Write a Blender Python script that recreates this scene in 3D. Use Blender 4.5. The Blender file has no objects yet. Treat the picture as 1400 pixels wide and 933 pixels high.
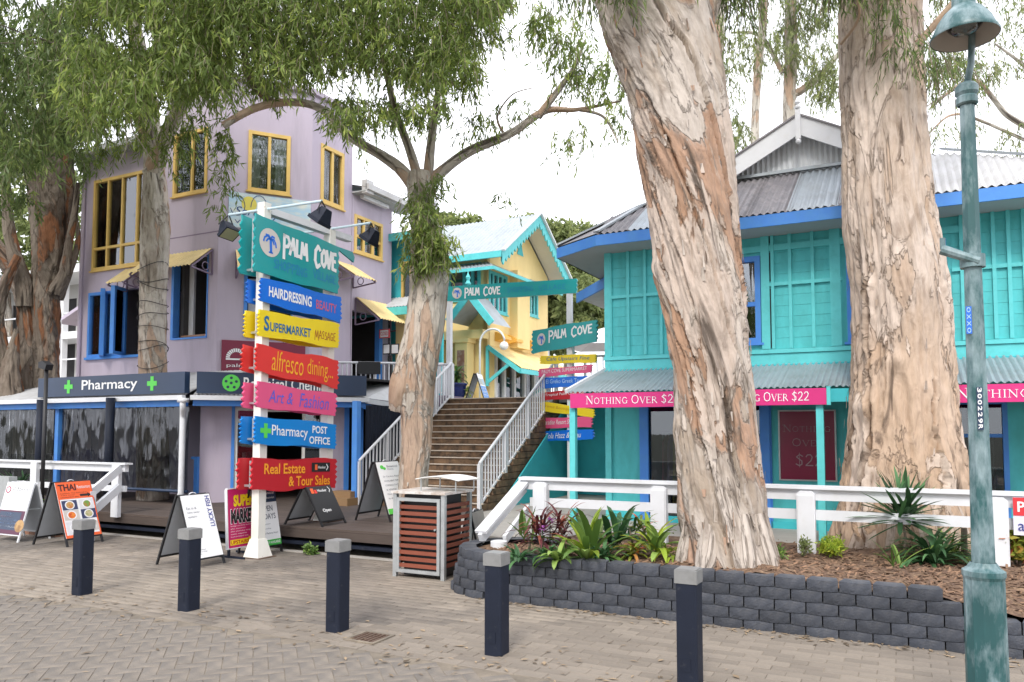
import bpy, math, random
import numpy as np
from math import sin, cos, pi, radians, sqrt, atan2
from mathutils import Vector, noise

random.seed(7); rng = np.random.default_rng(11)
sc = bpy.context.scene
COL = sc.collection

# ------------------------------------------------------------------ camera, sky, sun, exposure
H = 1.8; F = 1060.0; TH = radians(3.4); CA, SA = cos(TH), sin(TH)
ANG = radians(-26.9)                       # direction of the street
U = (cos(ANG), sin(ANG)); N = (-sin(ANG), cos(ANG))
cam = bpy.data.cameras.new('camera'); camo = bpy.data.objects.new('camera', cam); COL.objects.link(camo)
camo.location = (0, 0, H); camo.rotation_euler = (radians(90) + TH, 0, 0)
cam.sensor_width = 36; cam.lens = 36 * F / 1400; cam.shift_y = 58.5 / 1400
cam.clip_start = 0.05; cam.clip_end = 800
sc.camera = camo
SUN_EL, SUN_AZ = radians(46), radians(196)  # high bright haze, light from behind the camera's left shoulder
w = bpy.data.worlds.new('World'); sc.world = w; w.use_nodes = True
nt = w.node_tree; nt.nodes.clear()
sky = nt.nodes.new('ShaderNodeTexSky'); sky.sky_type = 'NISHITA'; sky.sun_disc = False
sky.sun_elevation = SUN_EL; sky.sun_rotation = SUN_AZ
tc = nt.nodes.new('ShaderNodeTexCoord'); nz = nt.nodes.new('ShaderNodeTexNoise')
nz.inputs['Scale'].default_value = 1.6; nz.inputs['Detail'].default_value = 5
cr = nt.nodes.new('ShaderNodeValToRGB')
cr.color_ramp.elements[0].position = 0.3; cr.color_ramp.elements[0].color = (10.6, 10.9, 11.9, 1)
cr.color_ramp.elements[1].position = 0.7; cr.color_ramp.elements[1].color = (13.0, 13.0, 13.8, 1)
mx = nt.nodes.new('ShaderNodeMixRGB'); mx.inputs[0].default_value = 0.93
bg = nt.nodes.new('ShaderNodeBackground'); bg.inputs[1].default_value = 0.1
wo = nt.nodes.new('ShaderNodeOutputWorld')
L = nt.links.new
L(tc.outputs['Generated'], nz.inputs['Vector']); L(nz.outputs['Fac'], cr.inputs['Fac'])
L(sky.outputs[0], mx.inputs[1]); L(cr.outputs[0], mx.inputs[2]); L(mx.outputs[0], bg.inputs[0]); L(bg.outputs[0], wo.inputs[0])
sd = bpy.data.lights.new('sun', 'SUN'); sd.energy = 1.5; sd.angle = radians(14); sd.color = (1.0, 0.95, 0.88)
so = bpy.data.objects.new('sun', sd); COL.objects.link(so); so.location = (0, 0, 30)
sdir = Vector((sin(SUN_AZ) * cos(SUN_EL), cos(SUN_AZ) * cos(SUN_EL), sin(SUN_EL)))
so.rotation_euler = sdir.to_track_quat('Z', 'Y').to_euler()
vs = sc.view_settings; vs.view_transform = 'Standard'; vs.look = 'None'; vs.gamma = 1; vs.exposure = 0.9
sc.render.film_transparent = False
try:
    sc.cycles.transparent_max_bounces = 24; sc.cycles.max_bounces = 8
except Exception: pass

# ------------------------------------------------------------------ survey helpers: measured directions -> street coordinates (s along street, t away, z up)
def ray(px, py):
    x = (px - 700) / F; u = -(py - 525) / F
    wx, wy, wz = x, CA - u * SA, SA + u * CA
    return wx * U[0] + wy * U[1], wx * N[0] + wy * N[1], wz, wy
def at_t(px, py, t): r = ray(px, py); k = t / r[1]; return (r[0] * k, t, H + r[2] * k)
def at_z(px, py, z): r = ray(px, py); k = (z - H) / r[2]; return (r[0] * k, r[1] * k, z)
def at_s(px, py, s): r = ray(px, py); k = s / r[0]; return (s, r[1] * k, H + r[2] * k)
def atY(px, py, Y): r = ray(px, py); k = Y / r[3]; return (r[0] * k, r[1] * k, H + r[2] * k)
def at_v(px, py, P, D):
    r = ray(px, py)
    a, b = r[0], r[1]; det = a * (-D[1]) + D[0] * b
    k = (P[0] * (-D[1]) + D[0] * P[1]) / det
    return (a * k, b * k, H + r[2] * k)
def world(s, t, z): return (s * U[0] + t * N[0], s * U[1] + t * N[1], z)

# ------------------------------------------------------------------ mesh builder
class MB:
    def __init__(self): self.v = []; self.f = []; self.col = None; self.sm = False; self.fr = []
    def add(self, vs, fs, r=None):
        o = len(self.v); self.v.extend(vs); self.f.extend([tuple(i + o for i in f) for f in fs])
        if r is None: r = 0.0
        self.fr.extend([r] * len(fs)); return self
    def box(self, a0, a1, b0, b1, c0, c1, r=None):
        v = [(x, y, z) for z in (c0, c1) for y in (b0, b1) for x in (a0, a1)]
        return self.add(v, [(0, 2, 3, 1), (4, 5, 7, 6), (0, 1, 5, 4), (2, 6, 7, 3), (0, 4, 6, 2), (1, 3, 7, 5)], r)
    def obox(self, O, X, Y, Z, r=None):           # box from corner O with edge vectors
        O, X, Y, Z = map(Vector, (O, X, Y, Z))
        v = [tuple(O + X * i + Y * j + Z * k) for k in (0, 1) for j in (0, 1) for i in (0, 1)]
        return self.add(v, [(0, 2, 3, 1), (4, 5, 7, 6), (0, 1, 5, 4), (2, 6, 7, 3), (0, 4, 6, 2), (1, 3, 7, 5)], r)
    def bar(self, p, q, w, h=None, up=(0, 0, 1)):  # rectangular bar between two points
        h = h or w; p, q = Vector(p), Vector(q); d = (q - p); n = d.normalized(); up = Vector(up)
        if abs(n.dot(up)) > .98: up = Vector((1, 0, 0))
        sd_ = n.cross(up).normalized(); u2 = sd_.cross(n).normalized()
        return self.obox(p - sd_ * w / 2 - u2 * h / 2, d, sd_ * w, u2 * h)
    def tube(self, pts, rad, n=10, cap=True):
        pts = [Vector(p) for p in pts]
        if not hasattr(rad, '__len__'): rad = [rad] * len(pts)
        vs_ = []; fs = []; prev = None
        for i, p in enumerate(pts):
            d = (pts[min(i + 1, len(pts) - 1)] - pts[max(i - 1, 0)]).normalized()
            if prev is None:
                prev = d.cross(Vector((0, 0, 1)) if abs(d.z) < .9 else Vector((0, 1, 0))).normalized()
            a = (prev - d * prev.dot(d)).normalized(); prev = a; b = d.cross(a)
            for k in range(n):
                th = 2 * pi * k / n; vs_.append(tuple(p + (a * cos(th) + b * sin(th)) * rad[i]))
        for i in range(len(pts) - 1):
            for k in range(n): k2 = (k + 1) % n; fs.append((i * n + k, i * n + k2, (i + 1) * n + k2, (i + 1) * n + k))
        if cap: fs.append(tuple(range(n))[::-1]); fs.append(tuple((len(pts) - 1) * n + k for k in range(n)))
        return self.add(vs_, fs)
    def lathe(self, c, prof, n=20):               # prof: (r, z) upwards
        vs_ = []; fs = []
        for r_, z_ in prof:
            for k in range(n): th = 2 * pi * k / n; vs_.append((c[0] + r_ * cos(th), c[1] + r_ * sin(th), c[2] + z_))
        m = len(prof)
        for i in range(m - 1):
            for k in range(n): k2 = (k + 1) % n; fs.append((i * n + k, i * n + k2, (i + 1) * n + k2, (i + 1) * n + k))
        return self.add(vs_, fs)
    def prism(self, poly, O, X, Y, T):            # 2D outline mapped by axes X,Y at O, thickness vector T
        O, X, Y, T = map(Vector, (O, X, Y, T)); n = len(poly)
        a = [tuple(O + X * p[0] + Y * p[1]) for p in poly]; b = [tuple(O + X * p[0] + Y * p[1] + T) for p in poly]
        fs = [tuple(range(n)), tuple(range(2 * n - 1, n - 1, -1))] + [(i, i + n, (i + 1) % n + n, (i + 1) % n) for i in range(n)]
        return self.add(a + b, fs)
    def quad(self, a, b, c, d): return self.add([tuple(a), tuple(b), tuple(c), tuple(d)], [(0, 1, 2, 3)])

def make_mesh(name, mb, mat, org=(0, 0, 0), smooth=False):
    me = bpy.data.meshes.new(name)
    me.from_pydata([(v[0] - org[0], v[1] - org[1], v[2] - org[2]) for v in mb.v], [], mb.f)
    if any(mb.fr):
        at = me.attributes.new('rnd', 'FLOAT', 'FACE'); at.data.foreach_set('value', mb.fr)
    if mat: me.materials.append(mat)
    if smooth: me.polygons.foreach_set('use_smooth', [True] * len(me.polygons))
    me.update(); return me

def np_mesh(name, V, Fq, mat, org=(0, 0, 0), smooth=False, rnd=None, vec=None):
    V = np.asarray(V, dtype=np.float32) - np.array(org, dtype=np.float32)
    Fq = np.asarray(Fq, dtype=np.int32); k = Fq.shape[1]
    me = bpy.data.meshes.new(name)
    me.vertices.add(len(V)); me.vertices.foreach_set('co', V.ravel())
    me.loops.add(Fq.size); me.loops.foreach_set('vertex_index', Fq.ravel())
    me.polygons.add(len(Fq)); me.polygons.foreach_set('loop_start', np.arange(0, Fq.size, k, dtype=np.int32))
    try: me.polygons.foreach_set('loop_total', np.full(len(Fq), k, dtype=np.int32))
    except Exception: pass
    if smooth: me.polygons.foreach_set('use_smooth', np.ones(len(Fq), dtype=bool))
    if rnd is not None:
        a = me.attributes.new('rnd', 'FLOAT', 'FACE'); a.data.foreach_set('value', np.asarray(rnd, dtype=np.float32))
    if vec is not None:
        a = me.attributes.new('bark', 'FLOAT_VECTOR', 'POINT'); a.data.foreach_set('vector', np.asarray(vec, dtype=np.float32).ravel())
    if mat: me.materials.append(mat)
    me.update(calc_edges=True); me.validate(); return me

def clean(o, label=None, cat=None, group=None, kind=None):
    if label: o['label'] = label
    if cat: o['category'] = cat
    if group: o['group'] = group
    if kind: o['kind'] = kind
    return o
class Thing:
    def __init__(s, name, label, cat, loc, group=None, kind=None):
        s.loc = tuple(loc); s.o = bpy.data.objects.new(name, None); COL.objects.link(s.o)
        s.o.location = world(*loc); s.o.rotation_euler = (0, 0, ANG); s.o.empty_display_size = .2
        clean(s.o, label, cat, group, kind)
    def part(s, name, mb, mat, parent=None, smooth=False, kind=None, label=None):
        me = mb if isinstance(mb, bpy.types.Mesh) else make_mesh(name, mb, mat, s.loc, smooth)
        o = bpy.data.objects.new(name, me); COL.objects.link(o); o.parent = parent or s.o
        clean(o, label, None, None, kind); return o
    def piece(s, name, me, loc, rot=(0, 0, 0), parent=None, scale=None):   # shared mesh at a street position
        o = bpy.data.objects.new(name, me); COL.objects.link(o); o.parent = parent or s.o
        o.location = (loc[0] - s.loc[0], loc[1] - s.loc[1], loc[2] - s.loc[2]); o.rotation_euler = rot
        if scale: o.scale = scale
        return o
def single(name, mb, mat, label, cat, loc, smooth=False, group=None, kind=None):
    me = mb if isinstance(mb, bpy.types.Mesh) else make_mesh(name, mb, mat, loc, smooth)
    o = bpy.data.objects.new(name, me); COL.objects.link(o)
    o.location = world(*loc); o.rotation_euler = (0, 0, ANG); clean(o, label, cat, group, kind); return o
def struct(name, mb, mat, loc=(0, 0, 0), smooth=False): return single(name, mb, mat, None, None, loc, smooth, None, 'structure')
def copy_thing(root, loc, rz=0, label=None):
    r = root.copy(); COL.objects.link(r); r.location = world(*loc); r.rotation_euler = (0, 0, ANG + rz)
    if label: r['label'] = label
    for ch in list(root.children):
        c = ch.copy(); COL.objects.link(c); c.parent = r
        for g in list(ch.children):
            d = g.copy(); COL.objects.link(d); d.parent = c
    return r

# ------------------------------------------------------------------ materials
def mat(name, c, rough=.6, metal=0, var=.12, scale=3., bump=0., bscale=40., c2=None, c2amt=.5, c2scale=2., stretch=(1, 1, 1), rnd=0., spec=.5, coord='Object', alpha=None, c2lo=.45, c2hi=.62, trans=0):
    m = bpy.data.materials.new(name); m.use_nodes = True; t = m.node_tree; b = t.nodes['Principled BSDF']; ln = t.links.new
    b.inputs['Roughness'].default_value = rough; b.inputs['Metallic'].default_value = metal
    b.inputs['Specular IOR Level'].default_value = spec
    co = t.nodes.new('ShaderNodeTexCoord'); mp = t.nodes.new('ShaderNodeMapping'); ln(co.outputs[coord], mp.inputs[0]); mp.inputs['Scale'].default_value = stretch
    n1 = t.nodes.new('ShaderNodeTexNoise'); n1.inputs['Scale'].default_value = scale; n1.inputs['Detail'].default_value = 6; n1.inputs['Roughness'].default_value = .62; ln(mp.outputs[0], n1.inputs[0])
    mr = t.nodes.new('ShaderNodeMapRange'); mr.inputs[1].default_value = .25; mr.inputs[2].default_value = .75; mr.inputs[3].default_value = 1 - var; mr.inputs[4].default_value = 1 + var; ln(n1.outputs[0], mr.inputs[0])
    val = mr.outputs[0]
    base = t.nodes.new('ShaderNodeRGB'); base.outputs[0].default_value = (*c, 1); cur = base.outputs[0]
    if c2 is not None:
        n2 = t.nodes.new('ShaderNodeTexNoise'); n2.inputs['Scale'].default_value = c2scale; n2.inputs['Detail'].default_value = 8; n2.inputs['Roughness'].default_value = .65; ln(mp.outputs[0], n2.inputs[0])
        m2 = t.nodes.new('ShaderNodeMapRange'); m2.inputs[1].default_value = c2lo; m2.inputs[2].default_value = c2hi; m2.inputs[3].default_value = 0; m2.inputs[4].default_value = c2amt; ln(n2.outputs[0], m2.inputs[0])
        mc = t.nodes.new('ShaderNodeMixRGB'); ln(m2.outputs[0], mc.inputs[0]); ln(cur, mc.inputs[1]); mc.inputs[2].default_value = (*c2, 1); cur = mc.outputs[0]
    if rnd:
        at = t.nodes.new('ShaderNodeAttribute'); at.attribute_name = 'rnd'; oi = t.nodes.new('ShaderNodeObjectInfo')
        ad = t.nodes.new('ShaderNodeMath'); ad.operation = 'ADD'; ln(at.outputs['Fac'], ad.inputs[0]); ln(oi.outputs['Random'], ad.inputs[1])
        fr = t.nodes.new('ShaderNodeMath'); fr.operation = 'FRACT'; ln(ad.outputs[0], fr.inputs[0])
        r2 = t.nodes.new('ShaderNodeMapRange'); r2.inputs[3].default_value = 1 - rnd; r2.inputs[4].default_value = 1 + rnd; ln(fr.outputs[0], r2.inputs[0])
        mu = t.nodes.new('ShaderNodeMath'); mu.operation = 'MULTIPLY'; ln(val, mu.inputs[0]); ln(r2.outputs[0], mu.inputs[1]); val = mu.outputs[0]
    vm = t.nodes.new('ShaderNodeVectorMath'); vm.operation = 'SCALE'; ln(cur, vm.inputs[0]); ln(val, vm.inputs['Scale']); ln(vm.outputs[0], b.inputs['Base Color'])
    if bump:
        n3 = t.nodes.new('ShaderNodeTexNoise'); n3.inputs['Scale'].default_value = bscale; n3.inputs['Detail'].default_value = 5; ln(mp.outputs[0], n3.inputs[0])
        bp = t.nodes.new('ShaderNodeBump'); bp.inputs['Strength'].default_value = bump; bp.inputs['Distance'].default_value = .01; ln(n3.outputs[0], bp.inputs['Height']); ln(bp.outputs[0], b.inputs['Normal'])
    if alpha is not None: b.inputs['Alpha'].default_value = alpha
    m.diffuse_color = (*c, 1); return m
def glass(name, tint=(.8, .85, .86), a=.35, rough=.03, wob=.0, ws=6.):
    m = bpy.data.materials.new(name); m.use_nodes = True; t = m.node_tree; t.nodes.clear(); ln = t.links.new
    out = t.nodes.new('ShaderNodeOutputMaterial'); mixs = t.nodes.new('ShaderNodeMixShader'); g = t.nodes.new('ShaderNodeBsdfGlossy'); tr = t.nodes.new('ShaderNodeBsdfTransparent')
    g.inputs['Roughness'].default_value = rough; g.inputs['Color'].default_value = (.95, .97, 1, 1); tr.inputs[0].default_value = (*tint, 1)
    fz = t.nodes.new('ShaderNodeFresnel'); fz.inputs[0].default_value = 1.5
    ad = t.nodes.new('ShaderNodeMath'); ad.operation = 'ADD'; ad.use_clamp = True; ad.inputs[1].default_value = a; ln(fz.outputs[0], ad.inputs[0]); ln(ad.outputs[0], mixs.inputs[0])
    ln(tr.outputs[0], mixs.inputs[1]); ln(g.outputs[0], mixs.inputs[2]); ln(mixs.outputs[0], out.inputs[0])
    if wob:
        co = t.nodes.new('ShaderNodeTexCoord'); mp = t.nodes.new('ShaderNodeMapping'); mp.inputs['Scale'].default_value = (2.6, 2.6, .14); ln(co.outputs['Object'], mp.inputs[0])
        n = t.nodes.new('ShaderNodeTexNoise'); n.inputs['Scale'].default_value = ws; n.inputs['Detail'].default_value = 3; ln(mp.outputs[0], n.inputs[0])
        bp = t.nodes.new('ShaderNodeBump'); bp.inputs['Strength'].default_value = wob; bp.inputs['Distance'].default_value = .05; ln(n.outputs[0], bp.inputs['Height']); ln(bp.outputs[0], g.inputs['Normal']); ln(bp.outputs[0], fz.inputs['Normal'])
    return m
M = {}
M['purple'] = mat('lilac_render', (.47, .41, .49), .85, var=.07, scale=1.2, bump=.15, bscale=60, c2=(.33, .29, .34), c2amt=.6, c2scale=2.6, stretch=(1, 1, .16), c2lo=.5, c2hi=.75)
M['purple_trim'] = mat('mauve_metal', (.2, .15, .22), .6)
M['teal'] = mat('turquoise_board_paint', (.075, .5, .52), .6, var=.1, scale=2.5, bump=.15, bscale=25, c2=(.05, .37, .37), c2amt=.55, c2scale=4., stretch=(1, 1, .4))
M['teal_light'] = mat('pale_turquoise_paint', (.11, .57, .59), .6, var=.08, scale=3, c2=(.07, .42, .42), c2amt=.5, c2scale=6)
M['tealwall'] = mat('turquoise_render', (.045, .45, .5), .75, var=.07, scale=1.5, c2=(.04, .3, .34), c2amt=.3)
M['blue'] = mat('bright_blue_paint', (.06, .24, .68), .55, var=.08, scale=3, c2=(.09, .3, .6), c2amt=.35, c2scale=4)
M['yellow'] = mat('yellow_render', (.85, .66, .3), .8, var=.07, scale=1.5, c2=(.72, .54, .24), c2amt=.3, stretch=(1, 1, .4))
M['ylo_frame'] = mat('mustard_window_paint', (.66, .45, .13), .55, var=.1, scale=5)
M['cream_roof'] = mat('cream_corrugated_steel', (.74, .58, .27), .6, var=.1, scale=2, c2=(.5, .36, .16), c2amt=.35, c2scale=3)
M['white'] = mat('white_gloss_paint', (.66, .67, .69), .45, var=.05, scale=4, c2=(.55, .54, .5), c2amt=.35, c2scale=6, c2lo=.52, c2hi=.75)
M['white_old'] = mat('stained_white_paint', (.76, .74, .68), .5, var=.06, scale=4, c2=(.4, .22, .09), c2amt=.8, c2scale=9, c2lo=.66, c2hi=.72)
M['roof_pale'] = mat('galvanised_corrugated_steel', (.38, .42, .45), .45, metal=.35, var=.1, scale=1.5, c2=(.3, .32, .32), c2amt=.5, c2scale=3.5)
M['roof_dark'] = mat('weathered_grey_corrugated_steel', (.2, .19, .2), .6, metal=.2, var=.15, scale=2, c2=(.34, .31, .31), c2amt=.5, c2scale=5)
M['roof_white'] = mat('whitish_corrugated_steel', (.5, .5, .5), .55, metal=.1, var=.08, scale=2, c2=(.35, .34, .32), c2amt=.5, c2scale=4)
M['navy'] = mat('navy_sign_panel', (.02, .04, .085), .35, var=.1, scale=1.5)
M['darkpost'] = mat('charcoal_blue_metal', (.011, .015, .028), .6, spec=.25, var=.15, scale=5, bump=.05, c2=(.08, .08, .08), c2amt=.4, c2scale=14, c2lo=.6, c2hi=.72)
M['cap'] = mat('brushed_grey_metal_cap', (.26, .26, .255), .5, metal=.35, var=.12, scale=14)
M['black'] = mat('black_frame', (.012, .012, .014), .5)
M['darkwood'] = mat('dark_decking', (.075, .055, .045), .7, var=.2, scale=6, bump=.3, bscale=40, stretch=(.25, 1, 1), rnd=.15)
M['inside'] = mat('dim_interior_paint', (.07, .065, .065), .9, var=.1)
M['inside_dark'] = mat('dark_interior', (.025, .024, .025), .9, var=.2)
M['stone'] = mat('brown_stone_step', (.2, .12, .065), .8, var=.35, scale=7, bump=.5, bscale=18, c2=(.05, .035, .025), c2amt=.8, c2scale=5)
M['nosing'] = mat('step_nosing', (.55, .47, .38), .7, var=.15, scale=8)
M['wood'] = mat('jarrah_slat', (.19, .05, .026), .5, var=.18, scale=5, bump=.2, bscale=30, stretch=(.3, 1, 1.5), rnd=.18)
M['steel'] = mat('galvanised_frame', (.46, .48, .48), .42, metal=.6, var=.12, scale=9)
M['pink'] = mat('magenta_fascia', (.6, .025, .19), .45, var=.04)
M['maroon'] = mat('maroon_poster', (.21, .012, .045), .25, var=.08)
M['lamp_green'] = mat('weathered_green_lamp_paint', (.022, .085, .088), .45, var=.25, scale=5, c2=(.26, .34, .36), c2amt=.85, c2scale=6, stretch=(1, 1, .35), bump=.1)
M['lamp_in'] = mat('lamp_reflector_inside', (.45, .4, .36), .5, var=.1)
M['mulch'] = mat('bark_mulch', (.12, .07, .045), .95, var=.45, scale=22, bump=.9, bscale=45, c2=(.3, .2, .12), c2amt=.6, c2scale=14)
M['mulchbit'] = mat('mulch_chip', (.17, .1, .06), .9, var=.3, rnd=.55)
M['concrete'] = mat('pale_concrete', (.34, .32, .29), .85, var=.12, scale=3, bump=.2)
M['block'] = mat('charcoal_concrete_block', (.05, .055, .068), .9, var=.22, scale=9, bump=.6, bscale=60, rnd=.22, c2=(.12, .115, .11), c2amt=.35, c2scale=7)
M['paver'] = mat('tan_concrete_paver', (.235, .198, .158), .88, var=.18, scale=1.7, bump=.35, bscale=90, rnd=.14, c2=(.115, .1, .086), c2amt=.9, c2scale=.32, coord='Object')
M['joint'] = mat('dirty_joint_sand', (.16, .135, .105), .95, var=.25, scale=6, bump=.4, c2=(.28, .23, .17), c2amt=.6, c2scale=.9)
M['ground'] = mat('dull_ground', (.07, .065, .05), .95, var=.2, scale=.6, c2=(.08, .1, .05), c2amt=.6, c2scale=.2)
M['curtain'] = mat('pale_curtain', (.72, .74, .76), .9, var=.15, scale=9, stretch=(4, 4, .2))
M['glass'] = glass('window_glass', (.8, .83, .83), .1, .02, .12, 1.6)
M['blind'] = glass('clear_plastic_blind', (.34, .37, .4), .02, .03, .8, 4.)
M['shopglass'] = glass('shop_glass', (.6, .65, .65), .04, .015, .1, 1.)
M['potblue'] = mat('cobalt_glazed_pot', (.01, .02, .12), .12, var=.1)
M['brick'] = mat('brown_brick', (.2, .1, .06), .85, var=.25, scale=9, bump=.3, rnd=.25)
M['grey_ply'] = mat('grey_board_back', (.4, .42, .44), .7, var=.1)
M['soffit'] = mat('grey_soffit', (.38, .4, .4), .8, var=.05)
def P(name, c, rough=.5, **k):
    if name not in M: M[name] = mat(name, c, rough, var=k.pop('var', .04), **k)
    return M[name]
# bark: colours lie along the trunk (attribute 'bark' = wrapped coordinates of the trunk surface)
def bark(name, pale, tan, dark, orange, oamt=.6, seed=0., low=0.):
    m = bpy.data.materials.new(name); m.use_nodes = True; t = m.node_tree; b = t.nodes['Principled BSDF']; ln = t.links.new
    b.inputs['Roughness'].default_value = .85; b.inputs['Specular IOR Level'].default_value = .25
    a = t.nodes.new('ShaderNodeAttribute'); a.attribute_name = 'bark'
    def nz_(scale, st, det=6, dist=0., off=0.):
        mp = t.nodes.new('ShaderNodeMapping'); mp.inputs['Scale'].default_value = st; mp.inputs['Location'].default_value = (off + seed, off, seed); ln(a.outputs['Vector'], mp.inputs[0])
        n = t.nodes.new('ShaderNodeTexNoise'); n.inputs['Scale'].default_value = scale; n.inputs['Detail'].default_value = det; n.inputs['Roughness'].default_value = .6; n.inputs['Distortion'].default_value = dist; ln(mp.outputs[0], n.inputs[0]); return n.outputs[0]
    def rr(x, lo, hi, amt=1.):
        r_ = t.nodes.new('ShaderNodeMapRange'); r_.inputs[1].default_value = lo; r_.inputs[2].default_value = hi; r_.inputs[3].default_value = 0; r_.inputs[4].default_value = amt; ln(x, r_.inputs[0]); return r_.outputs[0]
    def mixc(f, c1, c2):
        mm = t.nodes.new('ShaderNodeMixRGB'); ln(f, mm.inputs[0])
        if isinstance(c1, tuple): mm.inputs[1].default_value = (*c1, 1)
        else: ln(c1, mm.inputs[1])
        if isinstance(c2, tuple): mm.inputs[2].default_value = (*c2, 1)
        else: ln(c2, mm.inputs[2])
        return mm.outputs[0]
    big = nz_(2.2, (1, 1, .4), 6, .8); fine = nz_(6.5, (1, 1, .42), 9, .9, 3.); crack = nz_(4.2, (1.5, 1.5, .1), 9, .7, 7.); patch = nz_(1.5, (1, 1, .26), 8, 1.0, 11.); micro = nz_(30, (1, 1, .22), 5, .3, 2.); pale2 = nz_(1.7, (1, 1, .3), 8, .9, 23.)
    c = mixc(rr(big, .4, .62), pale, tan)
    if low:
        sx_ = t.nodes.new('ShaderNodeSeparateXYZ'); ln(a.outputs['Vector'], sx_.inputs[0]); r9 = t.nodes.new('ShaderNodeMapRange'); r9.inputs[1].default_value = 1.2; r9.inputs[2].default_value = 3.8; r9.inputs[3].default_value = low; r9.inputs[4].default_value = 0; ln(sx_.outputs[2], r9.inputs[0]); c = mixc(r9.outputs[0], c, tuple(x * y for x, y in zip(tan, (1.05, .92, .78))))
    c = mixc(rr(patch, .52, .55, oamt), c, orange)
    c = mixc(rr(pale2, .525, .55, .7), c, tuple(min(.75, x * 1.15) for x in pale))
    c = mixc(rr(fine, .53, .68, .5), c, dark)
    r3 = t.nodes.new('ShaderNodeMapRange'); r3.inputs[1].default_value = .34; r3.inputs[2].default_value = .42; r3.inputs[3].default_value = .9; r3.inputs[4].default_value = 0; ln(crack, r3.inputs[0])
    c = mixc(r3.outputs[0], c, tuple(x * .5 for x in dark))
    c = mixc(rr(micro, .45, .75, .3), c, dark)
    for src, ctr in ((patch, .525), (pale2, .53)):                 # ragged dark edges where sheets of bark end
        q1 = t.nodes.new('ShaderNodeMath'); q1.operation = 'SUBTRACT'; ln(src, q1.inputs[0]); q1.inputs[1].default_value = ctr
        q2 = t.nodes.new('ShaderNodeMath'); q2.operation = 'ABSOLUTE'; ln(q1.outputs[0], q2.inputs[0])
        r7 = t.nodes.new('ShaderNodeMapRange'); r7.inputs[1].default_value = .002; r7.inputs[2].default_value = .009; r7.inputs[3].default_value = .38; r7.inputs[4].default_value = 0; ln(q2.outputs[0], r7.inputs[0]); c = mixc(r7.outputs[0], c, dark)
    ln(c, b.inputs['Base Color'])
    def mth(op, x, y):
        q = t.nodes.new('ShaderNodeMath'); q.operation = op
        for i, z_ in enumerate((x, y)):
            if isinstance(z_, (int, float)): q.inputs[i].default_value = z_
            else: ln(z_, q.inputs[i])
        return q.outputs[0]
    hgt = mth('ADD', mth('MULTIPLY', crack, 1.2), mth('ADD', mth('MULTIPLY', fine, .8), mth('ADD', mth('MULTIPLY', micro, .25), mth('ADD', mth('MULTIPLY', rr(patch, .52, .535), -.5), mth('MULTIPLY', rr(pale2, .525, .54), .45)))))
    bp = t.nodes.new('ShaderNodeBump'); bp.inputs['Strength'].default_value = .9; bp.inputs['Distance'].default_value = .04; ln(hgt, bp.inputs['Height']); ln(bp.outputs[0], b.inputs['Normal'])
    return m
M['bark1'] = bark('paperbark_grey', (.5, .44, .385), (.37, .3, .235), (.15, .115, .09), (.38, .2, .11), .7, 3.1)
M['bark2'] = bark('paperbark_cream', (.58, .49, .42), (.47, .37, .29), (.19, .135, .1), (.45, .3, .19), .4, 9.7, .75)
M['bark3'] = bark('paperbark_pale', (.5, .46, .4), (.37, .32, .26), (.13, .1, .08), (.42, .25, .15), .6, 1.4)
M['bark4'] = bark('paperbark_brown', (.24, .2, .16), (.17, .13, .1), (.05, .038, .03), (.3, .12, .05), .8, 5.2)
M['twig'] = mat('grey_twig', (.2, .16, .12), .9, var=.2)
def leafmat(name, c, c2, tr=.3):
    m = bpy.data.materials.new(name); m.use_nodes = True; t = m.node_tree; t.nodes.clear(); ln = t.links.new
    out = t.nodes.new('ShaderNodeOutputMaterial'); at = t.nodes.new('ShaderNodeAttribute'); at.attribute_name = 'rnd'
    r = t.nodes.new('ShaderNodeValToRGB'); e = r.color_ramp.elements
    e[0].position = 0; e[0].color = (*[x * .55 for x in c], 1); e[1].position = 1; e[1].color = (*c2, 1)
    x = e.new(.5); x.color = (*c, 1); ln(at.outputs['Fac'], r.inputs[0])
    d = t.nodes.new('ShaderNodeBsdfPrincipled'); d.inputs['Roughness'].default_value = .5; d.inputs['Specular IOR Level'].default_value = .35; ln(r.outputs[0], d.inputs['Base Color'])
    tl = t.nodes.new('ShaderNodeBsdfTranslucent'); ln(r.outputs[0], tl.inputs[0])
    mxs = t.nodes.new('ShaderNodeMixShader'); mxs.inputs[0].default_value = tr; ln(d.outputs[0], mxs.inputs[1]); ln(tl.outputs[0], mxs.inputs[2]); ln(mxs.outputs[0], out.inputs[0]); return m
M['leaf'] = leafmat('paperbark_leaf', (.2, .28, .07), (.46, .54, .13), .52)
M['leafdark'] = leafmat('dark_leaf', (.15, .22, .07), (.34, .42, .12), .5)
M['leafbg'] = leafmat('far_leaf', (.22, .27, .1), (.42, .46, .17), .5)
M['strap'] = leafmat('strap_leaf', (.12, .22, .045), (.36, .5, .12), .25)
M['straplime'] = leafmat('lime_leaf', (.3, .42, .04), (.6, .62, .08), .3)
M['burg'] = leafmat('burgundy_leaf', (.1, .025, .03), (.32, .1, .06), .25)
M['yucca'] = leafmat('yucca_leaf', (.05, .13, .05), (.12, .26, .1), .2)
M['flower'] = leafmat('purple_petal', (.4, .09, .4), (.6, .2, .6), .2)
M['croton'] = leafmat('croton_leaf', (.25, .3, .04), (.6, .12, .06), .25)

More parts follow.
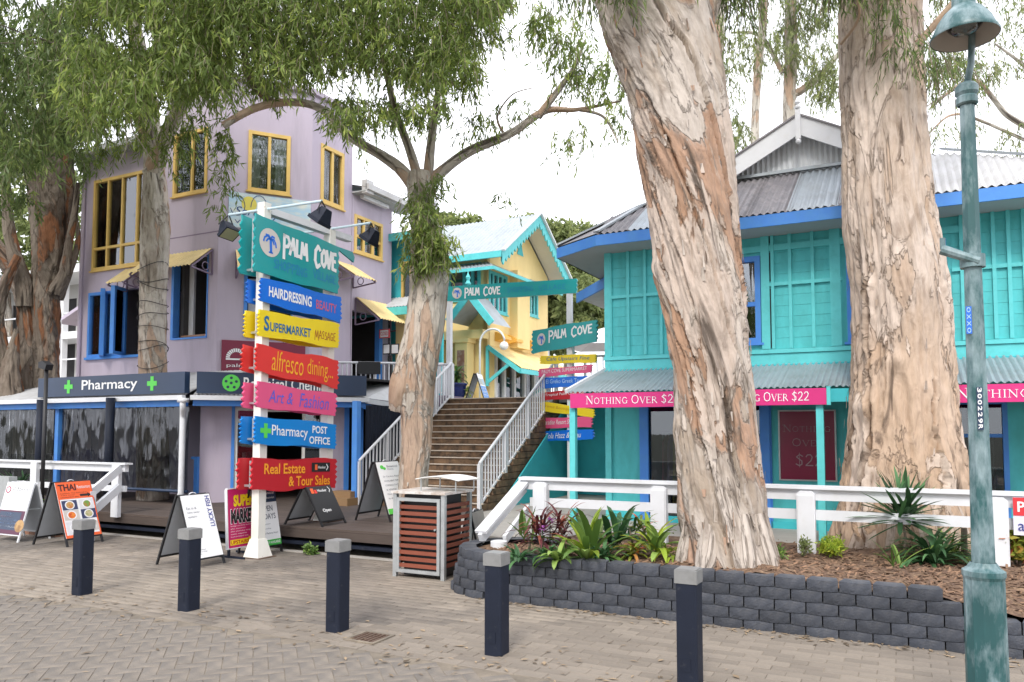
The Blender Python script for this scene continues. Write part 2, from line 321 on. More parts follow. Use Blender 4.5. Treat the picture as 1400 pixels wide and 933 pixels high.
# ------------------------------------------------------------------ lettering
_tc = {}
def text_geo(s, shear=0., bold=0.):
    key = (s, shear, bold)
    if key in _tc: return _tc[key]
    cu = bpy.data.curves.new('lettering_source', 'FONT'); cu.body = s; cu.shear = shear; cu.offset = bold; cu.fill_mode = 'FRONT'; cu.resolution_u = 3
    ob = bpy.data.objects.new('lettering_source', cu); COL.objects.link(ob); dg = bpy.context.evaluated_depsgraph_get()
    me = bpy.data.meshes.new_from_object(ob.evaluated_get(dg)); 
    V = [(v.co.x, v.co.y) for v in me.vertices]; Fs = [tuple(p.vertices) for p in me.polygons]
    bpy.data.objects.remove(ob); bpy.data.curves.remove(cu); bpy.data.meshes.remove(me)
    if not V: V = [(0, 0), (1, 0), (0, 1)]; Fs = []
    x0 = min(v[0] for v in V); x1 = max(v[0] for v in V); y0 = min(v[1] for v in V); y1 = max(v[1] for v in V)
    V = [((v[0] - x0) / (x1 - x0 + 1e-9), (v[1] - y0) / (y1 - y0 + 1e-9)) for v in V]
    _tc[key] = (V, Fs); return _tc[key]
def put(mb, geo, fn, off): 
    V, Fs = geo; mb.add([fn(v[0], v[1], off) for v in V], Fs)
def text(mb, s, fn, x0, x1, y0, y1, shear=0., bold=0., off=.004):
    V, Fs = text_geo(s, shear, bold); put(mb, ([(x0 + (x1 - x0) * v[0], y0 + (y1 - y0) * v[1]) for v in V], Fs), fn, off)
# hand-painted capitals: strokes on a 1 x 1 cell
GL = {'P': (.7, [[(.1, -.12), (.13, 1)], [(.08, .98), (.5, .95), (.66, .72), (.5, .5), (.13, .44)]]),
 'A': (.7, [[(0, 0), (.36, 1), (.62, 0)], [(.12, .36), (.52, .36)]]), 'L': (.55, [[(.1, 1), (.08, .03), (.5, .06)]]),
 'M': (.85, [[(.02, 0), (.16, 1), (.4, .3), (.62, 1), (.74, 0)]]), 'C': (.75, [[(.62, .85), (.4, 1), (.12, .75), (.08, .3), (.3, .0), (.6, .14)]]),
 'O': (.72, [[(.34, .98), (.08, .7), (.1, .2), (.36, .02), (.6, .3), (.58, .75), (.34, .98)]]), 'V': (.66, [[(0, 1), (.28, 0), (.58, 1)]]),
 'E': (.6, [[(.5, 1), (.1, .96), (.1, .03), (.52, .0)], [(.1, .52), (.42, .54)]]), 'S': (.6, [[(.5, .9), (.25, 1), (.08, .75), (.45, .4), (.4, .08), (.05, .08)]]),
 'H': (.68, [[(.08, 0), (.08, 1)], [(.56, 0), (.55, 1)], [(.08, .5), (.56, .52)]]), 'I': (.4, [[(.18, 0), (.18, 1)], [(0, 0), (.36, 0)], [(0, 1), (.36, 1)]]),
 'N': (.72, [[(.08, 0), (.08, 1), (.56, 0), (.57, 1)]]), 'G': (.75, [[(.6, .85), (.35, 1), (.08, .6), (.2, .05), (.58, .1), (.58, .42), (.38, .42)]]),
 'R': (.68, [[(.08, 0), (.08, 1), (.52, .85), (.45, .52), (.1, .48)], [(.25, .48), (.58, 0)]]), 'D': (.7, [[(.1, 0), (.1, 1), (.5, .8), (.55, .3), (.1, 0)]]),
 'U': (.68, [[(.08, 1), (.1, .15), (.35, 0), (.55, .2), (.56, 1)]]), 'T': (.65, [[(.3, 0), (.3, 1)], [(0, .98), (.6, 1)]]), 'Y': (.64, [[(0, 1), (.28, .5), (.56, 1)], [(.28, .5), (.26, 0)]]),
 'K': (.66, [[(.08, 0), (.08, 1)], [(.52, 1), (.1, .45), (.56, 0)]]), 'F': (.58, [[(.1, 0), (.1, 1), (.5, .98)], [(.1, .55), (.4, .56)]]), ' ': (.4, [])}
def strokes(mb, lines, fn, wd, off=.004, asp=1.):
    for pl in lines:
        for i in range(len(pl) - 1):
            (x0, y0), (x1, y1) = pl[i], pl[i + 1]; dx, dy = (x1 - x0) * asp, y1 - y0; l = sqrt(dx * dx + dy * dy) or 1
            nx, ny = -dy / l * wd / 2, dx / l * wd / 2; ex, ey = dx / l * wd * .3, dy / l * wd * .3
            c = [(x0 + (nx - ex) / asp, y0 + ny - ey), (x0 - (nx + ex) / asp, y0 - ny - ey), (x1 - (nx - ex) / asp, y1 - ny + ey), (x1 + (nx + ex) / asp, y1 + ny + ey)]
            mb.add([fn(a, b_, off + i * .0004) for a, b_ in c], [(0, 1, 2, 3)])
def hand(mb, s, fn, x0, x1, y0, y1, wd=.16, big=(0,), asp=2., jit=.06, off=.004, seed=1):
    rd = random.Random(seed); tot = sum(GL[c][0] * (1.12 if i in big else 1) for i, c in enumerate(s)); x = 0; h = y1 - y0
    for i, c in enumerate(s):
        a, st = GL[c]; k = 1.12 if i in big else 1; dy = rd.uniform(-jit, jit); kk = 1.25 if i in big else 1
        out = [[(x0 + (x1 - x0) * (x + px_ * k) / tot, y0 + h * (py_ * kk * .8 + dy + (.0 if i in big else .12))) for px_, py_ in pl] for pl in st]
        strokes(mb, out, fn, wd * h, off, asp); x += a * k
# serif capitals (thick and thin strokes plus serif bars): (advance, [(points, weight)], serifs [(x, y)])
SG = {'N': (.95, [([(.14, 0), (.14, 1)], .06), ([(.14, 1), (.74, 0)], .14), ([(.74, 0), (.74, 1)], .06)], [(.14, 0), (.1, 1), (.74, 1)]),
 'O': (.95, [([(.43, 1), (.17, .86), (.08, .5), (.17, .14), (.43, 0)], .1), ([(.43, 0), (.7, .14), (.79, .5), (.7, .86), (.43, 1)], .1)], []),
 'T': (.8, [([(.38, 0), (.38, 1)], .14), ([(.04, .97), (.72, .97)], .06), ([(.05, .97), (.05, .8)], .05), ([(.71, .97), (.71, .8)], .05)], [(.38, 0)]),
 'H': (.95, [([(.16, 0), (.16, 1)], .14), ([(.72, 0), (.72, 1)], .14), ([(.16, .52), (.72, .52)], .06)], [(.16, 0), (.16, 1), (.72, 0), (.72, 1)]),
 'I': (.45, [([(.2, 0), (.2, 1)], .14)], [(.2, 0), (.2, 1)]), 'G': (.95, [([(.76, .8), (.55, .97), (.3, .95), (.1, .5), (.3, .05), (.6, .03), (.74, .12)], .1), ([(.74, .06), (.74, .42)], .14)], [(.74, .44)]),
 'V': (.88, [([(.08, 1), (.42, 0)], .14), ([(.42, 0), (.74, 1)], .06)], [(.08, 1), (.74, 1)]), 'E': (.78, [([(.16, 0), (.16, 1)], .14), ([(.1, .03), (.66, .03)], .06), ([(.1, .97), (.62, .97)], .06), ([(.16, .52), (.5, .52)], .06), ([(.66, .0), (.66, .2)], .05), ([(.62, .82), (.62, 1)], .05)], []),
 'R': (.88, [([(.16, 0), (.16, 1)], .14), ([(.16, .97), (.5, .95), (.62, .75), (.5, .54), (.16, .5)], .08), ([(.36, .5), (.76, .02)], .13)], [(.16, 0)]),
 '$': (.7, [([(.56, .82), (.34, .97), (.12, .76), (.5, .42), (.5, .14), (.32, .02), (.08, .16)], .1), ([(.33, -.12), (.33, 1.12)], .05)], []),
 '2': (.68, [([(.1, .78), (.2, .95), (.42, .97), (.54, .75), (.44, .45), (.08, .05)], .1), ([(.08, .04), (.58, .04)], .1)], []), ' ': (.45, [], [])}
def serif(mb, s, fn, x0, x1, y0, y1, asp, off=.004, bigs=None):
    words = s.split(' '); sc_ = []; first = True
    for c in s:
        sc_.append(1.0 if (first or c in '$2') else .78); first = (c == ' ')
    tot = sum(SG[c][0] * k for c, k in zip(s, sc_)); x = 0; h = y1 - y0
    for c, k in zip(s, sc_):
        adv, st, sf = SG[c]; m_ = lambda p: (x0 + (x1 - x0) * (x + p[0] * k) / tot, y0 + h * p[1] * k)
        for pl, w_ in st: strokes(mb, [[m_(p) for p in pl]], fn, w_ * h * k * .9, off, asp)
        for p in sf: strokes(mb, [[m_((p[0] - .12, p[1])), m_((p[0] + .12, p[1]))]], fn, .05 * h * k, off, asp)
        x += adv * k
def palm(mb, fn, cx, cy, r, asp):   # palm tree emblem drawn with fronds and a curved trunk
    m_ = lambda x, y: (cx + x * r / asp, cy + y * r)
    strokes(mb, [[m_(.12, -.75), m_(.05, .25)]], fn, .26 * r, .006, asp)
    strokes(mb, [[m_(-.1, -.78), m_(.3, -.78)]], fn, .12 * r, .006, asp)
    for fr in ([(.05, .3), (-.3, .5), (-.6, .3), (-.7, .0)], [(.05, .3), (-.15, .55), (-.45, .55)], [(.05, .3), (.2, .55), (.45, .5)], [(.05, .3), (.4, .35), (.6, .05), (.65, -.25)], [(.05, .3), (.3, .2), (.42, -.05)], [(.05, .3), (-.25, .25), (-.4, .05)]):
        strokes(mb, [[m_(*p) for p in fr]], fn, .15 * r, .006, asp)
def disc(mb, fn, cx, cy, r, asp, off=.003, n=22): mb.add([fn(cx + cos(2 * pi * k / n) * r / asp, cy + sin(2 * pi * k / n) * r, off) for k in range(n)], [tuple(range(n))])
def rect(mb, fn, x0, x1, y0, y1, off=.003): mb.add([fn(x0, y0, off), fn(x1, y0, off), fn(x1, y1, off), fn(x0, y1, off)], [(0, 1, 2, 3)])
def cross(mb, fn, cx, cy, r, asp, off=.004):
    a = r * .33; pts = [(-a, -r), (a, -r), (a, -a), (r, -a), (r, a), (a, a), (a, r), (-a, r), (-a, a), (-r, a), (-r, -a), (-a, -a)]
    mb.add([fn(cx + x / asp, cy + y, off) for x, y in pts], [tuple(range(12))])
def plane_fn(O, X, Y, Nn):           # maps unit x,y on a panel to street space
    O, X, Y = Vector(O), Vector(X), Vector(Y); Nn = Vector(Nn).normalized()
    return lambda x, y, off=0.: tuple(O + X * x + Y * y + Nn * off)

# ================================================================== SETTING
# ground sheet, footpath, road, terrace
g = MB(); g.quad((-400, -300, -.06), (400, -300, -.06), (400, 500, -.06), (-400, 500, -.06)); struct('ground', g, M['ground'])
KT = 5.2                                            # joint between road and footpath
def gravel_z(s, t): return .012 * noise.noise(Vector((s * .7, t * .7, 0)))
path = Thing('footpath', None, None, (-5, 7, 0), kind='structure')
b = MB(); b.box(-26, 12, KT, 9.6, -.05, -.003); path.part('path_base', b, M['joint'], kind='stuff')
road = Thing('road', None, None, (-4, 4, 0), kind='structure')
b = MB(); b.box(-26, 12, -14, KT, -.055, -.004); road.part('road_base', b, M['joint'], kind='stuff')
def paver_mesh(nm, l, w_, m):
    mb = MB(); e = .004; h = .045
    lo = [(-l / 2, -w_ / 2), (l / 2, -w_ / 2), (l / 2, w_ / 2), (-l / 2, w_ / 2)]; hi = [(x * (1 - 2 * e / l), y * (1 - 2 * e / w_)) for x, y in lo]
    mb.add([(x, y, -h) for x, y in lo] + [(x, y, -.0035) for x, y in lo] + [(x, y, 0) for x, y in hi],
           [(8, 9, 10, 11)] + [(i, (i + 1) % 4, (i + 1) % 4 + 4, i + 4) for i in range(4)] + [(i + 4, (i + 1) % 4 + 4, (i + 1) % 4 + 8, i + 8) for i in range(4)])
    return make_mesh(nm, mb, m)
def lay(th, s0, s1, t0, t1, l, w_, m, inside, zoff=0., near=(-3, 6), herring=False, gap=.005, zlift=.002):
    pm = paver_mesh('paver', l - gap, w_ - gap, m); cells = []
    if not herring:
        row = 0; t = t0 + w_ / 2
        while t < t1:
            s = s0 + (l / 2 if row % 2 else 0)
            while s < s1: cells.append((s, t, 0)); s += l
            t += w_; row += 1
    else:                                              # 45 degree zigzag bond
        k = w_; n_ = int(max(s1 - s0, t1 - t0) / k) + 4
        for i in range(-n_, n_):
            for j in range(-n_ // 1, n_):
                r_ = (i + j) % 4
                if r_ == 0: cells.append((i * k + k, j * k + k / 2, 0))
                elif (i - j) % 4 == 2 and r_ == 2: pass
        c45 = []
        for i in range(-n_, n_):
            for j in range(-n_, n_):
                m4 = (i - j) % 4
                if m4 == 0: c45.append((i * k + k, j * k + k / 2, 0))          # horizontal
                elif m4 == 3: c45.append((i * k + k / 2, j * k + k, pi / 2))    # vertical: cells (i,j),(i,j+1)
        cells = []
        for x, y, r_ in c45:
            cells.append(((s0 + s1) / 2 + x * .7071 - y * .7071, (t0 + t1) / 2 + x * .7071 + y * .7071, r_ + pi / 4))
        cells = [c for c in cells if s0 < c[0] < s1 and t0 < c[1] < t1]
    cells = [c for c in cells if inside(c[0], c[1])]
    def key(c):
        X, Y, _ = world(c[0], c[1], 0)
        if Y < 1 or abs(X / Y) > .70: return 1e6 + Y
        if (-SA * Y - CA * H) / (CA * Y - SA * H) < -.402: return 1e5 + Y   # just under the lower edge of the view
        return Y
    cells.sort(key=key); V = []; Fc = []; R = []
    base = np.array([v.co[:] for v in pm.vertices]); fcs = [tuple(p.vertices) for p in pm.polygons]
    for i, (s, t, r_) in enumerate(cells):
        z = gravel_z(s, t) * .2 + zlift - (.0012 if herring else 0) + random.uniform(-.0018, .0018) + zoff; tx, ty = random.gauss(0, .006), random.gauss(0, .006)
        if i < 300: th.piece('paver', pm, (s, t, z), (tx, ty, r_ + random.gauss(0, .004)))
        else:
            cr_, sr_ = cos(r_), sin(r_); o = len(V)
            P_ = base.copy(); x = P_[:, 0] * cr_ - P_[:, 1] * sr_ + s; y = P_[:, 0] * sr_ + P_[:, 1] * cr_ + t; zz = P_[:, 2] + z + (y - t) * tx - (x - s) * ty
            V.extend(zip(x, y, zz)); Fc.extend([[k + o for k in f] for f in fcs]); R.extend([random.random()] * len(fcs))
    me = np_mesh('paving', V, Fc, m, th.loc, rnd=R); o = bpy.data.objects.new('paving', me); COL.objects.link(o); o.parent = th.o; o['kind'] = 'stuff'
M['roadpaver'] = mat('grey_concrete_road_paver', (.15, .134, .118), .9, var=.22, scale=5, bump=.5, bscale=70, rnd=.07, c2=(.24, .195, .145), c2amt=.7, c2scale=.6)
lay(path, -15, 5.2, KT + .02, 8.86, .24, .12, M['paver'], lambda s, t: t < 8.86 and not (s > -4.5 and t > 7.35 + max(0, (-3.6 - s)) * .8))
lay(road, -12.5, 3.2, 2.2, KT - .02, .225, .1125, M['roadpaver'], lambda s, t: KT - .05 > t, herring=True)
# drift of sand and leaf litter along the joint
lit = MB(); 
for i in range(1300):
    if i < 700: s = random.uniform(-13, 4); t = KT + random.gauss(.15, .28)
    elif i < 1050: s = random.uniform(-4.2, 4.5); t = 7.33 - abs(random.gauss(0, .12))
    else: s = random.uniform(-14, 4); t = random.uniform(3, 8.7)
    a = random.uniform(0, pi); l = random.uniform(.012, .05); q = l * random.uniform(.15, .5); z = .006 + random.uniform(0, .006)
    ca_, sa_ = cos(a), sin(a); lit.add([(s - ca_ * l, t - sa_ * l, z), (s + sa_ * q, t - ca_ * q, z + .004), (s + ca_ * l, t + sa_ * l, z + .002), (s - sa_ * q, t + ca_ * q, z + .003)], [(0, 1, 2, 3)], random.random())
single('leaf_litter', lit, mat('dry_leaf_litter', (.22, .16, .1), .9, var=.3, rnd=.6), 'dry brown leaves and bark scraps scattered over the pavers and along the planter wall', 'leaf litter', (-5, 6, 0), kind='stuff')
# terrace slab and decks
b = MB(); b.box(-4.55, 9, 9.05, 16.3, .0, .36); b.box(-6.7, -4.55, 9.35, 16.3, 0, .358); b.box(-9.6, -6.7, 12.0, 12.6, 0, .357)
b.add([(-4.95, 9.0, 0), (-4.5, 9.0, 0), (-4.5, 9.35, .356), (-4.95, 9.35, .356), (-4.5, 9.0, -.05), (-4.95, 9.0, -.05), (-4.95, 9.35, 0), (-4.5, 9.35, 0)], [(0, 1, 2, 3), (0, 3, 6, 5), (1, 4, 7, 2)])
struct('terrace', b, M['concrete'])
b = MB(); b.box(-40, -6.7, 12.6, 15.5, .0, .355); b.box(-40, -19, 8.9, 12.6, 0, .34); struct('verandah_floor', b, M['darkwood'])
b = MB(); b.box(-40, -9.5, 15.5, 60, 0, 2.5); b.box(-9.5, 30, 15.6, 60, 2.4, 2.515); struct('upper_terrace', b, M['concrete'])
b = MB(); b.box(-6.7, 30, 16.3, 16.5, .36, 2.39); struct('retaining_wall', b, M['tealwall'])
# timber deck with two low steps
deck = Thing('timber_deck', 'low dark timber deck in front of the pharmacy with a shadowy gap underneath', 'deck', (-9, 9, 0))
DE = 8.98
for i in range(26):
    t0 = DE + i * .14
    b = MB(); b.box(-19, -5.75 if t0 < 9.3 else -6.7, t0 + .003, t0 + .134, .325, .36); deck.part('board', b, M['darkwood'])
b = MB(); b.box(-19, -5.75, DE - .005, DE + .035, .2, .322); deck.part('edge_beam', b, M['darkwood'])
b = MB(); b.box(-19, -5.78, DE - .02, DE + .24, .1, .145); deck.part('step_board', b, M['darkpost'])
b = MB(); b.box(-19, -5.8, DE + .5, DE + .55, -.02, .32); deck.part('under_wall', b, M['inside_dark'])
b = MB(); b.box(-19, -5.8, 8.86, 8.96, -.02, .012); struct('path_edging', b, M['concrete'])

# ================================================================== BUILDING HELPERS
def wf(Pp, D):                                       # (along, z, out) -> street space on a wall plane
    out = (D[1], -D[0])
    return lambda a, z, o=0.: (Pp[0] + D[0] * a + out[0] * o, Pp[1] + D[1] * a + out[1] * o, z)
def fbox(mb, f, a0, a1, z0, z1, o0, o1):
    v = [f(a, z, o) for z in (z0, z1) for o in (o1, o0) for a in (a0, a1)]
    mb.add(v, [(0, 2, 3, 1), (4, 5, 7, 6), (0, 1, 5, 4), (2, 6, 7, 3), (0, 4, 6, 2), (1, 3, 7, 5)])
def wall(mb, f, a0, a1, z0, z1, holes=(), th=.15):
    xs = sorted({a0, a1, *[h[0] for h in holes], *[h[1] for h in holes]}); zs = sorted({z0, z1, *[h[2] for h in holes], *[h[3] for h in holes]})
    solid = lambda i, j: 0 <= i < len(xs) - 1 and 0 <= j < len(zs) - 1 and not any(h[0] - 1e-6 <= xs[i] and xs[i + 1] <= h[1] + 1e-6 and h[2] - 1e-6 <= zs[j] and zs[j + 1] <= h[3] + 1e-6 for h in holes)
    for i in range(len(xs) - 1):
        for j in range(len(zs) - 1):
            if not solid(i, j): continue
            x0, x1, y0, y1 = xs[i], xs[i + 1], zs[j], zs[j + 1]
            mb.quad(f(x0, y0), f(x1, y0), f(x1, y1), f(x0, y1)); mb.quad(f(x1, y0, -th), f(x0, y0, -th), f(x0, y1, -th), f(x1, y1, -th))
            if not solid(i - 1, j): mb.quad(f(x0, y0, -th), f(x0, y0), f(x0, y1), f(x0, y1, -th))
            if not solid(i + 1, j): mb.quad(f(x1, y0), f(x1, y0, -th), f(x1, y1, -th), f(x1, y1))
            if not solid(i, j - 1): mb.quad(f(x0, y0, -th), f(x1, y0, -th), f(x1, y0), f(x0, y0))
            if not solid(i, j + 1): mb.quad(f(x0, y1), f(x1, y1), f(x1, y1, -th), f(x0, y1, -th))
def window(T, f, a0, a1, z0, z1, fm, splits=(.5,), trans=(), fw=.07, pane='glass', curtain=False, proud=.03, sill=True, name='window', back=True):
    mb = MB(); fbox(mb, f, a0, a0 + fw, z0, z1, -.07, proud); fbox(mb, f, a1 - fw, a1, z0, z1, -.07, proud)
    fbox(mb, f, a0 + fw, a1 - fw, z0, z0 + fw, -.07, proud - .002); fbox(mb, f, a0 + fw, a1 - fw, z1 - fw, z1, -.07, proud - .002)
    if sill: fbox(mb, f, a0 - .04, a1 + .04, z0 - .035, z0 - .001, -.05, proud + .03)
    fr = T.part(name, mb, M[fm])
    ed = [a0] + [a0 + (a1 - a0) * q for q in splits] + [a1]
    for q in ed[1:-1]:
        m2 = MB(); fbox(m2, f, q - fw * .4, q + fw * .4, z0 + fw, z1 - fw, -.06, proud - .012); T.part('mullion', m2, M[fm], fr)
    for q in trans:
        zq = z0 + (z1 - z0) * q; m2 = MB(); fbox(m2, f, a0 + fw, a1 - fw, zq - fw * .4, zq + fw * .4, -.058, proud - .015); T.part('transom', m2, M[fm], fr)
    for i in range(len(ed) - 1):
        m3 = MB(); fbox(m3, f, ed[i] + fw * .45, ed[i + 1] - fw * .45, z0 + fw * .9, z1 - fw * .9, -.035, -.028); T.part('pane', m3, M[pane], fr)
    if curtain:
        for (c0, c1) in ((a0 + fw, a0 + (a1 - a0) * .3), (a1 - (a1 - a0) * .34, a1 - fw)):
            m4 = MB(); n_ = 14
            for i in range(n_):
                x0 = c0 + (c1 - c0) * i / n_; x1 = c0 + (c1 - c0) * (i + 1) / n_; o0 = -.14 - .03 * (i % 2); o1 = -.14 - .03 * ((i + 1) % 2)
                m4.quad(f(x0, z0 + .03, o0), f(x1, z0 + .03, o1), f(x1, z1 - .05, o1), f(x0, z1 - .05, o0))
            T.part('curtain', m4, M['curtain'], fr)
    return fr
def corr(mb, A, B, C, D, pitch=.085, amp=.012, rows=1):  # corrugated sheet: lower edge A-B, upper edge D-C
    A, B, C, D = map(Vector, (A, B, C, D)); n_ = max(2, int((B - A).length / pitch * 4)); nn = (B - A).cross(D - A)
    if nn.length < 1e-6: nn = (B - A).cross(C - A)
    nn = nn.normalized()
    if nn.z < 0: nn = -nn
    vs_ = []; 
    for i in range(n_ + 1):
        k = i / n_; o = nn * amp * cos(2 * pi * k * (B - A).length / pitch)
        vs_ += [tuple(A.lerp(B, k) + o), tuple(D.lerp(C, k) + o)]
    mb.add(vs_, [(2 * i, 2 * i + 2, 2 * i + 3, 2 * i + 1) for i in range(n_)])
    return mb
def awning(T, f, a0, a1, zt, zb, proj, name='awning'):
    aw = T.part(name, corr(MB(), f(a0, zb, proj), f(a1, zb, proj), f(a1, zt, .02), f(a0, zt, .02), .115, .017), M['cream_roof'])
    for a in (a0 + .02, a1 - .02):
        mb = MB(); mb.bar(f(a, zb - .03, proj - .03), f(a, zt - .03, .02), .03); mb.bar(f(a, zb - .04, proj - .03), f(a, zb - .12, .02), .03); mb.bar(f(a, zt - .05, .02), f(a, zb - .12, .02), .03)
        zc, oc = zb * .72 + zt * .28 - .09, proj * .33; r_ = min(.09, (zt - zb) * .28)
        mb.tube([f(a, zc + r_ * sin(k * pi / 7), oc + r_ * cos(k * pi / 7)) for k in range(15)], .012, 5)
        T.part('bracket', mb, M['purple_trim'], aw)

# ================================================================== TURQUOISE BUILDING
tb = Thing('turquoise_shop', 'two storey turquoise timber shop building with blue fascia and grey corrugated roof', 'building', (-1, 14, .36))
f = wf((0, 12.0), (1, 0)); sx = lambda px, py=450: at_t(px, py, 12.0)[0]
WL, WR = -4.34, 4.6; ZB = 2.78; ZT = 4.92
gl_h = [(sx(877, 640), sx(1056, 640), .36, 2.25), (sx(1296, 640), sx(1380, 640), .5, 2.2)]
w1 = (sx(958), sx(1041), 3.1, 4.42); w2 = (sx(1159), sx(1297), 3.05, 4.4)
b = MB(); wall(b, f, WL, WR, .36, ZT, gl_h + [w1, w2]); fl = wf((WL, 18.0), (0, -1))
wall(b, wf((WL, 18), (0, -1)), 0, 5.85, .36, ZT); b.box(WR - .15, WR, 12.15, 18, .36, ZT); b.box(WL + .15, WR - .15, 17.85, 18, .36, ZT)
tb.part('wall', b, M['teal'])
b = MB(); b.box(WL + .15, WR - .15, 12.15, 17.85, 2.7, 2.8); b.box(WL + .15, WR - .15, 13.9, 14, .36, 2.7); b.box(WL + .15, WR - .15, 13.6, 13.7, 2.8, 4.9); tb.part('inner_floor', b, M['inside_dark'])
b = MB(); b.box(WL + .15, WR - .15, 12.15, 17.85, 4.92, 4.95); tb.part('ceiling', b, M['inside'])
segs = [(WL, w1[0] - .05), (w1[1] + .1, w2[0] - .06), (w2[1] + .06, WR)]
for a0, a1 in segs:                                      # weatherboards
    for i in range(12):
        z0 = 3.0 + i * .16
        b = MB(); v = [f(a0, z0, .0085), f(a1, z0, .0085), f(a1, z0 + .157, .004), f(a0, z0 + .157, .006), f(a0, z0, .001), f(a1, z0, .001)]
        b.add(v, [(0, 1, 2, 3), (4, 5, 1, 0)]); tb.part('weatherboard', b, M['teal'])
def batten(px0, z0, z1, wd=.05, m='teal_light', pr_=.05):
    a = px0 if abs(px0) < 20 else sx(px0); b = MB(); fbox(b, f, a - wd / 2, a + wd / 2, z0, z1, .0, pr_); tb.part('batten', b, M[m])
for px in (836, 860, 883, 905, 1058, 1082, 1113, 1139, 1146, 1318, 1343, 1362, 1383, 1404): batten(px, 3.0, ZT - .03, .045 if px not in (1146,) else .1)
for px in (1048,): batten(px, 3.0, ZT - .03, .12)
for a0, a1 in segs: b = MB(); fbox(b, f, a0, a1, 3.94, 3.99, .0, .045); tb.part('mid_rail', b, M['teal_light'])
b = MB(); fbox(b, f, w1[0] - .3, w2[1] + .3, 4.47, 4.56, 0, .043); tb.part('head_rail', b, M['teal_light'])
b = MB(); fbox(b, f, WL - .03, WR, 2.93, 2.99, 0, .075); tb.part('sill_rail', b, M['teal_light'])
b = MB(); fbox(b, f, WL - .01, WR, 2.6, 2.925, 0, .05); tb.part('band_board', b, M['teal_light'])
b = MB(); fbox(b, f, WL - .02, WL + .08, .36, ZT - .02, -.1, .056); tb.part('corner_board', b, M['teal_light'])
for px in (1053, 1142, 1326):
    a = sx(px); b = MB(); fbox(b, f, a - .022, a + .022, 3.02, 3.9, .0, .024); fbox(b, f, a - .022, a + .022, 4.02, 4.45, .0, .024); fbox(b, f, a - .02, a + .02, 4.6, 4.8, .0, .024); tb.part('louvre_slot', b, M['inside_dark'])
window(tb, f, *w1, 'blue', (.5,), (.45,), .08, curtain=False); window(tb, f, *w2, 'blue', (.33, .66), (.4,), .08, curtain=True)
fr = window(tb, f, *gl_h[0], 'blue', (.33, .62), (), .09, 'shopglass', sill=False, name='shopfront'); window(tb, f, *gl_h[1], 'blue', (), (.72,), .06, 'shopglass', sill=False, name='shopfront')
for px in (882, 1047): b = MB(); a = sx(px, 640); fbox(b, f, a - .07, a + .07, .36, 2.25, 0, .06); tb.part('door_post', b, M['blue'])
b = MB(); fbox(b, f, WL, WR, .36, .46, 0, .03); tb.part('plinth', b, M['tealwall'])
# poster with lettering in a thin frame
a0, _, zt = at_t(1066, 563, 12); a1, _, zb = at_t(1143, 657, 12)
T = Thing('window_poster', 'maroon framed poster with faint grey words under the turquoise awning', 'poster', f((a0 + a1) / 2, zb, .03))
b = MB(); fbox(b, f, a0, a1, zb, zt, .002, .03); T.part('panel', b, M['maroon'])
b = MB(); fbox(b, f, a0 - .02, a0, zb, zt, 0, .045); fbox(b, f, a1, a1 + .02, zb, zt, 0, .045); fbox(b, f, a0 - .02, a1 + .02, zt, zt + .02, 0, .044); fbox(b, f, a0 - .02, a1 + .02, zb - .02, zb, 0, .044); T.part('frame', b, M['steel'])
pf = lambda x, y, o=0.: f(a0 + (a1 - a0) * x, zb + (zt - zb) * y, .031 + o)
for w_, x0_, x1_, y0_, y1_ in (('NOTHING', .06, .94, .7, .8), ('OVER', .22, .82, .49, .6), ('$22', .27, .8, .2, .37)): b = MB(); serif(b, w_, pf, x0_, x1_, y0_, y1_, .8); T.part('lettering', b, P('faded_grey_print', (.3, .2, .22)))
# lean-to awning in front
ZA, TA = 2.36, 10.75
slA, slB = (-4.45, -.9), (.42, 4.6)
aw = Thing('verandah_awning', 'corrugated verandah awning along the turquoise shop front on slim turquoise posts', 'awning', (-1, 11.3, .36))
s_ = -4.5
while s_ < 4.5:
    b = MB(); fr_ = TA - .03
    corr(b, (s_, fr_, ZA), (s_ + .77, fr_, ZA), (s_ + .77, 11.99, ZB), (max(s_, -4.36) if s_ < -4.4 else s_, 11.99, ZB), .078, .014); aw.part('roof_sheet', b, M['roof_pale']); s_ += .765
b = MB(); b.bar((-4.52, TA - .05, ZA + .015), (-4.36, 12, ZB + .02), .05, .06); aw.part('verge_trim', b, M['white'])
b = MB(); b.box(-4.4, 4.5, TA + .02, TA + .1, ZA - .13, ZA - .03); b.box(-4.4, 4.5, 11.9, 11.94, ZB - .12, ZB - .02); aw.part('beam', b, M['tealwall'])
b = MB(); b.box(slA[1] + .02, slB[0] - .02, TA - .02, TA + .018, ZA - .2, ZA - .03); aw.part('beam', b, M['tealwall'])
for s_ in np.arange(-4.3, 4.4, .8): b = MB(); b.bar((s_, TA + .1, ZA - .07), (s_, 11.95, ZB - .07), .04, .07); aw.part('rafter', b, M['teal'])
for s_ in (-4.44, -.99, .47, 4.4): b = MB(); b.box(s_ - .045, s_ + .045, TA - .01, TA + .08, .36, ZA - .135); aw.part('post', b, M['teal_light'])
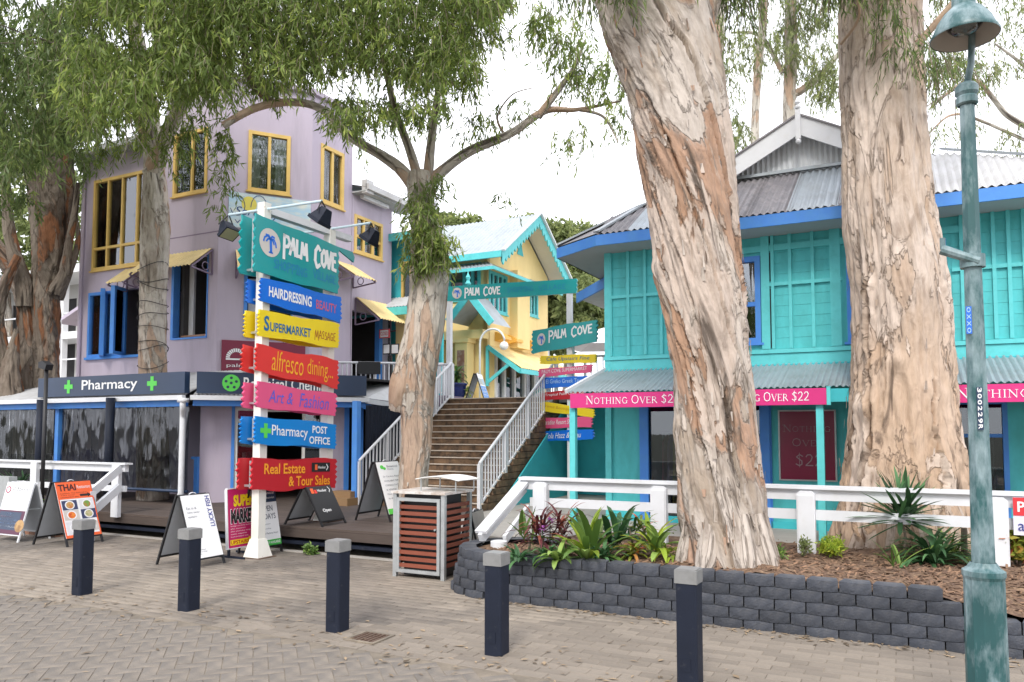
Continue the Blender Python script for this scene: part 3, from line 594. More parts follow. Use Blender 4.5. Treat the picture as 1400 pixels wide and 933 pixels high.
for i, (a0, a1) in enumerate((slA, slB)):
    T = Thing('shop_fascia_sign', ['magenta fascia sign with white serif lettering, end to end under the left awning', 'magenta fascia sign cut off by the right edge, behind the green lamp post'][i], 'sign', ((a0 + a1) / 2, TA - .03, ZA - .23), 'magenta fascia signs on the turquoise shop')
    b = MB(); b.box(a0, a1, TA - .065, TA - .035, ZA - .235, ZA - .022); T.part('panel', b, M['pink'])
    pf = lambda x, y, o=0.: (a0 + (a1 - a0) * x, TA - .066 - o, ZA - .235 + .213 * y)
    b = MB()
    if i == 0:
        e = lambda px: (at_t(px, 547, TA - .066)[0] - a0) / (a1 - a0)
        serif(b, 'NOTHING OVER $22', pf, e(801), e(930), .26, .8, 17); T.part('lettering', b, P('sign_white', (.82, .82, .82))); b = MB(); serif(b, 'NOTHING OVER $22', pf, e(985), e(1107), .26, .8, 17)
    else: serif(b, 'NOTHING OVER $22', pf, .03, .42, .26, .8, 19)
    T.part('lettering', b, P('sign_white', (.82, .82, .82)))
    b = MB(); b.box(a1 + .002, a1 + .05, TA - .06, TA + .05, ZA - .24, ZA + .0); T.part('end_cap', b, M['teal_light'])
# main roof: eaves, hips and a small gable
ZE, TE = 4.90, 11.4
SL, SR = -4.29, 2.75; cS = -1.42; gT = 13.25; C1 = (-5.2, 11.95)
zfr = lambda t: ZE + .6 * (t - TE); zsd = lambda s: ZE + .5 * (s - C1[0]); zsr = lambda s: ZE + .5 * (SR - s)
def topt(s):                                             # where the front slope ends for a given s
    tt = gT
    if s < cS: tt = min(tt, TE + .5 / .6 * (s - C1[0]))
    else: tt = min(tt, TE + .5 / .6 * (SR - s))
    return tt
k_ = 0; s_ = SL
pat = ['roof_dark', 'roof_pale', 'roof_dark', 'roof_dark', 'roof_dark', 'roof_pale', 'roof_dark', 'roof_white', 'roof_white', 'roof_white', 'roof_white']
edges = [SL, -3.75, -3.15, -2.35, -1.98, -1.42, -.75, -.05, .65, 1.35, 2.05, SR]
for i in range(len(edges) - 1):
    e0, e1 = edges[i], edges[i + 1]; b = MB(); t0_, t1_ = topt(e0), topt(e1)
    corr(b, (e0, TE - .04, ZE - .02), (e1 + .03, TE - .04, ZE - .02), (e1 + .03, t1_, zfr(t1_)), (e0, t0_, zfr(t0_)), .1, .018); tb.part('roof_sheet', b, M[pat[i]])
b = MB(); b.add([(SL, TE, ZE), (C1[0], C1[1], ZE), (-3.9, TE + .5 / .6 * 1.3, zsd(-3.9))], [(0, 1, 2)]); tb.part('roof_corner', b, M['roof_dark'])
b = MB(); X = (-3.9, TE + .5 / .6 * 1.3, zsd(-3.9)); corr(b, (C1[0], C1[1], ZE), (C1[0], 18.6, ZE), (cS, 18.6, zsd(cS)), (cS, gT + .4, zsd(cS)), .1, .018)
b.add([(C1[0], C1[1], ZE), X, (-2.9, gT, zsd(-2.9)), (cS, gT, zsd(cS)), (cS, gT + .4, zsd(cS))], [(0, 1, 2, 3, 4)]); tb.part('roof_side', b, M['roof_dark'])
b = MB(); b.add([(SR, TE, ZE), (SR, 18.6, ZE), (cS, 18.6, zsd(cS)), (cS, gT, zsd(cS)), (.9, gT, zsr(.9))], [(0, 1, 2, 3, 4)]); tb.part('roof_side', b, M['roof_white'])
for A_, B_ in ((( SL, TE, ZE), X), ((C1[0], C1[1], ZE), X), (X, (-2.97, gT, zfr(gT) + .02)), ((SR, TE, ZE), (.6, gT, zfr(gT) + .02))):
    b = MB(); b.bar((A_[0], A_[1], A_[2] + .03), (B_[0], B_[1], B_[2] + .03), .12, .03); tb.part('hip_flashing', b, M['roof_pale'])
# gable end, corrugated vertically, barge boards, finial
gz = zfr(gT); hw = (zsd(cS) - gz) / .5
b = MB(); n_ = 150
vs_ = []
for i in range(n_ + 1):
    s_ = cS - hw + 2 * hw * i / n_; o = .02 * cos(i * pi / 2); vs_ += [(s_, gT + o, gz - .02), (s_, gT + o, max(gz, zsd(cS) - .5 * abs(s_ - cS)) - .01)]
b.add(vs_, [(2 * i, 2 * i + 2, 2 * i + 3, 2 * i + 1) for i in range(n_)]); tb.part('gable_cladding', b, P('pale_gable_steel', (.68, .7, .72), .5))
b = MB(); b.box(cS - hw, cS + hw, gT - .1, gT - .03, gz - .0, gz + .05); tb.part('gable_flashing', b, M['roof_pale'])
for sg in (-1, 1):
    b = MB(); ap = Vector((cS, gT - .24, zsd(cS) + .1)); ft = Vector((cS + sg * (hw + .2), gT - .24, zsd(cS) + .1 - .53 * (hw + .2)))
    b.obox(ap, ft - ap, (0, .04, 0), (0, 0, -.33)); tb.part('barge_board', b, M['white'])
    b = MB(); b.obox(ap + Vector((0, .04, -.02)), ft - ap, (0, .24, 0), (0, 0, -.012)); tb.part('gable_soffit', b, M['soffit'])
    b = MB(); b.obox(ap + Vector((0, -.03, .02)), ft - ap, (0, .5, 0), (0, 0, -.03)); tb.part('gable_capping', b, M['roof_dark'])
b = MB(); zc = zsd(cS) + .1; b.box(cS - .04, cS + .04, gT - .3, gT - .245, zc - .42, zc + .08); b.lathe((cS, gT - .27, zc + .08), [(.05, 0), (.055, .03), (.02, .06), (.045, .1), (.03, .14), (.008, .2), (0, .2)], 10); b.lathe((cS, gT - .27, zc - .48), [(0, -.03), (.04, 0), (.045, .03), (.03, .06)], 10); tb.part('finial', b, M['white'])
# fascia, soffit
b = MB(); b.box(SL, SR + .02, TE - .03, TE, ZE - .2, ZE - .03); tb.part('fascia', b, M['blue'])
v0 = Vector((SL, TE, 0)); v1 = Vector((C1[0], C1[1], 0)); dv = v1 - v0
b = MB(); b.obox((SL, TE - .03, ZE - .2), (dv.x, dv.y, 0), (0, .03, 0), (0, 0, .17)); tb.part('fascia', b, M['blue'])
b = MB(); b.box(C1[0], C1[0] + .03, C1[1], 18.6, ZE - .2, ZE - .03); tb.part('fascia', b, M['blue'])
b = MB(); b.add([(SL, TE, ZE - .2), (SR, TE, ZE - .2), (SR, 18.6, ZE - .2), (C1[0], 18.6, ZE - .2), (C1[0], C1[1], ZE - .2)], [(0, 1, 2, 3, 4)]); b.add([(SL, TE, ZE - .19), (SR, TE, ZE - .19), (SR, 18.6, ZE - .19), (C1[0], 18.6, ZE - .19), (C1[0], C1[1], ZE - .19)], [(4, 3, 2, 1, 0)])
tb.part('soffit', b, M['soffit'])
# lower rear verandah roof piece with blue fascia
b = MB(); p0 = Vector(at_t(789, 408, 15)); p1 = Vector(at_t(832, 384, 13.5)); b.bar(p0, p1, .04, .2); tb.part('rear_fascia', b, M['blue'])
b = MB(); b.add([tuple(p0), tuple(p1), (WL + .1, 13.5, p1.z + .35), (WL + .1, 17, p0.z + .5), (p0.x, 17, p0.z)], [(0, 1, 2, 3, 4)]); tb.part('rear_roof', b, M['roof_white'])

# ================================================================== LILAC BUILDING
pb = Thing('lilac_building', 'lilac rendered building with a corner tower, mustard windows and blue openings', 'building', (-14, 13, .36))
TA_ = 12.4
K1 = at_t(297, 400, TA_)[:2]; sA = lambda px, py=400: at_t(px, py, TA_)[0]; zA = lambda px, py: at_t(px, py, TA_)[2]
dB = (cos(radians(53)), sin(radians(53))); K2 = at_v(424, 400, K1, dB)[:2]; LB = sqrt((K2[0] - K1[0]) ** 2 + (K2[1] - K1[1]) ** 2)
fA = wf((0, TA_), (1, 0)); fB = wf(K1, dB); fC = wf(K2, (0, 1))
def aB(px, py): p = at_v(px, py, K1, dB); return (p[0] - K1[0]) / dB[0], p[2]
def aC(px, py): p = at_s(px, py, K2[0]); return p[1] - K2[1], p[2]
ZTOP = at_t(297, 108, TA_)[2]; ZW = zA(160, 212); sLft = sA(109); sTw = sA(222)
def boxA(px0, px1, py0, py1): return (sA(px0, (py0 + py1) / 2), sA(px1, (py0 + py1) / 2), zA((px0 + px1) / 2, py1), zA((px0 + px1) / 2, py0))
hTall = boxA(128, 203, 240, 366); hBlue = boxA(121, 196, 397, 487); hWin = boxA(238, 284, 180, 266); hOpA = boxA(236, 283, 352, 462)
b = MB(); wall(b, fA, sLft, sTw, 2.9, ZW, [hTall, hBlue]); wall(b, fA, sTw, K1[0], 2.9, ZTOP, [hWin, hOpA])
a0, zt = aB(340, 178); a1, zb = aB(396, 268); hB1 = (a0, a1, zb, zt); zt = aB(340, 376)[1]; a0, zb = aB(334, 460); a1 = aB(398, 440)[0]; hB2 = (a0, a1, zb, zt)
wall(b, fB, 0, LB, 2.9, ZTOP, [hB1, hB2])
c0, zt = aC(439, 196); c1, zb = aC(469, 288); hC1 = (c0, c1, zb, zt); cE = aC(481.5, 250)[0]; cW = aC(535, 380)[0]; ZG = aC(484, 262)[1]
c0, zt = aC(480.5, 291); c1, zb = aC(522, 362); hW1 = (c0 + .12, c1, zb + .1, zt); cO0 = aC(478, 430)[0]; ZO = aC(500, 428)[1]
wall(b, fC, 0, cE, 2.9, ZTOP, [hC1]); wall(b, fC, cE + .02, cW, 2.5, ZG, [hW1, (cE + .06, cW - .5, 2.6, ZO)])
s_ = K2[0]; b.box(s_ - 5, s_ - .15, K2[1] + cE - .12, K2[1] + cE, 5.5, ZTOP - .01); b.box(sTw, sTw + .15, TA_ + .15, K2[1] + cE, ZW, ZTOP - .01)
b.box(sLft, sLft + .15, TA_ + .15, 20, .36, ZW - .01); b.box(sLft, s_ - .2, K2[1] + cW, K2[1] + cW + .15, 2.5, ZG - .01)
pb.part('wall', b, M['purple'])
b = MB(); b.box(sTw - .1, K1[0] + .05, TA_ - .1, K2[1] + cE, ZTOP, ZTOP + .12); b.prism([(0, 0), (0, 0.01)], (0, 0, 0), (1, 0, 0), (0, 1, 0), (0, 0, .01)) if 0 else None
q = fB(-.05, 0, .1); q2 = fB(LB, 0, .1); b.add([(q[0], q[1], ZTOP), (q2[0], q2[1], ZTOP), (K2[0] + .1, K2[1] + cE, ZTOP), (K1[0] - 2.4, K2[1] + cE, ZTOP), (q[0], q[1], ZTOP + .118), (q2[0], q2[1], ZTOP + .118), (K2[0] + .1, K2[1] + cE, ZTOP + .118), (K1[0] - 2.4, K2[1] + cE, ZTOP + .118)], [(0, 1, 2, 3), (4, 5, 6, 7), (0, 1, 5, 4), (1, 2, 6, 5)])
pb.part('parapet', b, M['purple'])
b = MB(); b.box(sLft - .25, sTw - .01, TA_ - .35, 20, ZW, ZW + .14); pb.part('wing_roof', b, M['roof_pale'])
b = MB(); b.box(sLft - .3, sTw - .012, TA_ - .45, TA_ - .36, ZW - .02, ZW + .12); pb.part('gutter', b, M['roof_white'])
for z_ in (2.95, 5.75, 8.9):
    b = MB(); b.box(sLft + .16, K1[0] - .05, TA_ + .16, 15.5, z_, z_ + .1); b.add([fB(.02, z_ + .05, -.17), fB(LB, z_ + .05, -.17), (K2[0] - .16, K2[1] + cE - .1, z_ + .05), (K1[0] - 1, K2[1] + cE - .1, z_ + .05)], [(0, 1, 2, 3)])
    pb.part('inner_floor', b, M['inside'])
b = MB(); b.box(sLft + .16, K2[0] - .2, 15.6, 15.7, 2.9, ZTOP - .1); b.box(sTw + .4, sTw + .5, TA_ + .2, 15.5, 2.9, ZW - .1); pb.part('inner_wall', b, M['inside'])
b = MB(); b.tube([fA(sLft + .12, 3.0, .06), fA(sLft + .12, ZW - .3, .06), fA(sLft + .05, ZW - .05, .2)], .045, 8); pb.part('downpipe', b, M['purple'])
b = MB(); b.tube([fB(LB * .5, 3.15, .02), fB(LB * .5 + .3, 3.1, .03), fB(LB * .7, 3.2, .02), fB(LB * .72, 4.6, .02)], .008, 5); pb.part('cable', b, M['black'])
# groove line round the tower
zg = zA(262, 322); b = MB(); fbox(b, fA, sTw, K1[0], zg - .012, zg + .012, 0, .004); pb.part('groove', b, M['purple_trim'])
b = MB(); fbox(b, fB, 0, LB, zg - .012, zg + .012, 0, .004); pb.part('groove', b, M['purple_trim'])
window(pb, fA, *hTall, 'ylo_frame', (.27, .53, .8), (.24,), .075, curtain=False); window(pb, fA, *hWin, 'ylo_frame', (.55,), (), .07, curtain=True)
window(pb, fB, *hB1, 'ylo_frame', (.5,), (), .08, curtain=True); window(pb, fC, *hC1, 'ylo_frame', (.5,), (), .09, curtain=True); window(pb, fC, *hW1, 'ylo_frame', (.33, .66), (.45,), .08, curtain=True)
# blue casement, half open
bw = window(pb, fA, hBlue[0], hBlue[0] + (hBlue[1] - hBlue[0]) * .62, hBlue[2], hBlue[3], 'blue', (.5,), (), .07, sill=False)
hx = hBlue[0] + (hBlue[1] - hBlue[0]) * .66; fs_ = wf((hx, TA_), (.35, -.94)); window(pb, fs_, 0, .5, hBlue[2], hBlue[3], 'blue', (), (), .07, sill=False, name='casement')
fs_ = wf((hBlue[0] + .55, TA_ - .03), (.8, -.6)); window(pb, fs_, 0, .5, hBlue[2], hBlue[3], 'blue', (), (), .07, sill=False, name='casement')
b = MB(); fbox(b, fA, hBlue[0] - .04, hBlue[1] + .04, hBlue[2] - .06, hBlue[2], 0, .07); fbox(b, fA, hBlue[1] - .08, hBlue[1] + .02, hBlue[2] + .002, hBlue[3], -.1, .05); pb.part('blue_sill', b, M['blue'])
for ff, h_ in ((fA, hOpA), (fB, hB2)):                     # open hatch windows: blue reveal, wide shelf
    b = MB(); fbox(b, ff, h_[0] - .03, h_[0] + .05, h_[2] - .02, h_[3] + .02, -.16, .02); fbox(b, ff, h_[0] + .05, h_[1] + .03, h_[2] - .03, h_[2] + .01, -.14, .03); fbox(b, ff, h_[1], h_[1] + .03, h_[2] + .01, h_[3], -.14, .018); pb.part('hatch_frame', b, M['blue'])
    b = MB(); fbox(b, ff, h_[0] + .1, h_[1] - .02, h_[2] + .05, h_[2] + .09, -.45, -.17); pb.part('shelf', b, P('timber_shelf', (.35, .17, .08)))
    b = MB(); fbox(b, ff, h_[0] + .12, h_[0] + .3, h_[2] + .02, h_[3] - .02, -.4, -.34); pb.part('hatch_shutter', b, M['white'])
awning(pb, fA, sA(206), sA(291), zA(250, 346), zA(250, 374), .62); awning(pb, fA, sA(173), sA(196), zA(180, 368), zA(180, 392), .55)
a0, zt = aB(322, 342); a1, _ = aB(399, 350); zb = aB(330, 374)[1]; awning(pb, fB, a0, a1, zt, zb, .5)
c0, zt = aC(452, 352); c1, zb = aC(483, 388); awning(pb, fC, c0, c1, zt - .05, zb, .75)
c0, zt = aC(484, 400); awning(pb, fC, cE + .15, cW - .02, ZO + .35, ZO - .25, .8)
# things seen in the tall window
b = MB(); h_ = hTall; zz = h_[2] + (h_[3] - h_[2]) * .23
fbox(b, fA, h_[0] + .1, h_[0] + .45, h_[2] + .08, zz, -.12, -.06); pb.part('window_picture', b, P('grey_photo_print', (.3, .3, .32), .6, c2=(.03, .03, .04), c2amt=.9, c2scale=14))
b = MB(); fbox(b, fA, h_[0] + .5, h_[0] + .82, h_[2] + .08, zz, -.12, -.06); pb.part('window_picture', b, P('orange_photo_print', (.3, .06, .02), .6, c2=(.5, .25, .1), c2amt=.9, c2scale=7))
b = MB(); fbox(b, fA, h_[0] + .98, h_[0] + 1.3, h_[2] + .08, zz, -.12, -.06); pb.part('window_picture', b, P('blue_photo_print', (.35, .5, .6), .6, c2=(.5, .45, .3), c2amt=.9, c2scale=5))
# wing roof with deep gutter
b = MB(); p = lambda c, o, z: fC(c, z, o)
b.add([p(cE, .45, ZG + .05), p(cW + .5, .45, ZG + .05), p(cW + .5, -3, ZG + .9), p(cE, -3, ZG + .9)], [(0, 1, 2, 3)]); pb.part('wing_roof', b, M['roof_white'])
b = MB(); fbox(b, fC, cE + .01, cW + .5, ZG - .02, ZG + .13, .42, .52); fbox(b, fC, cE + .01, cE + .3, ZG - .1, ZG + .24, .3, .46); pb.part('gutter', b, M['roof_white'])
b = MB(); fbox(b, fC, cE, cW + .5, ZG - .06, ZG - .03, -.1, .42); pb.part('wing_soffit', b, M['soffit'])
b = MB(); fbox(b, fC, cE + .2, cE + 1.3, ZG - .16, ZG - .07, .1, .22); pb.part('sun_blind_box', b, M['white'])
# gallery niche on the raised terrace
b = MB(); b.box(K2[0] - 2.6, K2[0] - 2.5, K2[1] + cE - .5, K2[1] + cW, 2.5, ZG); b.box(K2[0] - 2.5, K2[0] - .15, K2[1] + cE + .0, K2[1] + cE + .05, 2.5, 5); b.box(K2[0] - 2.5, K2[0] - .15, K2[1] + cE, K2[1] + cW, ZO + .05, ZO + .1); b.box(K2[0] - 2.5, K2[0] + .0, K2[1] + cW - .13, K2[1] + cW - .02, 2.5, 5); pb.part('niche_wall', b, M['inside'])
b = MB(); fbox(b, fC, cW - .58, cW - .44, 2.6, ZO, -.1, .05); pb.part('blue_pillar', b, M['blue'])
# ground floor: lilac wall behind the verandah, pier, doors
V0 = (-12.2, 10.5); dV = (cos(radians(49)), sin(radians(49))); VL = 3.3
fV = wf(V0, dV); fG = wf((V0[0] + .05, V0[1] + .8), dV)
def aG(px, py): pp = at_v(px, py, (V0[0] + .05, V0[1] + .8), dV); return (pp[0] - V0[0] - .05) / dV[0], pp[2]
g0 = aG(273, 620)[0]; g1 = aG(320, 620)[0]; g2 = aG(441, 620)[0]; g3 = aG(470, 620)[0]
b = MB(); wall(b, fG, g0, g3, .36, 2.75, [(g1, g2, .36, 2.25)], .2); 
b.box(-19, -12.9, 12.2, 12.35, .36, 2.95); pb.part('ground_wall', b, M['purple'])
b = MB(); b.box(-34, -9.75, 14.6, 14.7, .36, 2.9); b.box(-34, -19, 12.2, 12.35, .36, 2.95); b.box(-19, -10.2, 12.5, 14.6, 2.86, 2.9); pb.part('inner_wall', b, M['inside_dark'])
for q0, q1, q2_ in ((g1 - .06, g1, 2.3), (g2, g2 + .06, 2.3), (g3, g3 + .1, 2.5), (g3 + .28, g3 + .4, 2.5)): b = MB(); fbox(b, fG, q0, q1, .36, q2_, -.08, .04); pb.part('blue_post', b, M['blue'])
for q0, q1 in ((g1, g1 + .42), (g2 - .42, g2)): window(pb, fG, q0, q1, .36, 2.25, 'white_old', (), (), .06, 'shopglass', sill=False, name='door_panel', proud=.0)
b = MB(); fbox(b, fG, g1 + .42, g2 - .42, 2.17, 2.25, -.05, .0); pb.part('door_head', b, M['white_old'])
# shelves of goods inside the pharmacy seen beside the pier
T = Thing('pharmacy_shelf', 'dark shelves stacked with goods seen beside the lilac pier', 'shelf', (-12.7, 12, .36))
for i in range(5):
    b = MB(); b.box(-13.2, -12.1, 12.05, 12.19, .7 + i * .38, .72 + i * .38); T.part('shelf_board', b, M['steel'])
    for k_ in range(9): b = MB(); x_ = -13.15 + k_ * .115; b.box(x_, x_ + .08, 12.02, 12.12, .721 + i * .38, .721 + i * .38 + random.uniform(.1, .25)); T.part('packet', b, P('packet_%d' % (k_ % 4), [(.5, .08, .05), (.1, .2, .4), (.6, .6, .55), (.05, .1, .12)][k_ % 4]))
# skillion verandah roof
vr = Thing('verandah_roof', 'low whitish corrugated verandah roof below the lilac tower', 'roof', (-13, 11.4, 2.5))
ZV = 2.46; RT = 12.39; zr = 3.1
s_ = -24.; 
while s_ < -12.35:
    s1_ = min(s_ + .76, -12.2); b = MB(); corr(b, (s_, 10.33, ZV), (s1_, 10.33, ZV), (s1_ - (1.2 if s1_ > -12.3 else 0), RT, zr), (s_ , RT, zr), .08, .012); vr.part('roof_sheet', b, M['roof_white']); s_ += .76
e0 = fV(-.1, ZV, .1)
for i in range(5):
    q0, q1 = VL * i / 5, VL * (i + 1) / 5; kk = lambda q: (K1[0] + dB[0] * q * .6, K1[1] + dB[1] * q * .6, zr)
    b = MB(); corr(b, fV(q0, ZV, .12), fV(q1, ZV, .12), kk(q1), kk(q0), .08, .012); vr.part('roof_sheet', b, M['roof_white'])
b = MB(); ve = fV(VL, ZV, .1); b.add([ve, at_s(557, 552, -9.62), (-10.2, 14.3, 2.8), (K2[0], K2[1], 3.1)], [(0, 1, 2, 3)]); vr.part('roof_sheet', b, M['roof_white'])
b = MB(); b.bar(tuple(Vector(ve) - Vector((0, 0, .06))), tuple(Vector(at_s(558, 553, -9.62)) - Vector((0, 0, .06))), .04, .1); vr.part('gutter', b, M['white'])
b = MB(); b.bar(tuple(Vector(ve) - Vector((.05, 0, .17))), tuple(Vector(at_s(548, 562, -9.7)) - Vector((0, 0, .05))), .04, .11); vr.part('blue_beam', b, M['blue'])
b = MB(); b.box(-24, -12.2, 10.24, 10.33, ZV - .09, ZV - .0); vr.part('gutter', b, M['white'])
b = MB(); fbox(b, fV, -.05, VL + .06, ZV - .09, ZV, .13, .22); vr.part('gutter', b, M['white'])
b = MB(); b.box(-24, -12.25, 10.36, 10.44, ZV - .21, ZV - .06); vr.part('blue_beam', b, M['blue'])
b = MB(); fbox(b, fV, 0, VL, ZV - .2, ZV - .06, .02, .1); vr.part('blue_beam', b, M['blue'])
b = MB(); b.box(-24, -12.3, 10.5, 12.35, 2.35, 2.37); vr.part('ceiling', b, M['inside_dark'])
for px in (152, 57, -60): s_ = at_t(px, 620, 10.2)[0]; b = MB(); b.tube([(s_, 10.15, .36), (s_, 10.15, ZV - .02)], .085, 14); vr.part('round_post', b, M['darkpost'], smooth=True)
b = MB(); p_ = at_z(486, 690, .36); b.box(p_[0] - .06, p_[0] + .06, p_[1] - .06, p_[1] + .06, .36, ZV - .1); vr.part('blue_post', b, M['blue'])
s_ = at_t(79, 620, 10.5)[0]; b = MB(); b.box(s_ - .06, s_ + .06, 10.45, 10.55, .36, 2.3); vr.part('blue_post', b, M['blue'])
b = MB(); zb_ = .9; b.box(at_t(262, 640, 10.9)[0], at_t(271, 640, 10.9)[0], 10.88, 10.93, 1.22, 1.27); b.box(at_t(266, 640, 10.9)[0] , at_t(271, 640, 10.9)[0], 10.88, 10.93, .36, 1.22); vr.part('blue_gate_frame', b, M['blue'])
b = MB(); c_ = (-12.2, 10.29); b.tube([(c_[0], c_[1] - .02, ZV - .08), (c_[0], c_[1] - .02, ZV - .2), (c_[0] - .02, c_[1] - .0, ZV - .27), (c_[0] - .16, c_[1] + .12, ZV - .36), (c_[0] - .17, c_[1] + .13, ZV - .45), (c_[0] - .17, c_[1] + .13, .6), (c_[0] - .22, c_[1] + .1, .42)], .055, 12); b.box(c_[0] - .09, c_[0] + .09, c_[1] - .08, c_[1] + .05, ZV - .14, ZV - .06); vr.part('downpipe', b, M['white'], smooth=True)
# clear plastic blinds
bl = [(at_t(84, 600, 10.5)[0], at_t(150, 600, 10.5)[0]), (at_t(156, 600, 10.5)[0], at_t(258, 600, 10.5)[0]), (at_t(0, 600, 10.5)[0] - 1.2, at_t(73, 600, 10.5)[0])]
for i, (a0, a1) in enumerate(bl):
    nx, nz_ = 60, 30; V = []; Fq = []
    for j in range(nz_ + 1):
        for k_ in range(nx + 1):
            s_ = a0 + (a1 - a0) * k_ / nx; z_ = .62 + (2.25 - .62) * j / nz_
            V.append((s_, 10.5 + .022 * noise.noise(Vector((s_ * 7, z_ * 1.3, i * 9))) + .01 * noise.noise(Vector((s_ * 22, z_ * 3, 3))), z_))
    for j in range(nz_):
        for k_ in range(nx): o = j * (nx + 1) + k_; Fq.append((o, o + 1, o + nx + 2, o + nx + 1))
    vr.part('clear_blind', np_mesh('clear_blind', V, Fq, M['blind'], vr.loc, True), None)
    b = MB(); b.tube([(a0, 10.5, .62), (a1, 10.5, .62)], .03, 8); vr.part('blind_roller', b, M['navy'])
# sign box on the verandah eave
sb = Thing('pharmacy_sign', 'long navy sign box with white lettering and green crosses on the verandah roof edge', 'sign', (-14.5, 10.4, 2.5))
sL = at_t(54, 528, 10.33)[0]; z0, z1 = ZV + .04, ZV + .45
b = MB(); b.box(sL, V0[0], 10.3, 10.42, z0, z1); sb.part('panel', b, M['navy'])
b = MB(); fbox(b, fV, .06, VL, z0, z1, .02, .2); sb.part('panel', b, M['navy'])
pf = lambda x, y, o=0.: (sL + (V0[0] - sL) * x, 10.299 - o, z0 + (z1 - z0) * y); asp = (V0[0] - sL) / (z1 - z0)
e = lambda px: (at_t(px, 525, 10.3)[0] - sL) / (V0[0] - sL)
b = MB(); text(b, 'Pharmacy', pf, e(112), e(188), .16, .8, bold=.012); sb.part('lettering', b, P('sign_white', (.8, .8, .8)))
for px in (94, 208): b = MB(); cross(b, pf, e(px), .5, .34, asp); sb.part('green_cross', b, P('sign_green', (.1, .6, .08)))
pf = lambda x, y, o=0.: fV(VL * x, z0 + (z1 - z0) * y, .201 + o); asp = VL / (z1 - z0)
e = lambda px: ((at_v(px, 528, fV(0, 0, .2)[:2], dV)[0] - fV(0, 0, .2)[0]) / dV[0]) / VL
b = MB(); disc(b, pf, e(316), .5, .4, asp); sb.part('green_disc', b, P('sign_green', (.1, .6, .08)))
b = MB()
for k_ in range(5): disc(b, pf, e(316) + .24 * cos(k_ * 1.257 + .3) / asp, .5 + .24 * sin(k_ * 1.257 + .3), .07, asp, .005, 8)
disc(b, pf, e(316), .5, .07, asp, .005, 8); sb.part('disc_dots', b, M['navy'])
b = MB(); text(b, 'Botanical', pf, e(333), e(392), .2, .78, bold=.014); sb.part('lettering', b, P('sign_white', (.8, .8, .8))); b = MB(); text(b, 'Chemist', pf, e(398), e(450), .2, .78, bold=.014); sb.part('lettering', b, P('sign_white', (.8, .8, .8)))
# maroon wall sign
a0, zt = aB(303, 465); a1, _ = aB(417, 470); zb = aB(303, 510)[1]; zb = max(zb, 3.12)
a0 = max(a0, .02); a1 = min(a1, LB - .02)
T = Thing('maroon_wall_sign', 'maroon wall sign with a white half-round oven emblem above the chemist sign', 'sign', fB((a0 + a1) / 2, zb, .03))
b = MB(); fbox(b, fB, a0, a1, zb, zt, .005, .05); T.part('panel', b, P('maroon_board', (.2, .02, .05)))
pf = lambda x, y, o=0.: fB(a0 + (a1 - a0) * x, zb + (zt - zb) * y, .051 + o); asp = (a1 - a0) / (zt - zb)
b = MB(); cx_, cy_ = .17, .42
for k_ in range(13):
    t0_, t1_ = pi * k_ / 13 + .03, pi * (k_ + 1) / 13 - .03
    b.add([pf(cx_ + cos(q) * r_ / asp, cy_ + sin(q) * r_, .003) for q, r_ in ((t0_, .2), (t1_, .2), (t1_, .32), (t0_, .32))], [(0, 1, 2, 3)])
rect(b, pf, cx_ - .32 / asp, cx_ + .32 / asp, .36, .41, .004); text(b, 'palm', pf, .06, .28, .1, .24); T.part('lettering', b, P('sign_white', (.8, .8, .8)))
# banner on the tower
a0, zt = aB(313, 262); a1, _ = aB(422, 285); zb = aB(330, 312)[1]; a1 = LB - .02
T = Thing('wall_banner', 'pale blue beach banner with curling script on the lilac tower behind the big sign', 'banner', fB((a0 + a1) / 2, zb, .03))
b = MB(); fbox(b, fB, a0, a1, zb, zt, .005, .03); T.part('panel', b, P('seaside_banner', (.42, .62, .75), .5, c2=(.7, .72, .65), c2amt=.9, c2scale=1.6, stretch=(1, 1, 3)))
pf = lambda x, y, o=0.: fB(a0 + (a1 - a0) * x, zb + (zt - zb) * y, .031 + o)
b = MB(); strokes(b, [[(.1 + .09 * cos(q) * (1 + q * .02), .62 + .28 * sin(q)) for q in np.arange(-2.8, 2.4, .4)], [(.36 + .1 * cos(q), .6 + .38 * sin(q)) for q in np.arange(-.5, 3.4, .4)]], pf, .02, .003, 2.4); text(b, 'Serenity', pf, .07, .62, .3, .6, .3); text(b, 'VILLENESS', pf, .07, .6, .12, .22); T.part('lettering', b, P('sign_navy_print', (.02, .06, .2)))
b = MB(); disc(b, pf, .24, .7, .22, 2.4, .002); T.part('sun_ring', b, P('banner_yellow', (.75, .65, .12)))

# ================================================================== STAIRS AND RAILINGS
SS0, SS1, ST0, ST1, SZ0, SZ1, NS = -9.5, -6.76, 12.15, 15.6, .36, 2.52, 17
st = Thing('stone_staircase', 'wide brown stone staircase with pale step edges climbing between white railings', 'staircase', (-8.1, 12.2, .36))
dt, dz = (ST1 - ST0) / NS, (SZ1 - SZ0) / NS
for i in range(NS):
    b = MB(); b.box(SS0, SS1 + .0, ST0 + i * dt, ST1 + .02, SZ0 + i * dz, SZ0 + (i + 1) * dz - .012); st.part('step', b, M['stone'])
    b = MB(); b.box(SS0 - .01, SS1 + .03, ST0 + i * dt - .03, ST0 + i * dt + .025, SZ0 + (i + 1) * dz - .011, SZ0 + (i + 1) * dz + .008); st.part('nosing', b, M['nosing'])
pl_s = [(ST0 - .02, SZ0), (ST1 + .1, SZ0), (ST1 + .1, SZ1 - .25)]
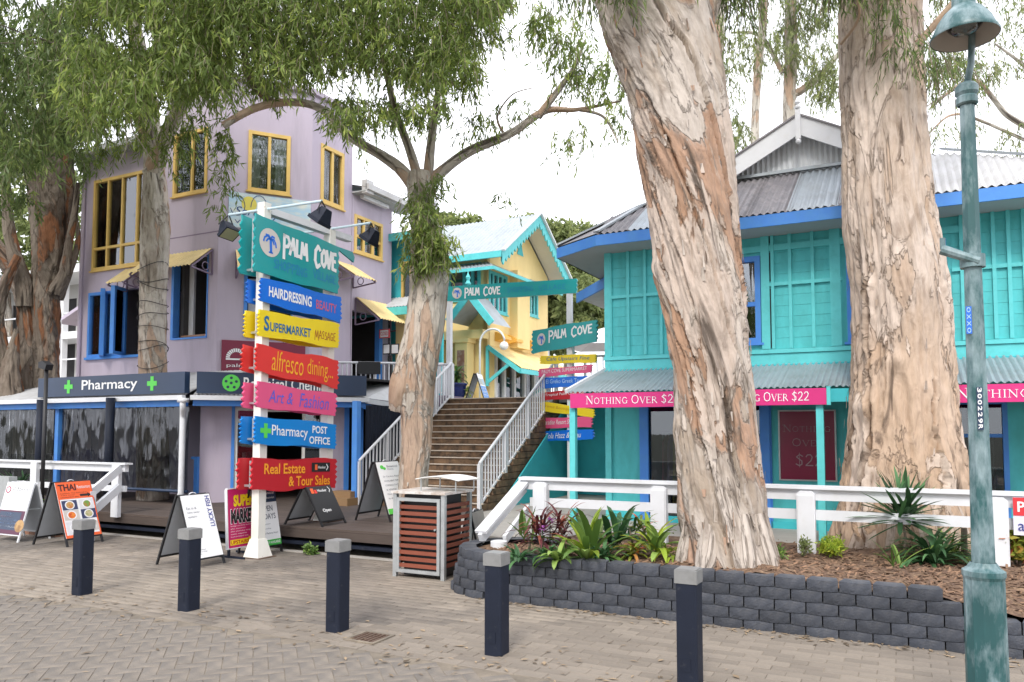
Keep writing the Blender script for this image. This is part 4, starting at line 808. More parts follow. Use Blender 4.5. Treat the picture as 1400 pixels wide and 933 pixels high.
b = MB(); b.prism([(a - 0, z_) for a, z_ in [(ST0 + .55, SZ0), (16.28, SZ0), (16.28, SZ1 - .02), (ST1 + .1, SZ1 - .3), (ST0 + .55, SZ0 + .02)]], (SS1 + .035, 0, 0), (0, 1, 0), (0, 0, 1), (.03, 0, 0)); st.part('side_wall', b, M['tealwall'])
def balustrade(name, label, p, q, h, gap=.11, post=(0, 1), mid=None, m='white', group='white balustrades by the stairs', topw=.05):
    T = Thing(name, label, 'railing', tuple(Vector(p)), group); p, q = Vector(p), Vector(q); d = q - p; n_ = int(sqrt(d.x ** 2 + d.y ** 2) / gap); up = Vector((0, 0, h))
    b = MB(); b.tube([p + up, q + up], topw / 2 + .004, 8); T.part('top_rail', b, M[m]); b = MB(); b.bar(p + Vector((0, 0, .09)), q + Vector((0, 0, .09)), .035); T.part('bottom_rail', b, M[m])
    for i in range(n_ + 1):
        k = i / n_; a = p + d * k; big = (i == 0 or i == n_ or (mid and i % mid == 0)); w_ = .06 if big else .024
        b = MB(); b.box(a.x - w_ / 2, a.x + w_ / 2, a.y - w_ / 2, a.y + w_ / 2, a.z + (0 if big else .1), a.z + h - .01); T.part('post' if big else 'baluster', b, M[m])
    return T
balustrade('stair_railing', 'sloping white stair railing left of the slim tree, rising beside the stone steps', (SS0 + .04, ST0 - .05, SZ0), (SS0 + .04, ST1 - .1, SZ1), .84, mid=8)
balustrade('stair_railing', 'sloping white stair railing on the right side of the stone steps', (SS1 - .03, ST0 - .05, SZ0), (SS1 - .03, ST1 - .05, SZ1), .84, mid=9)
balustrade('terrace_railing', 'white railing of the raised terrace under the gallery awning, hung with a dark cloth', (K2[0] + .25, K2[1] + .55, 2.62), (-10.1, 16.2, 2.62), .8, mid=9)
balustrade('terrace_railing', 'short white railing at the top left of the stairs behind the slim tree', (SS0, ST1 + .02, SZ1), (SS0 - 1.2, ST1 + .5, SZ1), .84)
b = MB(); q = at_v(510, 495, (K2[0] + .25, K2[1] + .55), (1, .9)); 
pA = Vector((K2[0] + .25, K2[1] + .55, 3.44)); pB = Vector((-10.1, 16.2, 3.44)); dd = pB - pA; c0_, c1_ = pA + dd * .22, pA + dd * .42; b.obox(c0_ + Vector((.04, -.04, 0)), c1_ - c0_, (.01, -.01, 0), (0, 0, -.3)); single('draped_cloth', b, M['black'], 'dark cloth draped over the gallery terrace railing', 'cloth', tuple(c0_))
b = MB(); b.box(-12.4, -9.6, 13.9, 16.3, 2.35, 2.6); struct('gallery_terrace', b, M['purple_trim'])
b = MB(); n_ = 14
corr(b, (-9.64, 12.5, .4), (-9.64, 15.4, .4), (-9.64, 15.4, 2.3), (-9.64, 12.5, 2.3), .12, .02); single('corrugated_screen', b, M['darkpost'], 'dark corrugated screen behind the left stair railing', 'screen', (-9.64, 14, .4))
b = MB(); b.box(-9.95, -9.45, 11.75, 12.1, .36, .5); b.box(-9.95, -9.5, 11.9, 12.2, .5, .62); single('timber_block_step', b, P('raw_timber', (.25, .15, .07)), 'small raw timber step at the foot of the left stair railing', 'step', (-9.7, 12, .36))
# gallery picture, menu frames, closed sign
def framed(nm, lab, cat_, P0, P1, fm, im, th=.04, txt=None, tm=None, out=.0):
    T = Thing(nm, lab, cat_, tuple((Vector(P0) + Vector(P1)) / 2)); P0, P1 = Vector(P0), Vector(P1); D = Vector((P1.x - P0.x, P1.y - P0.y, 0)); n_ = Vector((D.y, -D.x, 0)).normalized(); hgt = P1.z - P0.z
    b = MB(); b.obox(P0, D, n_ * th, (0, 0, hgt)); T.part('frame', b, fm)
    pf = lambda x, y, o=0.: tuple(P0 + D * x + Vector((0, 0, hgt * y)) + n_ * (th + .001 + o)); b = MB(); rect(b, pf, .1, .9, .1, .9, .001); T.part('picture', b, im)
    if txt: b = MB(); text(b, txt, pf, .14, .86, .3, .72, bold=.01, off=.004); T.part('lettering', b, tm)
    return T
s_ = K2[0] - 2.48; p0 = at_s(478, 477, s_); p1 = at_s(507, 446, s_); fC2 = None
framed('gallery_painting', 'dark framed painting hanging in the gallery niche', 'painting', p0, (p1[0], p1[1], p1[2]), M['black'], P('night_painting', (.03, .02, .015), .4, c2=(.5, .2, .05), c2amt=.9, c2scale=6, c2lo=.55, c2hi=.7))
p0 = at_t(519, 463, 16.4); p1 = at_t(533, 450, 16.4); framed('closed_sign', 'small white sign with red letters beside the blue gallery pillar', 'sign', p0, p1, P('sign_red', (.6, .03, .04)), P('sign_white', (.8, .8, .8)), .02, 'CLOSED', P('sign_red', (.6, .03, .04)))
for i, (x0, x1) in enumerate(((524, 534), (535, 546))):
    p0 = at_t(x0, 485, 16.3); p1 = at_t(x1, 470, 16.3); framed('menu_display', ['left of the two black menu frames over the terrace railing', 'right of the two black menu frames over the terrace railing'][i], 'menu', p0, p1, M['black'], P('paper', (.7, .7, .7)), .02)
p0 = at_t(535, 486, 16.33); b = MB(); b.box(p0[0] - .02, p0[0] + .02, 16.31, 16.35, 2.6, p0[2]); single('menu_stand', b, M['black'], 'thin stand carrying the two menu frames', 'stand', (p0[0], 16.33, 2.6))

# ================================================================== YELLOW BUILDING
yb = Thing('yellow_building', 'yellow two storey corner building with turquoise gable trim at the top of the stairs', 'building', (-13, 22, 2.5))
YS, YT = -12.0, 21.9; YB = 26.65; fY = wf((YS, YT), (0, 1)); fF = wf((0, YT), (1, 0))
def aY(px, py): p = at_s(px, py, YS); return p[1] - YT, p[2]
def aF(px, py): p = at_t(px, py, YT); return p[0], p[2]
ZGE = aY(665, 345)[1]; ZAP = 9.35
bays = [(aY(668, 400)[0], aY(693, 400)[0], aY(680, 424)[1] - .1, ZGE - .55), (aY(716, 400)[0], aY(735, 400)[0], aY(725, 432)[1], ZGE - .6)]
fwin = (aF(612, 380)[0], aF(661, 380)[0], aF(630, 395)[1] - .4, aF(630, 362)[1])
sh = (.5, 4.4, 2.55, 4.35)
b = MB(); wall(b, fY, 0, YB - YT, 2.5, ZGE, [bays[0], bays[1], sh]); wall(b, fF, -22, YS, 2.5, ZGE, [(fwin[0], YS - .25, fwin[2], fwin[3])])
b.add([fY(0, ZGE), fY(YB - YT, ZGE), fY((YB - YT) / 2, ZAP - .25)], [(0, 1, 2)]); yb.part('wall', b, M['yellow'])
b = MB(); b.box(-22, YS - .15, YT + 1.6, YT + 1.7, 2.5, ZGE); b.box(YS - 1.8, YS - 1.7, YT + .2, YB, 2.5, ZGE); b.box(-22, YS - .15, YT + .15, YB, 4.7, 4.8); b.box(-22, YS - .15, YT + .15, YB, ZGE - .05, ZGE); yb.part('inner_wall', b, M['inside'])
mid = (YB - YT) / 2; ov = .75
for sg, tt in ((-1, YT - .45), (1, YB + .45)):
    zt_ = ZGE - .12
    b = MB(); A_ = (-24, tt, zt_); B_ = (YS + ov, tt, zt_); C_ = (YS + ov, YT + mid, ZAP); D_ = (-24, YT + mid, ZAP); corr(b, A_, B_, C_, D_, .16, .02) if sg < 0 else b.quad(A_, B_, C_, D_); yb.part('main_roof', b, M['roof_pale'])
    # saw-tooth barge board
    A = Vector((YS + ov + .02, tt, zt_ - .02)); Cc = Vector((YS + ov + .02, YT + mid, ZAP - .02)); n_ = 13; d = (Cc - A) / n_
    b = MB()
    for k_ in range(n_):
        p = A + d * k_; q = A + d * (k_ + 1); o = Vector((.05, 0, 0)); dn = Vector((0, 0, -.3)); lo = p + Vector((0, 0, -.62 if True else 0)) * .75 + d * .0
        v = [p, q, q + dn, (p + q) / 2 + dn * 1.55, p + dn]; b.add([tuple(x) for x in v] + [tuple(x - o) for x in v], [(0, 1, 2, 3, 4), (9, 8, 7, 6, 5), (2, 7, 8, 3), (3, 8, 9, 4), (0, 5, 6, 1)])
    yb.part('barge_board', b, M['teal_light'])
    b = MB(); b.bar(A + Vector((.03, 0, .05)), Cc + Vector((.03, 0, .05)), .12, .06); yb.part('capping', b, M['white'])
    b = MB(); v = [(YS, tt, zt_ - .12), (YS + ov, tt, zt_ - .12), (YS + ov, YT + mid, ZAP - .12), (YS, YT + mid, ZAP - .12)]; b.quad(*v); yb.part('gable_soffit', b, P('cream_paint', (.75, .7, .58)))
b = MB(); b.box(-24, YS + ov, YT - .5, YT - .42, ZGE - .3, ZGE - .1); yb.part('fascia', b, M['teal_light'])
b = MB(); b.add([fY(mid - .25, ZAP - 1.4, .02), fY(mid + .25, ZAP - 1.4, .02), fY(mid, ZAP - .75, .02)], [(0, 1, 2)]); yb.part('gable_vent', b, M['teal'])
# window hood roof running round the corner and turquoise bay windows
b = MB(); corr(b, (-18, YT - .7, ZGE - .62), (YS + .6, YT - .7, ZGE - .62), (YS + .02, YT, ZGE - .3), (-18, YT, ZGE - .3), .14, .015); yb.part('hood_roof', b, M['roof_pale'])
b = MB(); b.quad((YS + .6, YT - .7, ZGE - .62), (YS + .6, YB, ZGE - .62), (YS, YB, ZGE - .3), (YS, YT, ZGE - .3)); yb.part('hood_roof', b, M['roof_pale'])
b = MB(); b.box(YS + .56, YS + .62, YT - .7, YB, ZGE - .72, ZGE - .62); b.box(-18, YS + .56, YT - .72, YT - .68, ZGE - .72, ZGE - .62); yb.part('hood_fascia', b, M['teal_light'])
for h_ in bays: window(yb, fY, *h_, 'teal_light', (.25, .5, .75), (), .09)
window(yb, fF, fwin[0], YS - .25, fwin[2], fwin[3], 'teal_light', (.5, .75), (), .12)
b = MB(); fbox(b, fY, aY(697, 400)[0], aY(714, 400)[0], 4.6, ZGE - .3, 0, .3); yb.part('bay', b, M['yellow'])
for i, t_ in enumerate((.5, 1.4, 2.9, 3.9)):
    b = MB(); b.prism([(0, 0), (.36, .06), (.36, .14), (.08, .3), (0, .3)], (YS, YT + t_, 4.72), (1, 0, 0), (0, 0, 1), (0, .5, 0)); yb.part('bracket_box', b, P('ochre_trim', (.75, .42, .08)))
# shopfront awning with turquoise brackets
b = MB(); corr(b, (YS + 1.25, YT - .1, 3.75), (YS + 1.25, YB, 3.75), (YS, YB, 4.55), (YS, YT - .1, 4.55), .16, .015); yb.part('shop_awning', b, M['cream_roof'])
b = MB(); b.box(YS + 1.2, YS + 1.27, YT - .1, YB, 3.58, 3.73); b.bar((YS + 1.22, YT - .1, 3.65), (YS + .05, YT - .1, 4.48), .06, .14); b.bar((YS + .02, YT - .08, 3.3), (YS + .85, YT - .08, 3.9), .06, .1); b.box(YS + .0, YS + .08, YT - .12, YT - .02, 3.2, 4.5); yb.part('awning_bracket', b, M['teal_light'])
b = MB(); b.bar((YS + 1.22, YT + 3.2, 3.6), (YS + .1, YT + 3.2, 3.1), .08, .12); yb.part('awning_bracket', b, M['teal_light'])
for q in (.55, 1.15, 1.9, 2.7, 3.5, 4.3): b = MB(); fbox(b, fY, q - .07, q + .07, 2.5, 4.35, -.08, .05); yb.part('shop_column', b, M['white'])
b = MB(); fbox(b, fY, .5, 4.4, 2.56, 4.34, -.05, -.04); yb.part('shop_window', b, M['shopglass'])
b = MB(); fbox(b, fY, .6, 4.3, 2.8, 3.2, -.6, -.5); yb.part('shop_display', b, P('display_pink', (.5, .12, .12), .6, c2=(.3, .4, .6), c2amt=.9, c2scale=5))
# front columns with stone inlays and small gabled porch
for px0, px1, inl in ((566, 586, 0), (596, 612, 1), (634, 650, 1)):
    s0_, _ = aF(px0, 480); s1_, _ = aF(px1, 480); b = MB(); b.box(s0_, s1_, YT - .55, YT - .1, 2.5, 4.75); b.box(s0_ - .08, s1_ + .08, YT - .62, YT - .1, 4.6, 4.72); cc = yb.part('column', b, M['yellow'])
    if inl: b = MB(); m_ = (s0_ + s1_) / 2; b.box(m_ - .13, m_ + .13, YT - .575, YT - .55, 3.15, 4.35); yb.part('stone_inlay', b, P('pink_stone_inlay', (.3, .14, .09), .8, c2=(.5, .38, .3), c2amt=.9, c2scale=5), cc)
b = MB(); b.box(-18, YS + .1, YT - .5, YT - .1, 4.72, 5.0); yb.part('porch_beam', b, M['yellow'])
pc = at_t(636, 420, YT - 1.2); 
b = MB(); Lp = Vector(at_t(612, 440, YT - 1.3)); Ap = Vector(at_t(641, 402, YT - 1.3)); Rp = Vector(at_t(672, 442, YT - 1.3))
for A_, B_ in ((Ap, Lp), (Ap, Rp)): b = MB(); b.bar(A_, B_, .06, .22); yb.part('porch_barge', b, M['teal_light']); b = MB(); b.quad(A_, B_, B_ + Vector((0, 1.3, 0)), A_ + Vector((0, 1.3, 0))); yb.part('porch_roof', b, M['roof_pale'])
b = MB(); b.lathe(tuple(Ap + Vector((0, -.05, .0))), [(.05, 0), (.05, .25), (.1, .3), (.05, .4), (.08, .5), (.03, .6), (0, .75)], 8); yb.part('finial', b, M['teal_light'])
# turquoise link wall with its own small roof between lilac and yellow buildings
lk = Thing('turquoise_link_building', 'narrow turquoise building with a white roof wedged between the lilac and yellow ones', 'building', (-13, 20, 2.5))
tL = K2[1] + cW + .3; 
b = MB(); fL_ = wf((0, tL), (1, 0)); s0_ = at_t(530, 370, tL)[0] - 1.5; s1_ = at_t(578, 370, tL)[0]; zt = at_t(560, 322, tL)[2]
wr = (at_t(549, 400, tL)[0], at_t(563, 400, tL)[0], at_t(555, 410, tL)[2], at_t(555, 358, tL)[2])
wall(b, fL_, s0_, s1_, 2.5, zt, [wr]); b.box(s1_ - .15, s1_, tL + .15, tL + .7, 2.5, zt); b.box(s0_, s1_, tL + 1, tL + 1.1, 2.5, zt); lk.part('wall', b, M['tealwall']); window(lk, fL_, *wr, 'ylo_frame', (), (), .06)
b = MB(); corr(b, (s0_, tL - .4, zt), (s1_ + .3, tL - .4, zt), (s1_ - .1, tL + 1.6, zt + .6), (s0_, tL + 1.6, zt + .6), .14, .015); lk.part('roof', b, M['roof_white'])
b = MB(); b.box(s0_, s1_ + .3, tL - .45, tL - .38, zt - .22, zt - .02); lk.part('fascia', b, M['teal_light'])
zp = at_t(560, 412, tL - .6)[2]; b = MB(); corr(b, (s0_, tL - .8, zp - .15), (s1_ + .2, tL - .8, zp - .15), (s1_ + .2, tL, zp + .25), (s0_, tL, zp + .25), .1, .012); lk.part('porch_roof', b, M['roof_white'])
b = MB(); b.box(s0_, s1_ + .2, tL - .85, tL - .79, zp - .38, zp - .17); lk.part('porch_fascia', b, M['teal_light'])
for px in (550, 572): s_ = at_t(px, 470, tL - .5)[0]; b = MB(); b.box(s_ - .14, s_ + .14, tL - .6, tL - .3, 2.5, zp - .3); lk.part('column', b, M['yellow'])
# goose-neck lamp
p0 = at_t(656, 540, YT - 1.6); T = Thing('arch_lamp', 'white goose-neck lamp with a round globe in front of the yellow wall', 'lamp', (p0[0], p0[1], 2.5))
za = at_t(656, 470, YT - 1.6)[2]; b = MB(); pts = [(p0[0], p0[1], 2.5), (p0[0], p0[1], za)] + [(p0[0] + .42 - .42 * cos(q), p0[1], za + .42 * sin(q)) for q in np.arange(.3, 3.0, .3)]; b.tube(pts, .03, 8); T.part('pole', b, M['white'], smooth=True)
gx = at_t(689, 473, YT - 1.6); b = MB(); b.tube([pts[-1], (gx[0], p0[1], gx[2] + .15)], .025, 6); r_ = .13; b2 = MB(); b2.lathe((gx[0], p0[1], gx[2]), [(r_ * sin(q), -r_ * cos(q)) for q in np.linspace(.01, pi - .01, 9)], 14); T.part('globe', b2, P('opal_globe', (.8, .78, .75), .3), smooth=True); T.part('neck', b, M['white'])
# far white apartment block on the left
ab = Thing('white_apartment_block', 'far white apartment block with balconies behind the brown tree trunks', 'building', (-32, 24, 0))
tq = 24; e = lambda px: at_t(px, 440, tq)[0]; a0, a1 = e(-190), e(112)
zl = [at_t(60, y, tq)[2] for y in (385, 455, 466, 520)]
fb_ = wf((0, tq + 1.6), (1, 0)); b = MB(); doors = []
for k_ in range(9):
    x_ = a0 + (a1 - a0) * (k_ + .4) / 9; doors += [(x_, x_ + .9, zl[3], zl[3] + 2.0), (x_, x_ + .9, zl[1], zl[1] + 2)]
wall(b, fb_, a0, a1, 0, zl[0] + .2, doors); b.box(a0, a1, tq + 4, tq + 4.1, 0, zl[0]); ab.part('wall', b, P('grey_render', (.42, .41, .39)))
for z_ in (zl[3] - .3, zl[2]): b = MB(); b.box(a0, a1 + 1, tq, tq + 1.6, z_, z_ + .35); ab.part('balcony_slab', b, P('white_render', (.65, .65, .65)))
b = MB(); b.box(a0 - 1, a1 + 1, tq - .5, tq + 6, zl[0] + .1, zl[0] + .5); ab.part('roof_slab', b, P('white_render', (.65, .65, .65)))
for k_ in range(7):
    x_ = a0 + (a1 - a0) * k_ / 6.5; b = MB(); b.box(x_ - .12, x_ + .12, tq + .02, tq + .3, 0, zl[0] + .1); ab.part('pillar', b, P('white_render', (.65, .65, .65)))
for z_ in (zl[3] + .95, zl[2] + 1.25): b = MB(); b.box(a0, a1, tq + .05, tq + .1, z_, z_ + .07); ab.part('balcony_rail', b, M['white'])
for h_ in doors: b = MB(); fbox(b, fb_, h_[0], h_[1], h_[2], h_[3], -.1, -.07); ab.part('door_glass', b, M['inside_dark'])
T = balustrade('side_verandah_railing', 'small white railing and lilac hood left of the lilac building', at_t(78, 520, 17)[:2] + (2.3,), at_t(106, 520, 17)[:2] + (2.3,), .85, group=None, gap=.14)
b = MB(); p0 = at_t(78, 438, 17); p1 = at_t(112, 415, 17); b.obox((p0[0], 17, p0[2]), (p1[0] - p0[0], 0, p1[2] - p0[2]), (0, 1.2, 0), (0, 0, -.12)); T.part('hood', b, M['purple']); b = MB(); s_ = at_t(80, 480, 16.9)[0]; b.box(s_ - .05, s_ + .05, 16.85, 16.95, 2.2, p0[2]); T.part('hood_post', b, M['white'])

# ================================================================== STREET FURNITURE
# bollards
BL = [(-8.114, 5.56, 'leftmost dark bollard, in front of the orange food board'), (-6.45, 5.56, 'dark bollard in front of the leaning white sandwich board'), (-4.6, 5.6, 'dark bollard in front of the timber deck, left of the slatted bin'),
      (-2.99, 5.62, 'dark bollard in front of the rounded end of the block planter'), (-1.42, 5.6, 'nearest dark bollard, in front of the big leaning tree')]
x0, y0, l0 = BL[0]
T = Thing('bollard', l0, 'bollard', (x0, y0, 0), 'charcoal bollards along the footpath edge'); hb = at_t(112, 707, 5.5)[2]
hB_ = .81; b = MB(); q = .072; b.prism([(-q, -q), (-q + .012, -q - .008), (q - .012, -q - .008), (q, -q), (q + .004, -q + .012), (q + .004, q), (-q - .004, q)], (x0, y0, -.05), (1, 0, 0), (0, 1, 0), (0, 0, hB_ - .05)); T.part('post', b, M['darkpost'])
b = MB(); q = .081; b.box(x0 - q, x0 + q, y0 - q - .004, y0 + q, hB_ - .1, hB_ - .006); b.box(x0 - q + .008, x0 + q - .008, y0 - q + .004, y0 + q - .008, hB_ - .006, hB_ + .001); T.part('cap', b, M['cap'])
b = MB(); b.box(x0 - .03, x0 + .03, y0 - .0835, y0 - .079, .1, .19); T.part('base_plate', b, M['darkpost'])
for x_, y_, l_ in BL[1:]: copy_thing(T.o, (x_, y_, 0), random.uniform(-.03, .03), l_)
# drain grate
c_ = at_z(505, 873, 0); T = Thing('drain_grate', 'small rusty square drain grate set in the pavers beside the middle bollard', 'drain', (c_[0], c_[1], 0))
b = MB(); b.box(c_[0] - .16, c_[0] + .16, c_[1] - .16, c_[1] - .13, 0, .014); b.box(c_[0] - .16, c_[0] + .16, c_[1] + .13, c_[1] + .16, 0, .014); b.box(c_[0] - .16, c_[0] - .13, c_[1] - .13, c_[1] + .13, 0, .014); b.box(c_[0] + .13, c_[0] + .16, c_[1] - .13, c_[1] + .13, 0, .014); T.part('frame', b, M['joint'])
for i in range(6): b = MB(); b.box(c_[0] - .12 + i * .044, c_[0] - .1 + i * .044, c_[1] - .13, c_[1] + .13, .003, .012); T.part('grate_bar', b, P('rusty_iron', (.1, .06, .04), .8))
# slatted bin enclosure
bx1, by0 = -4.95, 7.97; bx0 = bx1 - .745; by1 = by0 + .66; ht = at_t(607, 674, by0)[2]
T = Thing('bin_enclosure', 'red timber slatted bin enclosure in a galvanised frame with a curved white hood', 'bin', ((bx0 + bx1) / 2, by0 + .3, 0))
for x_, y_ in ((bx0, by0), (bx1 - .05, by0), (bx0, by1 - .05), (bx1 - .05, by1 - .05)): b = MB(); b.box(x_, x_ + .05, y_, y_ + .05, 0, ht - .03); T.part('frame_post', b, M['steel'])
b = MB(); b.box(bx0 - .02, bx1 + .02, by0 - .02, by1 + .02, ht - .03, ht); T.part('top_tray', b, P('pale_steel_top', (.6, .58, .55), .4, c2=(.35, .25, .18), c2amt=.7, c2scale=8))
b = MB(); b.box(bx0 + .1, bx1 - .1, by0 + .1, by1 - .1, .02, ht - .05); T.part('inner_bin', b, M['black'])
b = MB()
for v in ((bx0 + .06, bx0 + .1, .06, ht - .08), (bx1 - .1, bx1 - .06, .06, ht - .08)): b.box(v[0], v[1], by0 - .012, by0 + .03, v[2], v[3])
b.box(bx0 + .1, bx1 - .1, by0 - .012, by0 + .03, .06, .1); b.box(bx0 + .1, bx1 - .1, by0 - .012, by0 + .03, ht - .12, ht - .08); door = T.part('door_frame', b, M['steel'])
for i in range(10):
    z_ = .125 + i * (ht - .26) / 10; hs = (ht - .26) / 10 - .033
    b = MB(); b.box(bx0 + .1, bx1 - .1, by0 + .0, by0 + .02, z_, z_ + hs, 0); T.part('slat', b, M['wood'], door)
    b = MB(); b.box(bx1 - .03, bx1 - .008, by0 + .05, by1 - .05, z_ + .02, z_ + hs + .02); T.part('slat', b, M['wood'])
    b = MB(); b.box(bx0 + .008, bx0 + .03, by0 + .05, by1 - .05, z_ + .02, z_ + hs + .02); T.part('slat', b, M['wood'])
b = MB(); b.tube([(bx1 - .12, by0 - .005, .6), (bx1 - .12, by0 - .03, .6)], .012, 8); T.part('latch', b, M['steel'], door)
hx0, hx1 = at_t(583, 645, by0 + .33)[0], at_t(641, 650, by0 + .33)[0]; zh = ht + .12
b = MB(); n_ = 10; V = []
for k_ in range(n_ + 1):
    q = k_ / n_; V += [(hx0 + (hx1 - hx0) * q, by0 + .08, zh + .06 * sin(pi * (q * .8 + .12))), (hx0 + (hx1 - hx0) * q, by1 - .06, zh + .06 * sin(pi * (q * .8 + .12)))]
V2 = [(x, y, z + .008) for x, y, z in V]; b.add(V + V2, [(2 * k_, 2 * k_ + 2, 2 * k_ + 3, 2 * k_ + 1) for k_ in range(n_)] + [(2 * k_ + 22, 2 * k_ + 23, 2 * k_ + 25, 2 * k_ + 24) for k_ in range(n_)] + [(2 * k_, 2 * k_ + 22, 2 * k_ + 24, 2 * k_ + 2) for k_ in range(n_)] + [(2 * k_ + 1, 2 * k_ + 3, 2 * k_ + 25, 2 * k_ + 23) for k_ in range(n_)]); T.part('hood', b, P('white_hood', (.8, .8, .78), .4), smooth=False)
for x_ in (hx0 + .06, hx1 - .06):
    for y_ in (by0 + .12, by1 - .1): b = MB(); b.tube([(x_, y_, ht), (x_, y_, zh + .035)], .009, 6); T.part('hood_rod', b, M['steel'])
# white rails: right terrace
RTt = 9.2; zt_ = 1.175; fr_ = Thing('terrace_fence', 'white timber post and rail fence along the turquoise shop terrace behind the planter', 'fence', (0, RTt, .36), 'white timber fences')
r0 = at_t(715, 655, RTt)[0]
b = MB(); b.box(r0, 7, RTt - .02, RTt + .05, zt_ - .15, zt_ - .03); fr_.part('rail', b, M['white']); b = MB(); b.box(r0 - .03, 7, RTt - .07, RTt + .09, zt_ - .028, zt_ + .01); fr_.part('rail_cap', b, M['white'])
z2 = at_t(1170, 707, RTt)[2]; b = MB(); b.box(r0 + .1, 7, RTt + .0, RTt + .05, z2 - .055, z2 + .055); fr_.part('rail', b, M['white'])
for px in (742, 903, 1103, 1362, 1700): s_ = at_t(px, 700, RTt)[0]; b = MB(); b.prism([(-.095, 0), (.095, 0), (.095, .76), (.06, .79), (-.06, .79), (-.095, .76)], (s_, RTt - .1, .34), (1, 0, 0), (0, 0, 1), (0, .1, 0)); b.box(s_ - .08, s_ + .08, RTt - .115, RTt - .1, .34, 1.08); fr_.part('post', b, M['white'])
e1 = at_t(657, 728, 8.15); b = MB(); b.bar((r0 + .02, RTt, zt_ - .05), e1, .16, .035); b.bar((r0 + .02, RTt, zt_ - .13), (e1[0], e1[1], e1[2] - .08), .05, .12); fr_.part('sloping_rail', b, M['white'])
p0 = at_t(722, 695, RTt); p1 = at_t(690, 738, 8.35); b = MB(); b.bar(p0, p1, .045, .1); fr_.part('sloping_rail', b, M['white'])
p1 = at_t(682, 742, 8.22); b = MB(); b.tube([(p1[0], p1[1], .1), (p1[0], p1[1], e1[2] - .1), (p1[0], p1[1], e1[2] - .09)], [.1, .1, .06], 14); fr_.part('end_post', b, M['white'])
# left deck rail
fl2 = Thing('deck_fence', 'white timber rail around the pharmacy deck at the far left, with a sloping end', 'fence', (-12.5, 8.9, .36), 'white timber fences')
tl = 8.98; sR = at_t(172, 660, tl)[0]; zl_ = at_t(100, 636, tl)[2]; zl2 = at_t(100, 665, tl)[2]
b = MB(); b.box(-19, sR, tl - .02, tl + .05, zl_ - .09, zl_ + .03); fl2.part('rail', b, M['white']); b = MB(); b.box(-19, sR + .05, tl - .07, tl + .09, zl_ + .032, zl_ + .062); fl2.part('rail_cap', b, M['white'])
b = MB(); b.box(-19, sR, tl - .02, tl + .03, zl2 - .05, zl2 + .05); fl2.part('rail', b, M['white'])
for px in (51, 163, -60): s_ = at_t(px, 670, tl)[0]; b = MB(); b.box(s_ - .09, s_ + .09, tl - .09, tl - .022, .3, zl_ + .03); fl2.part('post', b, M['white'])
for dz_ in (0, -.33): p0 = Vector((sR - .02, tl - .1, zl_ + dz_ - .02)); p1 = Vector(at_t(112, 690, 8.15)) + Vector((0, 0, dz_ + .06)); b = MB(); b.bar(p0, p1, .06, .13); fl2.part('sloping_rail', b, M['white'])
b = MB(); p1 = Vector(at_t(124, 690, 8.25)); b.box(p1.x - .06, p1.x + .06, 8.2, 8.3, 0, .8); fl2.part('end_post', b, M['white'])
# small sign on the right rail
a = at_t(1384, 680, RTt - .08); c = at_t(1420, 733, RTt - .08); T = Thing('rail_sign', 'small red and white sign fixed to the white rail at the right edge', 'sign', (a[0] + .2, RTt - .08, c[2]))
b = MB(); b.box(a[0], a[0] + .36, RTt - .1, RTt - .08, c[2], a[2]); T.part('panel', b, P('sign_lilac', (.7, .68, .8)))
zm = c[2] + (a[2] - c[2]) * .52; b = MB(); b.box(a[0], a[0] + .36, RTt - .106, RTt - .101, zm, a[2]); T.part('red_band', b, P('sign_red', (.6, .03, .04)))
pf = lambda x, y, o=0.: (a[0] + .36 * x, RTt - .107 - o, c[2] + (a[2] - c[2]) * y); b = MB(); text(b, 'POST', pf, .1, .95, .62, .9, bold=.02); T.part('lettering', b, P('sign_white', (.8, .8, .8))); b = MB(); text(b, 'ahead', pf, .1, 1., .12, .4, off=.002); T.part('lettering', b, P('navy_print', (.03, .04, .2)))

# planter: mulch bed, block wall
def wall_path(d, k=0):                                   # distance along the wall from its right end
    R_ = .68 + k * .0; cs_, ct_ = -4.02, 8.08
    Lw = 9.0 - cs_
    if d < Lw: return (9.0 - d, ct_ - R_, 0.)
    a_ = (d - Lw) / R_
    return (cs_ - R_ * sin(a_), ct_ - R_ * cos(a_), -a_)
pl = Thing('block_planter', 'low curved planter wall of charcoal concrete blocks holding a mulched garden bed', 'planter', (-2, 7.4, 0))
bm = []
for v_ in range(4):
    mb = MB(); h_ = .095; w_ = .258; d_ = .2; rd = random.Random(v_)
    nx_, nz2 = 6, 3; idx = {}
    for j in range(nz2 + 1):
        for i in range(nx_ + 1):
            x_ = -w_ / 2 + w_ * i / nx_; e_ = abs(i / nx_ - .5) * 2; y_ = .034 * e_ ** 2.2 + rd.uniform(-.0025, .0025) + (.005 if j in (0, nz2) else 0)
            idx[i, j] = len(mb.v); mb.v.append((x_, y_, h_ * j / nz2))
    for j in range(nz2):
        for i in range(nx_): mb.f.append((idx[i, j], idx[i + 1, j], idx[i + 1, j + 1], idx[i, j + 1]))
    o_ = len(mb.v); mb.v += [(-w_ * .4, d_, h_), (w_ * .4, d_, h_), (-w_ * .4, d_, 0), (w_ * .4, d_, 0)]
    mb.f.append(tuple(idx[i, nz2] for i in range(nx_ + 1)) + (o_ + 1, o_)); mb.f += [(idx[0, 0], idx[0, nz2], o_, o_ + 2), (idx[nx_, nz2], idx[nx_, 0], o_ + 3, o_ + 1)]; mb.fr = [0.] * len(mb.f)
    bm.append(make_mesh('block', mb, M['block']))
